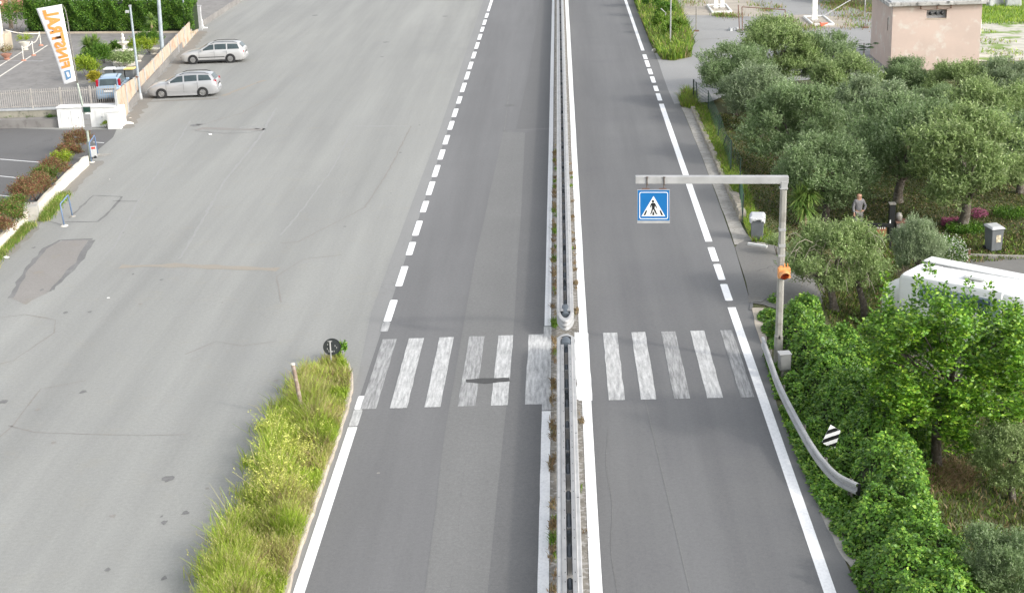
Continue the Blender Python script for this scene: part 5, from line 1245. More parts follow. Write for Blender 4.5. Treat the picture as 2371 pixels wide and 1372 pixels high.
S3 = [(1.77, .58, .28, .66, .54, .70), (1.68, .72, .22, .74, .60, .80), (1.35, .78, .19, .86, .64, .93), (.95, .79, .19, .93, .66, 1.02), (.40, .79, .19, .97, .55, 1.44), (.0, .79, .19, .98, .57, 1.52), (-.6, .79, .19, 1.0, .57, 1.54), (-1.2, .79, .19, 1.01, .57, 1.52), (-1.50, .78, .20, 1.0, .56, 1.47), (-1.66, .775, .24, .98, .60, 1.00), (-1.73, .75, .30, .90, .62, .94)]
W3 = dict(side=[(.80, -.05, .30, -.03), (-.12, -.85, -.10, -.83), (-.93, -1.42, -.91, -1.35)], ws=(.93, .45), rw=(-1.52, -1.65), wheel=.29, ax=(1.12, -1.17), doors=(.85, -.09, -.89), handles=(.05, -.78), strip=(.8, -.8), stripm=M['trim'], sill=M['trim'], mirror=.62, rails=(.1, -1.3, 0), tail=(-1.57, .67, 1.20, .16, .15, .44), bump=M['bluecar'], plate=.72, gate=M['trim'])
p = at(256, 238, GZ); car('small light blue hatchback seen from behind, parked behind the white picket fence', (p.x - .25, p.y + 1.75, GZ), PI / 2 + R(7), S3, M['bluecar'], W3)
#%%PART4
# ================================================================ RIGHT SIDE: gutter, stone kerb, wire fence
gut = [at(1722, 566), at(1700, 500), at(1672, 440), at(1648, 385), at(1622, 330), at(1600, 285), at(1583, 248)]
kin = [Vector((7.32, p.y, 0)) for p in gut]
sheet('gutter', jag([(EDX, p.y) for p, EDX in zip(gut, [6.72, 6.80, 6.82, 6.84, 6.86, 6.85, 6.82])] + [(7.34, p.y) for p in gut[::-1]], .02, 3, 6), .0055, M['concrete'])
t = thing('stone_kerb', 'low crumbling stone kerb wall between the right gutter and the green wire fence', 'wall', (7.3, 74, 0)); b = MB(); rd = random.Random(4)
y = at(1712, 512).y; y1 = at(1597, 252).y
path = []
while y < y1: path.append(y); y += .35
vs = []
for i, yy in enumerate(path):
    hh = .20 + rd.uniform(-.05, .07) + (.16 if yy < 66 else 0); x0 = 7.32 + rd.uniform(-.03, .03); w_ = .20 + rd.uniform(-.03, .05) + (.08 if yy < 66 else 0)
    vs += [(x0 - 7.3, yy - 74, -.3), (x0 - 7.3, yy - 74, hh - .02), (x0 + .03 - 7.3, yy - 74, hh), (x0 + w_ - 7.3, yy - 74, hh + rd.uniform(-.03, .02)), (x0 + w_ + .04 - 7.3, yy - 74, -.3)]
b.add(vs, [(i * 5 + k, (i + 1) * 5 + k, (i + 1) * 5 + (k + 1) % 5, i * 5 + (k + 1) % 5) for i in range(len(path) - 1) for k in range(5)] + [tuple(range(5)), tuple(range((len(path) - 1) * 5, len(path) * 5))[::-1]])
b.build('coping', mat('kerb_stone', (.34, .31, .25), (.23, .205, .165), 2.5, rough=.95, bmp=.7, c3=(.12, .11, .09), s3=6, lo3=.55, hi3=.7, coord='P'), t)
sheet('gutter_slab', jag(px([(1740, 713), (1772, 713), (1775, 795), (1762, 795), (1750, 760)]), .02, 4, 3), .02, mat('sand_slab', (.50, .44, .36), (.40, .355, .29), 3, rough=.95, coord='P', bmp=.4))
sheet('gutter', jag(px([(1722, 566), (1735, 570), (1775, 572), (1770, 560), (1735, 548), (1712, 520)]), .03, 4, 3), .006, M['concrete'])
sheet('driveway', jag([(6.40, at(1735, 690).y - .5), (6.5, 52), (6.70, 58.2), (7.2, 59.2), (8.2, 58.8), (9.2, 57.2), (9.6, 54), (8.9, 51), (8.0, 50.2), (7.2, 50.5), (6.9, 50.9)], .05, 4, 4), .03, M['drive'], drape=4)
sheet('driveway', jag([tuple(at(a, b_, -.87).xy) for a, b_ in [(2215, 606), (2300, 597), (2600, 600), (2600, 860), (2150, 900), (2070, 760), (2060, 690), (2110, 650)]], .08, 4, 5), -.84, M['drive'])
b = MB(); p, q = at(1732, 564, .05), at(1776, 571, .02); b.bar(p, q, .10, .10); tag(b.build('kerb', M['whitepaint']), kind='structure')
seamline([(1740, 718), (1742, 700), (1760, 700), (1775, 688)], .09, M['tar'], 31, z=.035)
# right fringe: leaves creeping
t = thing('wire_fence', 'old green wire mesh fence with leaning posts along the edge of the olive grove', 'fence', (7.8, 74, 0))
fp = [(1606, 237, 1606, 184), (1616, 246, 1612, 190), (1640, 262, 1640, 210), (1661, 325, 1669, 270), (1672, 345, 1683, 312), (1692, 405, 1694, 325), (1712, 410, 1716, 365), (1712, 465, 1714, 395), (1718, 520, 1722, 448)]
prev = None
mesh_pts = []
for i, (a, b_, c_, d_2) in enumerate(fp):
    p = atg(a, b_); q = aty(c_, d_2, p.y); b = MB(); o_ = Vector((7.8, 74, 0)); b.tube([p - o_, q - o_], .028 if i else .04, 6); b.build('post', M['darkgreen'] if 0 else mat('green_post', (.035, .06, .045), (.02, .03, .025), 5, rough=.6), t)
    mesh_pts.append((p, q))
wm, wnt, wb = _new('green_wire_mesh'); wb.inputs['Base Color'].default_value = (.03, .085, .055, 1); wb.inputs['Roughness'].default_value = .6
b = MB()
for i in range(len(mesh_pts) - 1):
    (p0, q0), (p1, q1) = mesh_pts[i], mesh_pts[i + 1]
    if i in (0, 1): pass
    n = max(3, int((p1 - p0).length / .22)); o_ = Vector((7.8, 74, 0))
    for k in range(n): a_, c_ = p0.lerp(p1, k / n) - o_, q0.lerp(q1, k / n) - o_; b.bar(a_, c_, .007, .007)
    for k in range(8):
        v = k / 7 * .95 + .02; sag = Vector((.04 * math.sin(i + k), 0, 0)); b.bar(p0.lerp(q0, v) - o_, p1.lerp(q1, v) - o_, .010, .010)
b.build('wire_mesh', wm, t)

# grass strip beside the kerb and grove turf
rg = np.random.default_rng(44)
def turf(name, poly, n, hmin, hmax, mats, p, label, seed, wd=.03, lean=.7, cond=None):
    P = scatter(rg, poly, n)
    if cond is not None: P = P[cond(P)]
    Z = np.array([gz(x, y) for x, y in P]); return blades(name, seed, P, Z, rg.uniform(hmin, hmax, len(P)), wd, mats, rg.choice(len(mats), size=len(P), p=p), lean, label, 'grass')
turf('kerb_grass', [(7.45, 61), (8.0, 61), (8.3, 66), (8.3, 80), (8.3, 87.5), (7.5, 87.5)], 12000, .10, .38, [M['turfb'], M['grassg'], M['straw']], [.6, .25, .15], 'bright green grass strip between the stone kerb and the wire fence', 51)
turf('kerb_grass', [(7.45, 58.8), (8.7, 58.6), (8.2, 61), (7.9, 64.5), (7.5, 64.5)], 2600, .10, .32, [M['turfb'], M['grassg'], M['straw']], [.6, .25, .15], 'green grass around the bag lined bin beside the driveway', 52)
pk = lambda l, h=0: [tuple(atg(a, b_, h).xy) for a, b_ in l]
turf('kerb_grass', pk([(1580, 250), (1572, 235), (1590, 215), (1612, 225), (1612, 255)]), 1500, .3, .7, [M['turfb'], M['grassg'], M['straw']], [.5, .25, .25], 'tall green grass tuft at the corner post of the wire fence', 53)
turf('grove_turf', [(8.2, 59.5), (8.9, 58), (9.5, 50), (13, 48), (14, 58), (24, 60.5), (26, 70), (27, 93), (20, 93), (12, 90), (8.6, 86)], 90000, .03, .10, [M['turf'], M['straw'], M['turfb']], [.80, .14, .06], 'short green and brown turf under the olive trees', 54, wd=.05, lean=1.2)
turf('grove_turf', [(12.5, 57.4), (25, 59.5), (25, 63), (12.5, 61.5)], 9000, .05, .16, [M['turfb'], M['turf'], M['straw']], [.35, .45, .2], 'greener turf beside the grove driveway', 55, wd=.04)
turf('grove_turf', [(8.6, 30), (17, 30), (20, 50), (15, 58), (9.6, 58), (9.0, 50)], 60000, .05, .20, [M['turf'], M['straw'], M['turfb']], [.60, .15, .25], 'rough turf around the broad leaved tree in the lower right', 56, wd=.03)
sheet('cut_straw', jag([tuple(atg(2150 + 75 * math.cos(k * PI / 6), 1098 + 42 * math.sin(k * PI / 6)).xy) for k in range(12)], .05, 2, 3), .02, mat('dry_soil', (.27, .17, .10), (.17, .10, .06), 3, rough=1, coord='P', bmp=.8), drape=2, kind='stuff')
tag(bpy.data.objects['cut_straw'], 'heap of dry cut stalks around the trunk of the broad leaved tree', 'straw')
turf('cut_straw', pk([(2160, 1075), (2215, 1065), (2260, 1095), (2240, 1140), (2190, 1145)]), 1800, .05, .22, [M['straw'], M['grassb']], [.7, .3], 'dry cut stalks lying at the foot of the broad leaved tree', 57, wd=.02, lean=2.5)

# flower patches in the grove
def patch(name, cx, cy, rx, ry, n, m, label, cat, seed, h=.25, L=.08):
    rg = np.random.default_rng(seed); p = atg(cx, cy); s = ppm(p); a = rg.uniform(0, 2 * PI, n); r = np.sqrt(rg.uniform(size=n)); X = p.x + np.cos(a) * r * rx / s; Y = p.y + np.sin(a) * r * ry / s * 3.4
    P = np.stack([X, Y, np.array([gz(x, y) for x, y in zip(X, Y)]) + rg.uniform(.02, h, n)], 1); V, Fq = leafquads(P, rsph(rg, n) + [[0, 0, .4]], rsph(rg, n), L, L * .6)
    tag(linkm(name, npmesh(name, V, Fq, m)), label, cat, kind='stuff')
patch('pink_flowers', 2208, 522, 30, 7, 1100, M['pinkpetal'], 'oblong bed of magenta flowers in the grove left of the grey bin', 'flowers', 1, .3)
patch('pink_flowers', 2266, 502, 20, 6, 380, M['pinkpetal'], 'sparser pink flowers just beyond the magenta bed', 'flowers', 2, .3)
patch('flower_leaves', 2235, 535, 45, 12, 2200, M['hedge'], 'low green leaves around the magenta flower bed', 'plants', 3, .3)
patch('flower_leaves', 2340, 500, 40, 12, 1500, M['hedge'], 'low green plants right of the grey bin', 'plants', 4, .35)
b = MB(); b.bar(at(2225, 590, -.8), at(2420, 596, -.8), .12, .10); tag(b.build('kerb', M['concrete']), kind='structure')

# ---- bins
def bin240(px_, py_, rz, label, bag=False, lidm='binlid'):
    p = atg(px_, py_); t = thing('wheeled_bin', label, 'bin', p, rz)
    b = MB(); b.box((0, 0, .52), (.46, .54, .92), taper=1.17); body = b.build('body', M['bingrey'], t, bevel=.03)
    b = MB(); b.box((0, 0, .975), (.60, .70, .06)); b.build('rim', M['bingrey'], body, bevel=.02)
    b = MB(); 
    b.add([(-.31, -.38, .99), (.31, -.38, .99), (.31, .36, 1.02), (-.31, .36, 1.02), (-.22, -.24, 1.07), (.22, -.24, 1.07), (.24, .28, 1.10), (-.24, .28, 1.10)], [(0, 3, 2, 1), (4, 5, 6, 7), (0, 1, 5, 4), (1, 2, 6, 5), (2, 3, 7, 6), (3, 0, 4, 7)])
    b.build('lid', M[lidm], t, bevel=.02)
    b = MB(); b.tube([(-.26, .36, 1.0), (-.26, .43, 1.04), (.26, .43, 1.04), (.26, .36, 1.0)], .018, 6); b.build('handle', M['black'], t)
    for s in (-1, 1):
        b = MB(); b.lathe([(0, -.03), (.10, -.03), (.10, .03), (0, .03)], 16, T=Matrix.Translation((s * .25, .26, .10)) @ Matrix.Rotation(PI / 2, 4, 'Y')); b.build('wheel', M['black'], t)
    if bag:
        b = MB(); rd = random.Random(3); vs = []; n = 28
        for j, (z, k) in enumerate([(1.005, 1.0), (.99, 1.05), (.93, 1.03), (.86, 1.0)]):
            for i in range(n):
                a = 2 * PI * i / n; sx, sy = .31, .37; x = sx * k * max(-1, min(1, 1.25 * math.cos(a))); y = sy * k * max(-1, min(1, 1.25 * math.sin(a)))
                zz = z + (rd.uniform(-.08, .06) + .07 * math.sin(3 * a) if j == 3 else rd.uniform(-.008, .008)); q = 1 + (rd.uniform(-.02, .035) if j > 1 else 0); vs.append((x * q, y * q, zz))
        b.add(vs, [(j * n + i, j * n + (i + 1) % n, (j + 1) * n + (i + 1) % n, (j + 1) * n + i) for j in range(3) for i in range(n)]); b.build('bin_bag', M['bag'], t, smooth=True)
    else:
        b = MB(); b.box((.04, -.300, .58), (.20, .012, .30), T=Matrix.Rotation(0, 4, 'X')); b.build('sticker', M['sticker'], body)
bin240(1753, 555, -.15, 'grey wheeled bin with a white plastic bag over its rim, beside the right lane', True)
bin240(2299, 580, .25, 'grey wheeled bin with a pale lid and a square sticker beside the grove driveway')
p = atg(2243, 606); t = thing('rusty_post', 'short rusty square post at the edge of the grove driveway', 'post', p); b = MB(); b.box((0, 0, .22), (.08, .08, .5)); b.build('shaft', M['rust'], t); b = MB(); b.box((0, 0, .48), (.1, .1, .03)); b.build('cap', M['rust'], t)

# ---- black stove and terrace rail in the grove
Y0 = atg(2062, 560).y; p = atg(2062, 560)
t = thing('outdoor_oven', 'black chimney box beside a small masonry oven in the grove', 'oven', (p.x, Y0, p.z)); o_ = Vector(t.location)
zt_ = aty(2062, 472, Y0).z - o_.z
b = MB(); b.box((0, 0, zt_ / 2), (.24, .26, zt_)); ch = b.build('chimney_box', M['black'], t, bevel=.01); b = MB(); b.box((.0, 0, zt_ + .02), (.27, .29, .05)); b.build('cap', M['galvd'], ch); b = MB(); b.box((-.08, -.134, zt_ * .56), (.05, .012, .14)); b.build('label_plate', M['signwhite'], ch)
b = MB(); b.box((.40, .05, .40), (.44, .5, .95)); b.build('masonry', M['pinkish'] if 0 else mat('oven_render', (.26, .23, .22), (.19, .17, .16), 4, rough=.9), t, bevel=.02)
b = MB(); b.box((.40, .0, .90), (.52, .58, .05)); b.build('top_slab', M['rust'], t); b = MB(); b.lathe([(.13, 0), (.15, .2), (.10, .32), (0, .36)], 14, c=(.30, 0, .93)); b.build('flue', M['galvd'], t, smooth=True)
q = at(2042, 522, .15); t = thing('terrace_rail', 'black topped rail with round white lamps and brown panels in front of the man', 'rail', (q.x, q.y, gz(q.x, q.y)))
zr = aty(2042, 517, q.y).z - t.location.z
b = MB(); b.bar((-.85, 0, zr - .02), (.42, 0, zr - .10), .16, .12); b.build('top_rail', M['black'], t)
for i, x in enumerate((-.58, -.36)): b = MB(); b.lathe([(0, -.02), (.05, -.01), (.055, .03), (0, .05)], 12, T=Matrix.Translation((x, -.08, zr - .22)) @ Matrix.Rotation(PI / 2, 4, 'X')); b.build('white_knob', M['signwhite'], t, smooth=True)
b = MB(); b.box((-.02, 0, zr - .34), (.42, .05, .40)); b.build('brown_panel', M['brownbox'], t)
for k in range(4): b = MB(); b.box((-.16 + k * .09, -.04, zr - .18), (.035, .02, .09)); b.build('white_tag', M['signwhite'], t)
for x in (-.8, .38): b = MB(); b.box((x, 0, zr / 2 - .1), (.07, .07, zr)); b.build('leg', M['black'], t)

# ---- the man
def man():
    f = atg(1986, 543); t = thing('person', 'bald man in a grey long sleeved top, one hand on his hip, in the grove', 'person', f, R(6)); t.scale = (1.0, 1.0, 1.06)
    def skin(name, V, E_, Rr, m, par, root=0, lv=2):
        me = bpy.data.meshes.new(name); me.from_pydata(V, E_, []); o = bpy.data.objects.new(name, me); C.objects.link(o); o.parent = par
        sk = o.modifiers.new('skin', 'SKIN'); sv = me.skin_vertices[0].data
        for i, r in enumerate(Rr): sv[i].radius = (r, r) if isinstance(r, float) else r
        sv[root].use_root = True; ss = o.modifiers.new('sub', 'SUBSURF'); ss.levels = lv; ss.render_levels = lv; me.materials.append(m)
        return o
    V = [(0, 0, .95), (0, 0, 1.12), (0, -.01, 1.30), (0, 0, 1.44), (0, -.01, 1.51), (0, -.02, 1.60), (0, -.01, 1.70),
         (.10, 0, .90), (.12, -.01, .50), (.13, .02, .09), (.13, -.13, .04), (-.10, 0, .90), (-.13, -.02, .50), (-.15, .0, .09), (-.16, -.14, .04),
         (.165, 0, 1.41), (.31, .05, 1.16), (.20, -.06, 1.0), (.14, -.10, .98), (-.165, 0, 1.41), (-.25, -.02, 1.16), (-.23, -.12, .95), (-.22, -.17, .88)]
    E_ = [(0, 1), (1, 2), (2, 3), (3, 4), (4, 5), (5, 6), (0, 7), (7, 8), (8, 9), (9, 10), (0, 11), (11, 12), (12, 13), (13, 14), (3, 15), (15, 16), (16, 17), (17, 18), (3, 19), (19, 20), (20, 21), (21, 22)]
    Rr = [(.14, .10), (.135, .095), (.15, .10), (.125, .085), .075, (.118, .128), (.112, .122), .085, .055, .038, .035, .085, .055, .038, .035, .05, .04, .03, .028, .05, .042, .03, .028]
    body = skin('body', V, E_, Rr, M['skin'], t)
    def sub(ids, grow, name, m):
        mp = {a: i for i, a in enumerate(ids)}
        vv = [V[a] for a in ids]; ee = [(mp[a], mp[b]) for a, b in E_ if a in mp and b in mp]
        rr = [(r, r) if isinstance(r, float) else r for r in (Rr[a] for a in ids)]; rr = [(r[0] + grow, r[1] + grow) for r in rr]
        me = bpy.data.meshes.new(name); me.from_pydata(vv, ee, []); o = bpy.data.objects.new(name, me); C.objects.link(o); o.parent = t
        o.modifiers.new('skin', 'SKIN'); sv = me.skin_vertices[0].data
        for i, r in enumerate(rr): sv[i].radius = r
        sv[0].use_root = True; s_ = o.modifiers.new('sub', 'SUBSURF'); s_.levels = 2; s_.render_levels = 2; me.materials.append(m)
    sub([0, 1, 2, 3, 4, 15, 16, 17, 19, 20, 21], .022, 'sweater', M['sweater']); sub([0, 7, 8, 9, 11, 12, 13], .018, 'trousers', M['trousers'])
    b = MB()
    for s in (1, -1): b.lathe([(0, -.012), (.012, 0), (0, .012)], 8, c=(s * .03, -.098, 1.655))
    b.build('eyes', M['black'], body); b = MB(); b.box((0, -.105, 1.63), (.022, .03, .045), taper=.6); b.build('nose', M['skin'], body, bevel=.005)
    b = MB(); b.box((0, -.098, 1.59), (.05, .012, .012)); b.build('mouth', M['red'], body)
    for s in (1, -1): b = MB(); b.lathe([(0, -.03), (.018, 0), (0, .03)], 8, c=(s * .082, 0, 1.645)); b.build('ear', M['skin'], body, smooth=True)
    def hand(o_, d, s_, name='hand'):                         # palm and five fingers
        o_, d, s_ = Vector(o_), Vector(d).normalized(), Vector(s_).normalized(); b = MB(); b.tube([o_, o_ + d * .045, o_ + d * .085], [.026, .036, .03], 8)
        for k, L_ in enumerate((.060, .072, .066, .050)):
            q = o_ + d * .08 + s_ * (k - 1.5) * .018; dn_ = d.cross(s_) * .3; b.tube([q, q + d * L_ * .5, q + (d + dn_).normalized() * L_], [.0095, .009, .007], 6)
        q = o_ + d * .03 + s_ * -.03; b.tube([q, q + (d - s_).normalized() * .03, q + (d * 1.4 - s_ * .6).normalized() * .055], [.011, .010, .008], 6); b.build(name, M['skin'], body, smooth=True)
    hand((.175, -.075, 1.01), (-.8, -.35, -.3), (.1, .3, -.9)); hand((-.228, -.13, .93), (.05, -.5, -.85), (.9, .1, .1))
man()

# ================================================================ CAMPER VAN
def camper():
    p = atg(2262, 800); t = thing('camper_van', 'white motorhome with a grey side stripe, half hidden behind the broad leaved tree', 'camper van', (p.x + .1, p.y - .2, p.z - .1), CAMROT)
    def part(name, st, m=M['gelcoat']):
        b = MB(); secs = []
        for x, w_, z0, z1, sl in st:
            h = [(w_ * .92, z0), (w_, z0 + .1), (w_, z1 - .16), (w_ * .96, z1 - .05), (w_ * .86, z1), (0, z1 + sl)]; secs.append((x, h + [(-y, z) for y, z in h[-2::-1]]))
        loft(b, secs); return b.build(name, m, t, auto=35)
    part('living_body', [(-2.62, 1.04, .50, 2.42, .02), (-2.50, 1.10, .45, 2.52, .03), (1.10, 1.10, .45, 2.60, .03), (1.14, 1.06, .45, 2.58, .03)])
    part('over_cab_bunk', [(1.12, 1.07, 1.70, 2.56, .03), (1.75, 1.05, 1.66, 2.50, .03), (2.25, .98, 1.72, 2.24, .03), (2.38, .86, 1.80, 2.02, .02)])
    part('cab', [(1.10, .94, .42, 1.72, .02), (1.55, .94, .42, 1.70, .02), (2.20, .92, .42, 1.14, .02), (2.95, .88, .42, 1.0, .02), (3.15, .78, .5, .84, .02)])
    part('rear_box', [(-3.45, .70, 1.0, 1.72, .02), (-3.36, .82, .92, 1.84, .03), (-2.66, .86, .90, 1.92, .03), (-2.60, .86, .90, 1.92, .03)])
    b = MB(); b.add([(2.19, -.76, 1.18), (2.19, .76, 1.18), (1.63, .76, 1.70), (1.63, -.76, 1.70)], [(0, 1, 2, 3)]); o = b.build('windscreen', M['glass'], t); o.modifiers.new('pane', 'SOLIDIFY').thickness = .02
    b = MB(); b.add([(2.30, -.55, 1.90), (2.30, .55, 1.90), (2.14, .55, 2.22), (2.14, -.55, 2.22)], [(0, 1, 2, 3)]); o = b.build('bunk_window', M['camglass'], t); o.modifiers.new('pane', 'SOLIDIFY').thickness = .09
    for s in (1, -1):
        b = MB(); b.box((-.35, s * 1.103, 1.98), (2.9, .02, .56)); st_ = b.build('side_stripe', M['stripeg'], t)
        for (x0, x1, z0, z1) in ((-1.6, -.75, 1.76, 2.2), (-.25, .75, 1.76, 2.2)):
            b = MB(); b.box(((x0 + x1) / 2, s * 1.118, (z0 + z1) / 2), (x1 - x0, .03, z1 - z0)); b.build('side_window', M['camglass'], t, bevel=.012)
        b = MB(); b.box((1.72, s * .92, 1.30), (.5, .04, .32)); b.build('cab_window', M['glass'], t)
        for x in (2.35, -1.6):
            b = MB(); b.lathe([(0, -.1), (.33, -.1), (.33, .1), (.2, .11), (0, .09)], 24, T=Matrix.Translation((x, s * .90, .33)) @ Matrix.Rotation(-s * PI / 2, 4, 'X')); b.build('wheel', M['tyre'], t, auto=40)
        b = MB(); b.box((2.05, s * 1.12, 1.18), (.12, .24, .26)); b.build('wing_mirror', M['black'], t, bevel=.03)
        b = MB(); b.box((3.0, s * .62, .78), (.2, .32, .16)); b.build('headlight', M['lampglass'], t, bevel=.03)
    b = MB(); b.box((-.7, .62, 2.62), (3.6, .58, .08)); b.build('raised_roof_edge', M['gelcoat'], t, bevel=.03)
    b = MB(); b.box((-.75, .325, 2.60), (3.6, .008, .04)); b.box((1.13, 0, 2.585), (.012, 1.9, .05)); b.build('roof_seam', M['galvw'], t)
    b = MB(); b.box((-.1, -.35, 2.68), (.75, .55, .09)); b.build('roof_hatch', M['whitepaint'], t, bevel=.03)
    b = MB(); b.box((-1.8, -.2, 2.63), (.42, .42, .08)); b.build('roof_vent', M['whitepaint'], t, bevel=.02)
    b = MB(); b.box((-.6, 0, .5), (3.6, 2.0, .14)); b.build('skirt', M['trim'], t)
M['stripeg'] = mat('blue_grey_stripe', (.30, .36, .42), (.27, .33, .39), 2, rough=.4)
CAMROT = -R(42)
camper()

# ================================================================ PINK TOWER
def tower():
    Y0 = 97.3; c0 = aty(2062, 150, Y0); c1 = aty(2266, 150, Y0); x0, x1 = c0.x, c1.x; zt_ = aty(2165, 12, Y0).z; D_ = 6.6
    t = thing('pink_tower', 'square windowless pink rendered utility building with a flat lichen stained concrete roof', 'building', ((x0 + x1) / 2, Y0, 0)); w_ = x1 - x0; ox = t.location.x
    nx0, nx1 = aty(2145, 40, Y0).x - ox, aty(2192, 40, Y0).x - ox; nz0, nz1 = aty(2168, 43, Y0).z, aty(2168, 23, Y0).z
    b = MB(); hw = w_ / 2; z0 = -1.2; zt2 = zt_
    X = [-hw, nx0, nx1, hw]; Z = [z0, nz0, nz1, zt2]; vs = [(x, 0, z) for z in Z for x in X] + [(-hw, D_, z0), (hw, D_, z0), (-hw, D_, zt2), (hw, D_, zt2)] + [(x, .35, z) for z in (nz0, nz1) for x in (nx0, nx1)]
    fs = [(j * 4 + i, j * 4 + i + 1, (j + 1) * 4 + i + 1, (j + 1) * 4 + i) for j in range(3) for i in range(3) if not (i == 1 and j == 1)]
    fs += [(16, 0, 12, 18), (16, 0, 4, 8, 12, 18)][1:] + [(3, 17, 19, 15, 11, 7), (17, 16, 18, 19), (12, 13, 14, 15, 19, 18)]
    fs += [(5, 6, 21, 20), (6, 10, 23, 21), (10, 9, 22, 23), (9, 5, 20, 22)]
    b.add(vs, fs); b.build('wall', M['pink'], t)
    b = MB(); b.box(((nx0 + nx1) / 2, .345, (nz0 + nz1) / 2), (nx1 - nx0, .02, nz1 - nz0)); rec = b.build('insulator_recess', M['greypost'], t)
    for k in range(3):
        b = MB(); xx = nx0 + (nx1 - nx0) * (.22 + .28 * k); b.lathe([(.05, 0), (.05, .12), (.11, .14), (.11, .20), (.06, .22), (.09, .27), (.04, .3), (0, .31)], 12, T=Matrix.Translation((xx, .34, (nz0 + nz1) / 2 + .03)) @ Matrix.Rotation(PI / 2, 4, 'X')); b.build('insulator', M['black'], rec, auto=40)
    b = MB(); b.box(((nx0 + nx1) / 2, .0, nz0 - .025), (nx1 - nx0 + .08, .06, .05)); b.build('niche_sill', M['beige'], t)
    b = MB(); b.box((0, D_ / 2, zt2 + .13), (w_ + .66, D_ + .66, .24)); r_ = b.build('roof', M['roofc'], t, bevel=.03)
    b = MB(); b.box((0, D_ / 2, zt2 + .28), (w_ + .3, D_ + .3, .08)); b.build('roof_screed', M['greypost'], r_, bevel=.02)
    for a in (2131, 2169, 2201):
        xx = aty(a, 12, Y0).x - ox; b = MB(); b.lathe([(.0, -.1), (.06, -.08), (.03, 0), (.06, .08), (0, .1)], 10, c=(xx, -.14, zt2 - .12)); b.tube([(xx, -.14, zt2 - .05), (xx + .05, -.2, zt2 + .1), (xx + .02, .02, zt2 - .02)], .015, 5); b.build('wire_bracket', M['rust'], t, smooth=True)
    b = MB(); b.tube([(aty(2131, 12, Y0).x - ox, -.15, zt2 - .2), (aty(2150, 15, Y0).x - ox, -.15, zt2 - .28), (aty(2169, 12, Y0).x - ox, -.15, zt2 - .2), (aty(2185, 15, Y0).x - ox, -.15, zt2 - .28), (aty(2201, 12, Y0).x - ox, -.15, zt2 - .2)], .012, 5); b.build('cable', M['rust'], t)
    b = MB(); b.tube([(-hw - .04, 1.2, 2.4), (-hw - .04, 1.2, 3.2), (-hw - .04, 1.0, 3.22)], .02, 6); b.build('pipe', M['galvd'], t)
    b = MB(); b.box((hw + .04, .4, 2.6), (.12, .3, .9)); b.build('junction_box', M['whitepaint'], t, bevel=.02)
tower()
# lawn and gravel right of the tower
sheet('lawn', jag([(aty(2272, 70, 118).x - 1, 118), (60, 112), (75, 170), (26, 175), (27, 125)], .4, 5, 7), .004, M['lawn'])
sheet('gravel', jag([(26.6, 100), (48, 96), (60, 104), (60, 112.5), (40, 116), (27.5, 119)], .4, 6, 8), .002, M['gravel'])
turf('lawn_grass', [(27.5, 117), (45, 113), (48, 130), (28, 140)], 14000, .1, .35, [M['turfb'], M['grassg']], [.6, .4], 'bright green grass behind the gravel right of the pink building', 58, wd=.06)
turf('gravel_weeds', [(27, 99), (42, 97), (44, 112), (27.5, 116)], 5200, .06, .25, [M['turfb'], M['grassg'], M['straw']], [.5, .3, .2], 'patchy weeds growing through the white gravel', 59, wd=.06, cond=lambda P: (np.sin(P[:, 0] * .9) + np.sin(P[:, 1] * 1.3 + P[:, 0] * .4)) > .5)
p = at(2345, 14); t = thing('ruined_wall', 'pale broken masonry stub on the lawn at the top right corner', 'wall', p); b = MB(); b.box((0, 0, .8), (1.3, .7, 1.7), taper=.75); b.box((-1.3, .5, .5), (1.6, .5, 1.1), rz=.4, taper=.7); b.build('masonry', M['greypost'], t, bevel=.1)

# ================================================================ DISUSED FORECOURT
sheet('forecourt', jag([(6.5, 88.3), (6.84, 88.3), (8.6, 88.6), (12, 94), (19.5, 96), (27, 101), (27, 118), (24, 128), (21, 150), (9.8, 160), (9.8, 112), (8.9, 107.5), (6.5, 107)], .05, 4, 9), .0045, M['fuel'])
sheet('forecourt_slab', jag(px([(1580, 0), (1575, 35), (1790, 40), (1745, 5), (1700, -20)]), .08, 4, 3), .009, M['slab'])
sheet('forecourt_slab', jag(px([(1790, 38), (1800, 64), (1990, 64), (1960, 40), (1860, 34)]), .08, 4, 4), .009, M['slab'])
for l, w_ in (([(1575, 38), (1690, 42), (1770, 40)], .14), ([(1780, 22), (1800, 64)], .12), ([(1800, 66), (1900, 66), (2010, 66)], .12), ([(1600, 10), (1760, 6)], .12), ([(1575, 24), (1780, 22)], .1), ([(1810, 50), (1960, 52)], .1), ([(1600, 93), (1690, 88)], .1), ([(1805, 72), (1825, 95)], .1)): seamline(l, w_, M['patchd'], int(l[0][0]), z=.0125)
PT = []
for (a, b_, n, s_) in ((1690, 38, 260, .5), (1665, 37, 200, .3), (1800, 60, 420, .35), (1820, 52, 120, .5), (1840, 64, 200, .6), (1880, 66, 160, .6), (1775, 25, 160, .3), (1800, 18, 100, .3), (1940, 10, 600, .7), (1935, 22, 250, .5), (1990, 40, 500, 1.0), (1985, 62, 160, .6), (2000, 20, 400, 1.0), (1760, 12, 100, .6), (1600, 8, 160, .7)):
    p = at(a, b_); PT += [(p.x + rg.normal() * s_, p.y + rg.normal() * s_ * 1.6) for _ in range(n)]
PT = np.array(PT); blades('forecourt_weeds', 61, PT, np.zeros(len(PT)), rg.uniform(.08, .35, len(PT)), .05, [M['turfb'], M['straw'], M['grassb']], rg.choice(3, size=len(PT), p=[.5, .3, .2]), .6, 'dry and green weeds sprouting from the joints of the old forecourt slabs', 'weeds')
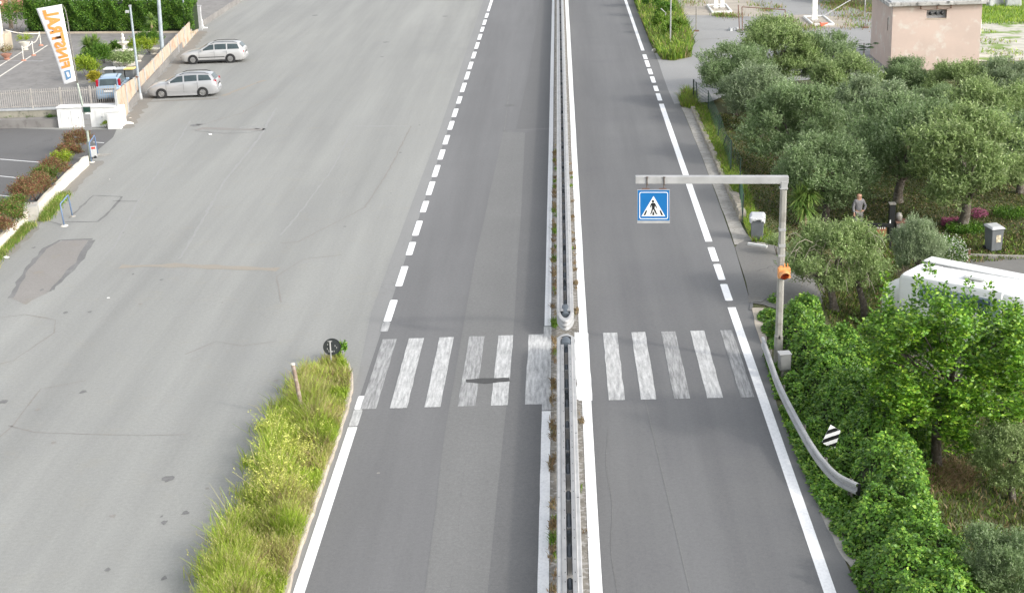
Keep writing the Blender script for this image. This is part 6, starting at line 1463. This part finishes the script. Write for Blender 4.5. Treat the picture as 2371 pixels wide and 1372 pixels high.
def island(cx, cy, label, posts):
    p = at(cx, cy); t = thing('canopy_column', label, 'column', p); s = ppm(p)
    L_, W2_ = 2.3, .85; b = MB()
    for (x, y, dx_, dy_) in ((0, -L_, W2_ * 2, .14), (0, L_, W2_ * 2, .14), (-W2_ + .07, 0, .14, 2 * L_ - .14), (W2_ - .07, 0, .14, 2 * L_ - .14)): b.box((x, y, .08), (dx_, dy_, .18))
    b.build('kerb_frame', M['whitepaint'], t, bevel=.02); b = MB(); b.box((0, 0, .03), (W2_ * 2 - .3, 2 * L_ - .2, .08)); b.build('infill', M['slab'], t)
    for (x, w_) in posts: b = MB(); b.box((x, .2, 2.6), (w_, .26, 5.2)); b.build('shaft', M['whitepaint'], t, bevel=.02); b = MB(); b.box((x, .2, .2), (w_ + .14, .4, .08)); b.build('base_plate', M['whitepaint'], t)
island(1665, 22, 'pair of white canopy columns on a kerbed island, nearer the road', [(-.25, .34), (.28, .34)])
island(1895, 50, 'single white canopy column on a kerbed island beside the pink building', [(-.28, .40)])
p = at(1908, 62); t = thing('traffic_cone', 'fallen orange red cone at the corner of the right hand canopy island', 'cone', p); T_ = Matrix.Translation((0, 0, .2)) @ Matrix.Rotation(R(78), 4, 'Y')
b = MB(); b.lathe([(.19, -.25), (.13, -.22), (.03, .32), (0, .32)], 14, T=T_); b.build('cone_body', M['conered'], t, smooth=True); b = MB(); b.box((0, 0, -.26), (.42, .42, .04), T=T_); b.build('base', M['conered'], t)
def fpost(a, b_, c_, d_2, label, r=.04):
    p = at(a, b_); q = aty(c_, d_2, p.y) - p; t = thing('fence_post', label, 'post', p); b = MB(); b.tube([(0, 0, 0), q], r, 6); b.build('shaft', M['galvd'], t); b = MB(); b.box((0, 0, .05), (.4, .26, .1)); b.build('foot', M['rust'], t); return t
fpost(1612, 73, 1612, 15, 'thin post on a small foot standing alone on the forecourt, left of the mesh frame')
p = at(1716, 72); t = thing('wire_gate', 'rusty rectangular fence frame standing on the forecourt between the canopy islands', 'fence', p)
q0 = aty(1713, 15, p.y) - p; fr = at(1818, 72) - p; q1 = aty(1818, 23, p.y + fr.y) - p
b = MB()
for a_, c_ in ((Vector((-.12, 0, 0)), q0 + Vector((-.12, 0, .1))), (Vector((.1, 0, 0)), q0 + Vector((.16, 0, -.05))), (Vector((.1, 0, .12)), fr + Vector((0, 0, .12))), (q0 + Vector((.16, 0, -.05)), q1), (fr, q1)): b.tube([a_, c_], .035, 6)
b.build('frame', M['rust'], t); b = MB(); b.box((-.1, 0, .06), (.5, .3, .12)); b.build('foot', M['galvd'], t)
b = MB()
for k in range(1, 26): b.bar(Vector((.1, 0, .12)).lerp(fr + Vector((0, 0, .12)), k / 26), (q0 + Vector((.16, 0, -.05))).lerp(q1, k / 26), .006, .006)
b.build('mesh_infill', M['galvd'], t)
p = at(1697, 71); t = thing('rubble', 'pile of pale rubble at the foot of the rusty fence frame', 'rubble', p); b = MB(); rd = random.Random(2)
for k in range(9): b.box((rd.uniform(-.5, .4), rd.uniform(-.3, .3), .08), (rd.uniform(.15, .35), rd.uniform(.1, .3), rd.uniform(.1, .25)), rz=rd.uniform(0, 3), taper=.7)
b.build('stones', M['greypost'], t)
fpost(2004, 65, 2004, 12, 'thin pale post beside the left wall of the pink building', .035)
p = at(1990, 45); t = thing('metal_brace', 'pale slanting metal struts left of the pink building', 'frame', p); b = MB(); b.tube([(-3.0, -1.5, .6), (.4, 0, 2.2)], .04, 6); b.tube([(-1.2, 0, 3.2), (1.0, 0, 2.0)], .09, 6); b.tube([(.4, 0, 0), (.4, 0, 2.3)], .05, 6); b.build('strut', M['galvw'], t)
# verge and shrubs between the road and the forecourt
vp = [(6.8, 104.2), (7.6, 103.6), (8.9, 105), (9.6, 112), (9.9, 125), (9.9, 160), (6.45, 160), (6.5, 112)]
sheet('verge', jag(vp, .08, 3, 2), .010, M['verge'])
turf('verge_grass', vp, 26000, .25, .95, [M['turfb'], M['grassg'], M['grassb'], M['hedge']], [.35, .25, .15, .25], 'tall rough grass on the verge between the right lane and the forecourt', 62, wd=.06, lean=.5)
for i, (a, b_, r, h_, mm, lb) in enumerate([(1512, 30, .95, 2.3, 'hedge', 'dark green shrub near the top of the verge, left of the thin lamp pole'), (1540, 52, .8, 1.9, 'hedge', 'green shrub in the verge just left of the thin lamp pole'), (1485, 8, 1.0, 1.8, 'lime', 'yellow green shrub in the verge at the very top edge'), (1572, 70, .6, .9, 'turfb', 'low spiky shrub in the verge right of the thin lamp pole'), (1546, 88, .7, 1.2, 'turfb', 'grassy shrub in the verge left of the thin lamp pole foot'), (1530, 70, .7, 1.4, 'turfb', 'middle grassy shrub in the verge beside the right lane')]):
    leafball('verge_shrub', M[mm], at(a, b_ + 8), r, h_, 1700, .15, .07, 100 + i, label=lb, up=.9)
PT = []
for (a, b_) in ((1940, 2), (1965, 6), (1985, 0), (1910, -6), (2000, 12)):
    p = at(a, b_); leafball('forecourt_bush', M['hedge'], p, 1.7, 1.8, 2200, .16, .08, 110 + a, label={1940: 'broad dark bush at the top edge beyond the single canopy column', 1965: 'dark bush behind the pale metal struts', 1985: 'green bush at the top edge next to the pink building', 1910: 'green bush cut by the top edge right of the single canopy column', 2000: 'low bush against the left wall of the pink building'}[a])
p = at(1552, 112); q = aty(1554, -60, p.y) - p; t = thing('lamp_pole', 'thin tall galvanised pole in the verge between the right lane and the forecourt', 'pole', p); b = MB(); b.tube([(0, 0, 0), q], [.055, .045], 10); b.build('shaft', M['galvw'], t); b = MB(); b.lathe([(.35, 0), (.28, .12), (.1, .16)], 9); b.build('footing', M['offwhite'], t)
for a, b_, c_, d_2, lb in ((1537, 66, 1530, 20, 'small leaning grey post hidden in the verge shrubs'),):
    p = at(a, b_); q = aty(c_, d_2, p.y) - p; t = thing('leaning_post', lb, 'post', p); b = MB(); b.tube([(0, 0, 0), (.15, 0, 1.2), q], .045, 6); b.build('shaft', M['galvw'], t); b = MB(); b.box((0, 0, .05), (.2, .2, .1)); b.build('foot', M['concrete'], t)
b = MB(); rd = random.Random(6); p = at(1545, 118); t = thing('rubble', 'scatter of pale stones at the near tip of the verge beside the forecourt', 'rubble', p)
for k in range(22): b.box((rd.uniform(-1.1, 1.3), rd.uniform(-.5, .8), .05), (rd.uniform(.1, .35), rd.uniform(.1, .3), rd.uniform(.06, .2)), rz=rd.uniform(0, 3), taper=.7)
b.build('stones', M['offwhite'], t)
sheet('verge', jag([(-10.4, 141.2), (-7.8, 140.6), (-7.3, 160), (-14, 160), (-13, 142)], .1, 3, 2), .012, M['verge'])
turf('verge_grass', [(-13, 142), (-10.4, 141.4), (-7.8, 140.9), (-7.5, 146), (-13, 146)], 2500, .1, .4, [M['grassg'], M['grassy']], [.7, .3], 'strip of yellow green grass at the top edge left of the road', 63, wd=.06)

# ================================================================ OLIVE GROVE
OM = []
def make_olive(seed, m, lumps, twigs, per, R_=2.2, Hh=1.62):
    me, c, lr = crown_mesh('crown', seed, R_, Hh, lumps, twigs, per, .125, .046, m, up=.75, lumpr=.30, twl=.48, zc=2.05, spread=.84, low=-.8)
    b = MB(); trunk_mb(b, (0, 0, 0), [tuple(v * np.array([.8, .8, 1])) for v in c[::max(1, len(c) // 7)][:7]], .17, seed, .42)
    return me, b
protos = []
for i, (s, m, lu, tw, pe) in enumerate([(201, 'olive', 46, 74, 11), (202, 'olive2', 44, 76, 11), (203, 'olive', 42, 80, 11), (204, 'olivey', 44, 72, 11), (205, 'olive2', 40, 80, 11)]):
    me, b = make_olive(s, M[m], lu, tw, pe); protos.append((me, b))
core = mat('crown_twigs', (.055, .058, .035), (.035, .035, .022), 8, rough=1)
otrunk = [None] * 5
def olive(k, cx, cy, rpx, label, hc=2.1, rz=None, sz=None):
    """crown centre and half width in the photo; the base is under it on the grove floor"""
    p = atg(cx, cy, hc); r = rpx / ppm(p); s = r / 2.2; 
    for _ in range(3): p = atg(cx, cy, hc * s if sz is None else hc * sz); s = (rpx / ppm(p)) / 2.2
    base = Vector((p.x, p.y, gz(p.x, p.y)))
    t = thing('olive_tree', label, 'olive tree', base, rz if rz is not None else (cx * 7 % 6.28), 'olive trees of the grove'); t.scale = (s, s, s if sz is None else sz)
    linkm('crown', protos[k][0], t)
    if otrunk[k] is None: o = protos[k][1].build('trunk', M['bark'], t, smooth=True); otrunk[k] = o.data
    else: linkm('trunk', otrunk[k], t)
    return t
OL = [(0, 1702, 172, 84, 'dark olive tree at the far left corner of the grove, above the fence corner'), (3, 1800, 128, 92, 'light green olive tree at the back of the grove, under the fence frame'), (0, 1905, 132, 72, 'dense olive tree at the back of the grove, below the single canopy column'), (1, 1762, 218, 88, 'silvery olive tree in the second row, left part of the grove'), (3, 1955, 198, 84, 'olive tree in the second row, left of the pink building foot'), (2, 1835, 290, 104, 'full round olive tree above the overhead sign arm'), (0, 1912, 400, 98, 'olive tree directly behind the sign arm, with a visible forked trunk'), (2, 2100, 190, 66, 'rounded olive tree touching the left front of the pink building'), (3, 2215, 200, 72, 'olive tree in front of the right part of the pink building'), (1, 2325, 200, 78, 'silvery olive tree at the right picture edge beside the gravel'), (2, 2168, 250, 58, 'small rounded grey green olive tree in the middle of the grove'), (1, 2020, 262, 92, 'olive tree with pale spiky top right of the dark gap in the grove'), (3, 2290, 275, 100, 'green olive tree at the right edge, third row'), (0, 2085, 330, 118, 'big olive tree left of the dark forked trunk'), (3, 2235, 375, 132, 'largest dark green olive tree, over the pink flowers'), (2, 2368, 340, 90, 'olive tree cut by the right picture edge above the grey bin'), (4, 1935, 228, 60, 'low pale olive tree between the second and third row')]
for k, cx, cy, r, lb in OL: olive(k, cx, cy + 6, r * (1.12 if cy < 250 else 1.22), lb)
# front olives
olive(3, 1936, 608, 124, 'sparse yellowish olive tree with bare twigs in front of the man', hc=2.1)

last = [o for o in C.objects if o.get('label', '').startswith('sparse yellowish')][0]
rd = random.Random(71); b = MB()
for k in range(75):
    az = rd.uniform(0, 2 * PI); r0 = rd.uniform(.4, 1.6); z0 = rd.uniform(1.3, 3.4); a0 = Vector((math.cos(az) * r0, math.sin(az) * r0, z0)); l = rd.uniform(.4, .9); dr = Vector((math.cos(az + rd.uniform(-.8, .8)), math.sin(az + rd.uniform(-.8, .8)), 0)) * l
    b.tube([a0, a0 + dr * .4 + Vector((0, 0, .22)), a0 + dr * .8 + Vector((0, 0, .15)), a0 + dr * 1.15 + Vector((0, 0, -.25))], [.016, .014, .011, .006], 4)
b.build('twig_sprays', mat('grey_twig', (.34, .30, .24), (.26, .23, .18), 6, rough=.95), last)
olive(1, 2128, 588, 70, 'spiky pale olive tree right of the black oven', hc=2.0, sz=.78)
olive(3, 2352, 1050, 108, 'pale silvery olive tree at the right picture edge, beyond the lowest one', hc=2.4)
olive(0, 2335, 1310, 125, 'pale silvery olive tree in the bottom right corner', hc=2.2)
b = MB(); p = atg(2004, 745); t = thing('tree_stump', 'dark leaning bare trunk in the shadow below the sparse olive tree', 'tree', p); b.tube([(0, 0, -.1), (-.1, 0, .7), (-.35, 0, 1.5)], [.15, .12, .09], 8); b.build('trunk', M['bark'], t, smooth=True)
leafball('flowering_shrub', M['hedge'], atg(2192, 640), .75, 1.45, 3000, .09, .045, 131, label='white flowering shrub in front of the pink flower bed', m2=M['whitepetal'], p2=.35, lumps=18)
leafball('bare_shrub', M['blade'], atg(2115, 690), .6, 1.2, 1200, .16, .014, 132, label='tangle of bare brown twigs under the spiky pale olive tree')
leafball('driveway_bush', M['olivey'], atg(1800, 592), .45, .8, 1300, .08, .035, 133, label='small loose bush behind the sign pole beside the bag lined bin')
q = atg(1862, 530); yucca('yucca_plant', q, 1.2, .9, [(0, 0, .95, .85), (.15, .1, 1.55, .80), (-.2, .1, 1.3, .75)], 'large green yucca between the sign pole and the standing man', 150, 9, wd=.07)
# tall castor plants behind the back row
def castor(cx, cy, foot, label, seed, s=1.0):
    rg = np.random.default_rng(seed); Y0 = at(cx, foot).y; p = at(cx, foot); tp = aty(cx, cy, Y0).z; t = thing('castor_plant', label, 'plant', p, 0, 'dark large leaved plants behind the olives')
    b = MB(); b.tube([(0, 0, 0), (.03, 0, tp * .5), (0, 0, tp)], [.05, .04, .03], 6); b.build('stem', M['bark'], t); vs, fs = [], []
    for k in range(16):
        az = rg.uniform(0, 2 * PI); L_ = s * rg.uniform(.35, .75); z = tp - rg.uniform(0, .5); c = np.array([math.cos(az) * L_, math.sin(az) * L_, z + .12])
        for j in range(7):
            a2 = az + (j - 3) * .55; d = np.array([math.cos(a2), math.sin(a2), -.25]) * .30 * s; sd_ = np.array([-math.sin(a2), math.cos(a2), 0]) * .06 * s; i = len(vs); vs += [c, c + d * .5 + sd_, c + d, c + d * .5 - sd_]; fs.append((i, i + 1, i + 2, i + 3))
    linkm('leaves', npmesh('leaves', np.array(vs), np.array(fs), M['castor']), t)
castor(1697, 104, 150, 'dark large leaved plant above the leftmost back olive', 1, .9); castor(1812, 100, 150, 'dark large leaved plant just left of the biggest one behind the olives', 2, .9); castor(1862, 90, 150, 'biggest dark large leaved plant behind the back olives', 3, 1.1); castor(1925, 98, 150, 'feathery dark plant right of the biggest large leaved one', 4, .8); castor(1998, 100, 168, 'dark large leaved plant against the left wall of the pink building', 5, 1.1)

# ================================================================ BROAD LEAVED TREE (lower right)
def walnut():
    foot = atg(2168, 1078); t = thing('broadleaf_tree', 'broad leaved bright green tree with a dark trunk in front of the white camper', 'tree', foot)
    rg = np.random.default_rng(77); o_ = Vector(foot)
    sp = []                                                    # sprays: (px, py, depth offset, radius m)
    for _ in range(150):
        u, v = rg.uniform(-1, 1), rg.uniform(-1, 1)
        if u * u + v * v > 1: continue
        cx = 2215 + u * 195; cy = 855 + v * 190 - 25 * (1 - u * u)
        if cy > 985 and cx < 2110: continue
        if cy > 1030: continue
        if cy < 715: continue
        if abs(cx - 2168) < 26 and cy > 965: continue
        sp.append((cx, cy, rg.uniform(-1.6, 1.6), rg.uniform(.30, .55)))
    for a, b_ in ((2338, 765), (2030, 760), (2005, 770), (2070, 735), (2165, 705), (2100, 745),  (2060, 790), (2040, 830), (2235, 1040), (2290, 1050), (2230, 990), (2110, 980), (2330, 960), (2360, 900), (2350, 800)): sp.append((a, b_, rg.uniform(-.8, .8), .26))
    shoots = [(2046, 632, 745), (2058, 660, 760), (2128, 640, 720), (2140, 655, 720), (2150, 612, 640), (2186, 655, 730), (2205, 668, 740), (2240, 645, 720), (2288, 655, 735), (2296, 690, 760), (2345, 690, 790), (2355, 720, 800), (2020, 720, 780), (2105, 690, 760), (2085, 720, 780), (2262, 700, 770), (2320, 730, 800), (2170, 690, 760), (2005, 760, 800)]
    cent = []
    Y0 = foot.y
    for a, b_, dy_, r in sp:
        q = aty(a, b_, Y0 + dy_); cent.append((np.array(q - o_), r))
    VV, n0 = [], 0; Ps, Ds, Ns = [], [], []
    for c, r in cent:
        nt_ = int(26 * (r / .4) ** 2) + 9
        for _ in range(nt_):
            d = rsph(rg, 1)[0]; d[2] = abs(d[2]) * .9 + .15; d /= np.linalg.norm(d); o = c + rsph(rg, 1)[0] * r * rg.uniform(.1, .9); L_ = rg.uniform(.25, .5)
            k = 9; f = np.linspace(.1, 1, k)[:, None]; P = o + d * L_ * f; sd_ = np.cross(d, [0, 0, 1.]); sd_ /= np.linalg.norm(sd_) + 1e-6
            D = d * .55 + sd_ * np.where(np.arange(k) % 2, 1, -1)[:, None] + rsph(rg, k) * .35 + np.array([0, 0, -.1]); Ps.append(P); Ds.append(D); Ns.append(np.array([0, -.35, .8]) + rsph(rg, k) * .8)
    for a, y0_, y1_ in shoots:
        q0 = np.array(aty(a, y1_, Y0) - o_); q1 = np.array(aty(a + rg.uniform(-6, 6), y0_, Y0) - o_); k = int(95 * np.linalg.norm(q1 - q0) / 1.2) + 30
        f = rg.uniform(0, 1, k)[:, None]; d = rsph(rg, k); d[:, 2] *= .5; Ps.append(q0 + (q1 - q0) * f + d * (.17 - .10 * f)); Ds.append(d + np.array([0, 0, .35])); Ns.append(np.array([0, -.3, .8]) + rsph(rg, k) * .8)
    P = np.vstack(Ps); V, Fq = leafquads(P, np.vstack(Ds), np.vstack(Ns),  .120 * rg.uniform(.6, 1.25, len(P)), .074 * rg.uniform(.8, 1.2, len(P)))
    linkm('crown', npmesh('crown', V, Fq, M['bright']), t)
    b = MB(); fk = aty(2172, 940, Y0) - o_; fk2 = aty(2200, 905, Y0) - o_
    b.tube([(0, 0, -.2), (0, 0, .1), Vector(fk) * .5 + Vector((-.03, 0, 0)), fk], [.21, .16, .13, .125], 10)
    b.tube([fk - Vector((0, 0, .08)), fk2, aty(2262, 900, Y0 + .2) - o_, aty(2330, 850, Y0 + .3) - o_], [.11, .10, .07, .03], 8)
    b.tube([fk2, aty(2210, 830, Y0) - o_, aty(2205, 720, Y0) - o_], [.08, .05, .02], 7); b.tube([fk, aty(2140, 870, Y0 - .2) - o_, aty(2070, 790, Y0) - o_], [.08, .05, .02], 7)
    for c, r in cent[::5]: b.tube([fk2.lerp(Vector(c), .25), fk2.lerp(Vector(c), .6) + Vector((0, 0, .1)), Vector(c)], [.04, .025, .008], 5)
    b.build('trunk', M['bark'], t, smooth=True)
walnut()
# ================================================================ IVY BANK
def ivy():
    rg = np.random.default_rng(91); B = []
    for (a, b_, h, rpx) in [(1845, 720, 1.25, 48), (1868, 690, 1.0, 40), (1895, 780, 1.35, 70), (1945, 815, 1.25, 60), (1912, 850, 1.1, 62), (1960, 900, 1.2, 85), (1928, 930, .8, 62), (2010, 870, 1.3, 70), (2040, 950, 1.35, 80), (1998, 985, 1.0, 72), (2050, 1040, 1.4, 80), (2085, 1090, 1.3, 75), (2035, 1080, 1.0, 60), (2120, 1130, 1.2, 60), (2060, 1170, 1.1, 90), (2130, 1210, 1.3, 85), (2190, 1235, 1.1, 70), (2100, 1290, 1.2, 95), (2180, 1310, 1.2, 90), (2230, 1350, 1.0, 80), (2130, 1380, 1.1, 100), (2020, 1200, .6, 70), (2050, 1310, .6, 70), (2200, 1430, 1.1, 120), (2080, 1440, .8, 100), (2090, 800, 1.0, 60), (2110, 860, 1.0, 75), (2085, 940, 1.1, 75), (2040, 790, 1.2, 60), (2000, 800, 1.2, 60), (2080, 870, 1.1, 80), (1960, 760, .8, 50), (1838, 890, .55, 36), (1862, 945, .55, 40), (1888, 995, .55, 40), (1922, 1045, .6, 42), (1820, 850, .5, 30), (1950, 1075, .6, 40), (2085, 1010, 1.3, 65), (1780, 735, .28, 25)]:
        p = at(a, b_, h - .25); B.append((p.x, p.y, h, rpx / ppm(p)))
    for (a, b_, h, rpx) in [(1768, 830, 0.26, 20), (1782, 870, 0.26, 22), (1800, 960, 0.26, 30), (1825, 1000, 0.26, 32), (1850, 1040, 0.26, 34), (1880, 1090, 0.26, 34), (1905, 1125, 0.26, 40), (1945, 1170, 0.26, 45), (1965, 1215, 0.26, 40), (1985, 1265, 0.26, 30), (2010, 1330, 0.26, 36), (2030, 1390, 0.26, 40), (1790, 905, 0.25, 20), (1775, 850, 0.25, 20), (1930, 1150, 0.26, 45), (1795, 690, 0.26, 14), (1790, 760, 0.26, 26), (1800, 790, 0.26, 20)]:
        p = at(a, b_, h * .4); B.append((p.x, p.y, h, rpx / ppm(p)))
    B = np.array(B)
    def hf(x, y):
        d2 = ((x[:, None] - B[None, :, 0]) ** 2 + ((y[:, None] - B[None, :, 1]) * .62) ** 2) / (B[None, :, 3] ** 2)
        h = np.where(d2 < 1, B[None, :, 2] * np.sqrt(np.clip(1 - d2, 0, 1)), 0); return h.max(1)
    n = 420000; x = rg.uniform(5.9, 17, n); y = rg.uniform(26, 56, n); h = hf(x, y)
    cx_ = 6.05 + np.interp(y, [26, 30.5, 34.7, 37, 41.5, 47, 52], [.42, .30, .18, .06, .0, .22, .5]); ok = (h > .06) & (x > cx_); x, y, h = x[ok], y[ok], h[ok]; e = .08
    gxx = (hf(x + e, y) - hf(x - e, y)) / (2 * e); gyy = (hf(x, y + e) - hf(x, y - e)) / (2 * e); Nn = norm(np.stack([-gxx, -gyy, np.ones(len(x))], 1))
    lump = .20 * np.sin(x * 5.1 + 2 * np.sin(y * 2.3)) * np.sin(y * 4.3 + x) + .14 * np.sin(x * 11 + y * 3) * np.sin(y * 9.1) ; g0 = np.array([gz(a, c) for a, c in zip(x, y)])
    side = rg.uniform(0, 1, len(x)) ** .5
    P = np.stack([x, y, g0 + h + lump * np.clip(h, 0, 1) - rg.exponential(.10, len(x)) + .04], 1)
    steep = np.linalg.norm(np.stack([gxx, gyy], 1), axis=1); dropz = rg.uniform(0, 1, len(x)) * np.clip(steep * .25, 0, .7) * h; P[:, 2] -= dropz
    P[:, 2] = np.maximum(P[:, 2], g0 + .02)
    down = np.stack([gxx, gyy, -np.ones(len(x)) * 0], 1); D = norm(norm(-down + 1e-5) * .5 + rsph(rg, len(x)) * .7 + [[0, 0, -.25]])
    V, Fq = leafquads(P, D, norm(Nn + rsph(rg, len(x)) * .55 + [[0, -.15, .2]]), (.065 + .045 * (rg.uniform(size=len(x)) ** .5)) * rg.uniform(.6, 1.4, len(x)), .072 * rg.uniform(.6, 1.4, len(x)))
    print('ivy leaves', len(P))
    tag(linkm('ivy_bank', npmesh('ivy_bank', V, Fq, M['ivy'])), 'dense mass of bright green ivy and creepers on the bank beside the right lane', 'ivy', kind='stuff')
    # soil and stems under the leaves
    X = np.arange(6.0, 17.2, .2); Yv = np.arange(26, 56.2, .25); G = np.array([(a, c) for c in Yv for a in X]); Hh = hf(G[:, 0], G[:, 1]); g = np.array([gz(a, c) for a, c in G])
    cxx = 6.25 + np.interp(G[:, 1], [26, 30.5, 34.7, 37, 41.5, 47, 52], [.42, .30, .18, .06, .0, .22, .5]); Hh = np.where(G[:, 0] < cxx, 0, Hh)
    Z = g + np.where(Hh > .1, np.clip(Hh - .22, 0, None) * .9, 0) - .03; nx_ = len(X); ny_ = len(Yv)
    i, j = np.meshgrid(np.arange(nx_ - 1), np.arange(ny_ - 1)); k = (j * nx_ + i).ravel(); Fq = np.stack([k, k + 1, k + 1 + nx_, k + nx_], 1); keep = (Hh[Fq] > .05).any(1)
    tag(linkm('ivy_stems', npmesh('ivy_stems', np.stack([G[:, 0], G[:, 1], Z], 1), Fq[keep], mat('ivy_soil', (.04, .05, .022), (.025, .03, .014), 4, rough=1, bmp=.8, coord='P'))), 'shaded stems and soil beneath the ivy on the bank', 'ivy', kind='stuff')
ivy()
sheet('gravel', jag(px([(1905, 1165), (1925, 1190), (1955, 1240), (1985, 1300), (1975, 1320), (1935, 1262), (1900, 1190)]), .03, 4, 5), .0058, M['concrete'])
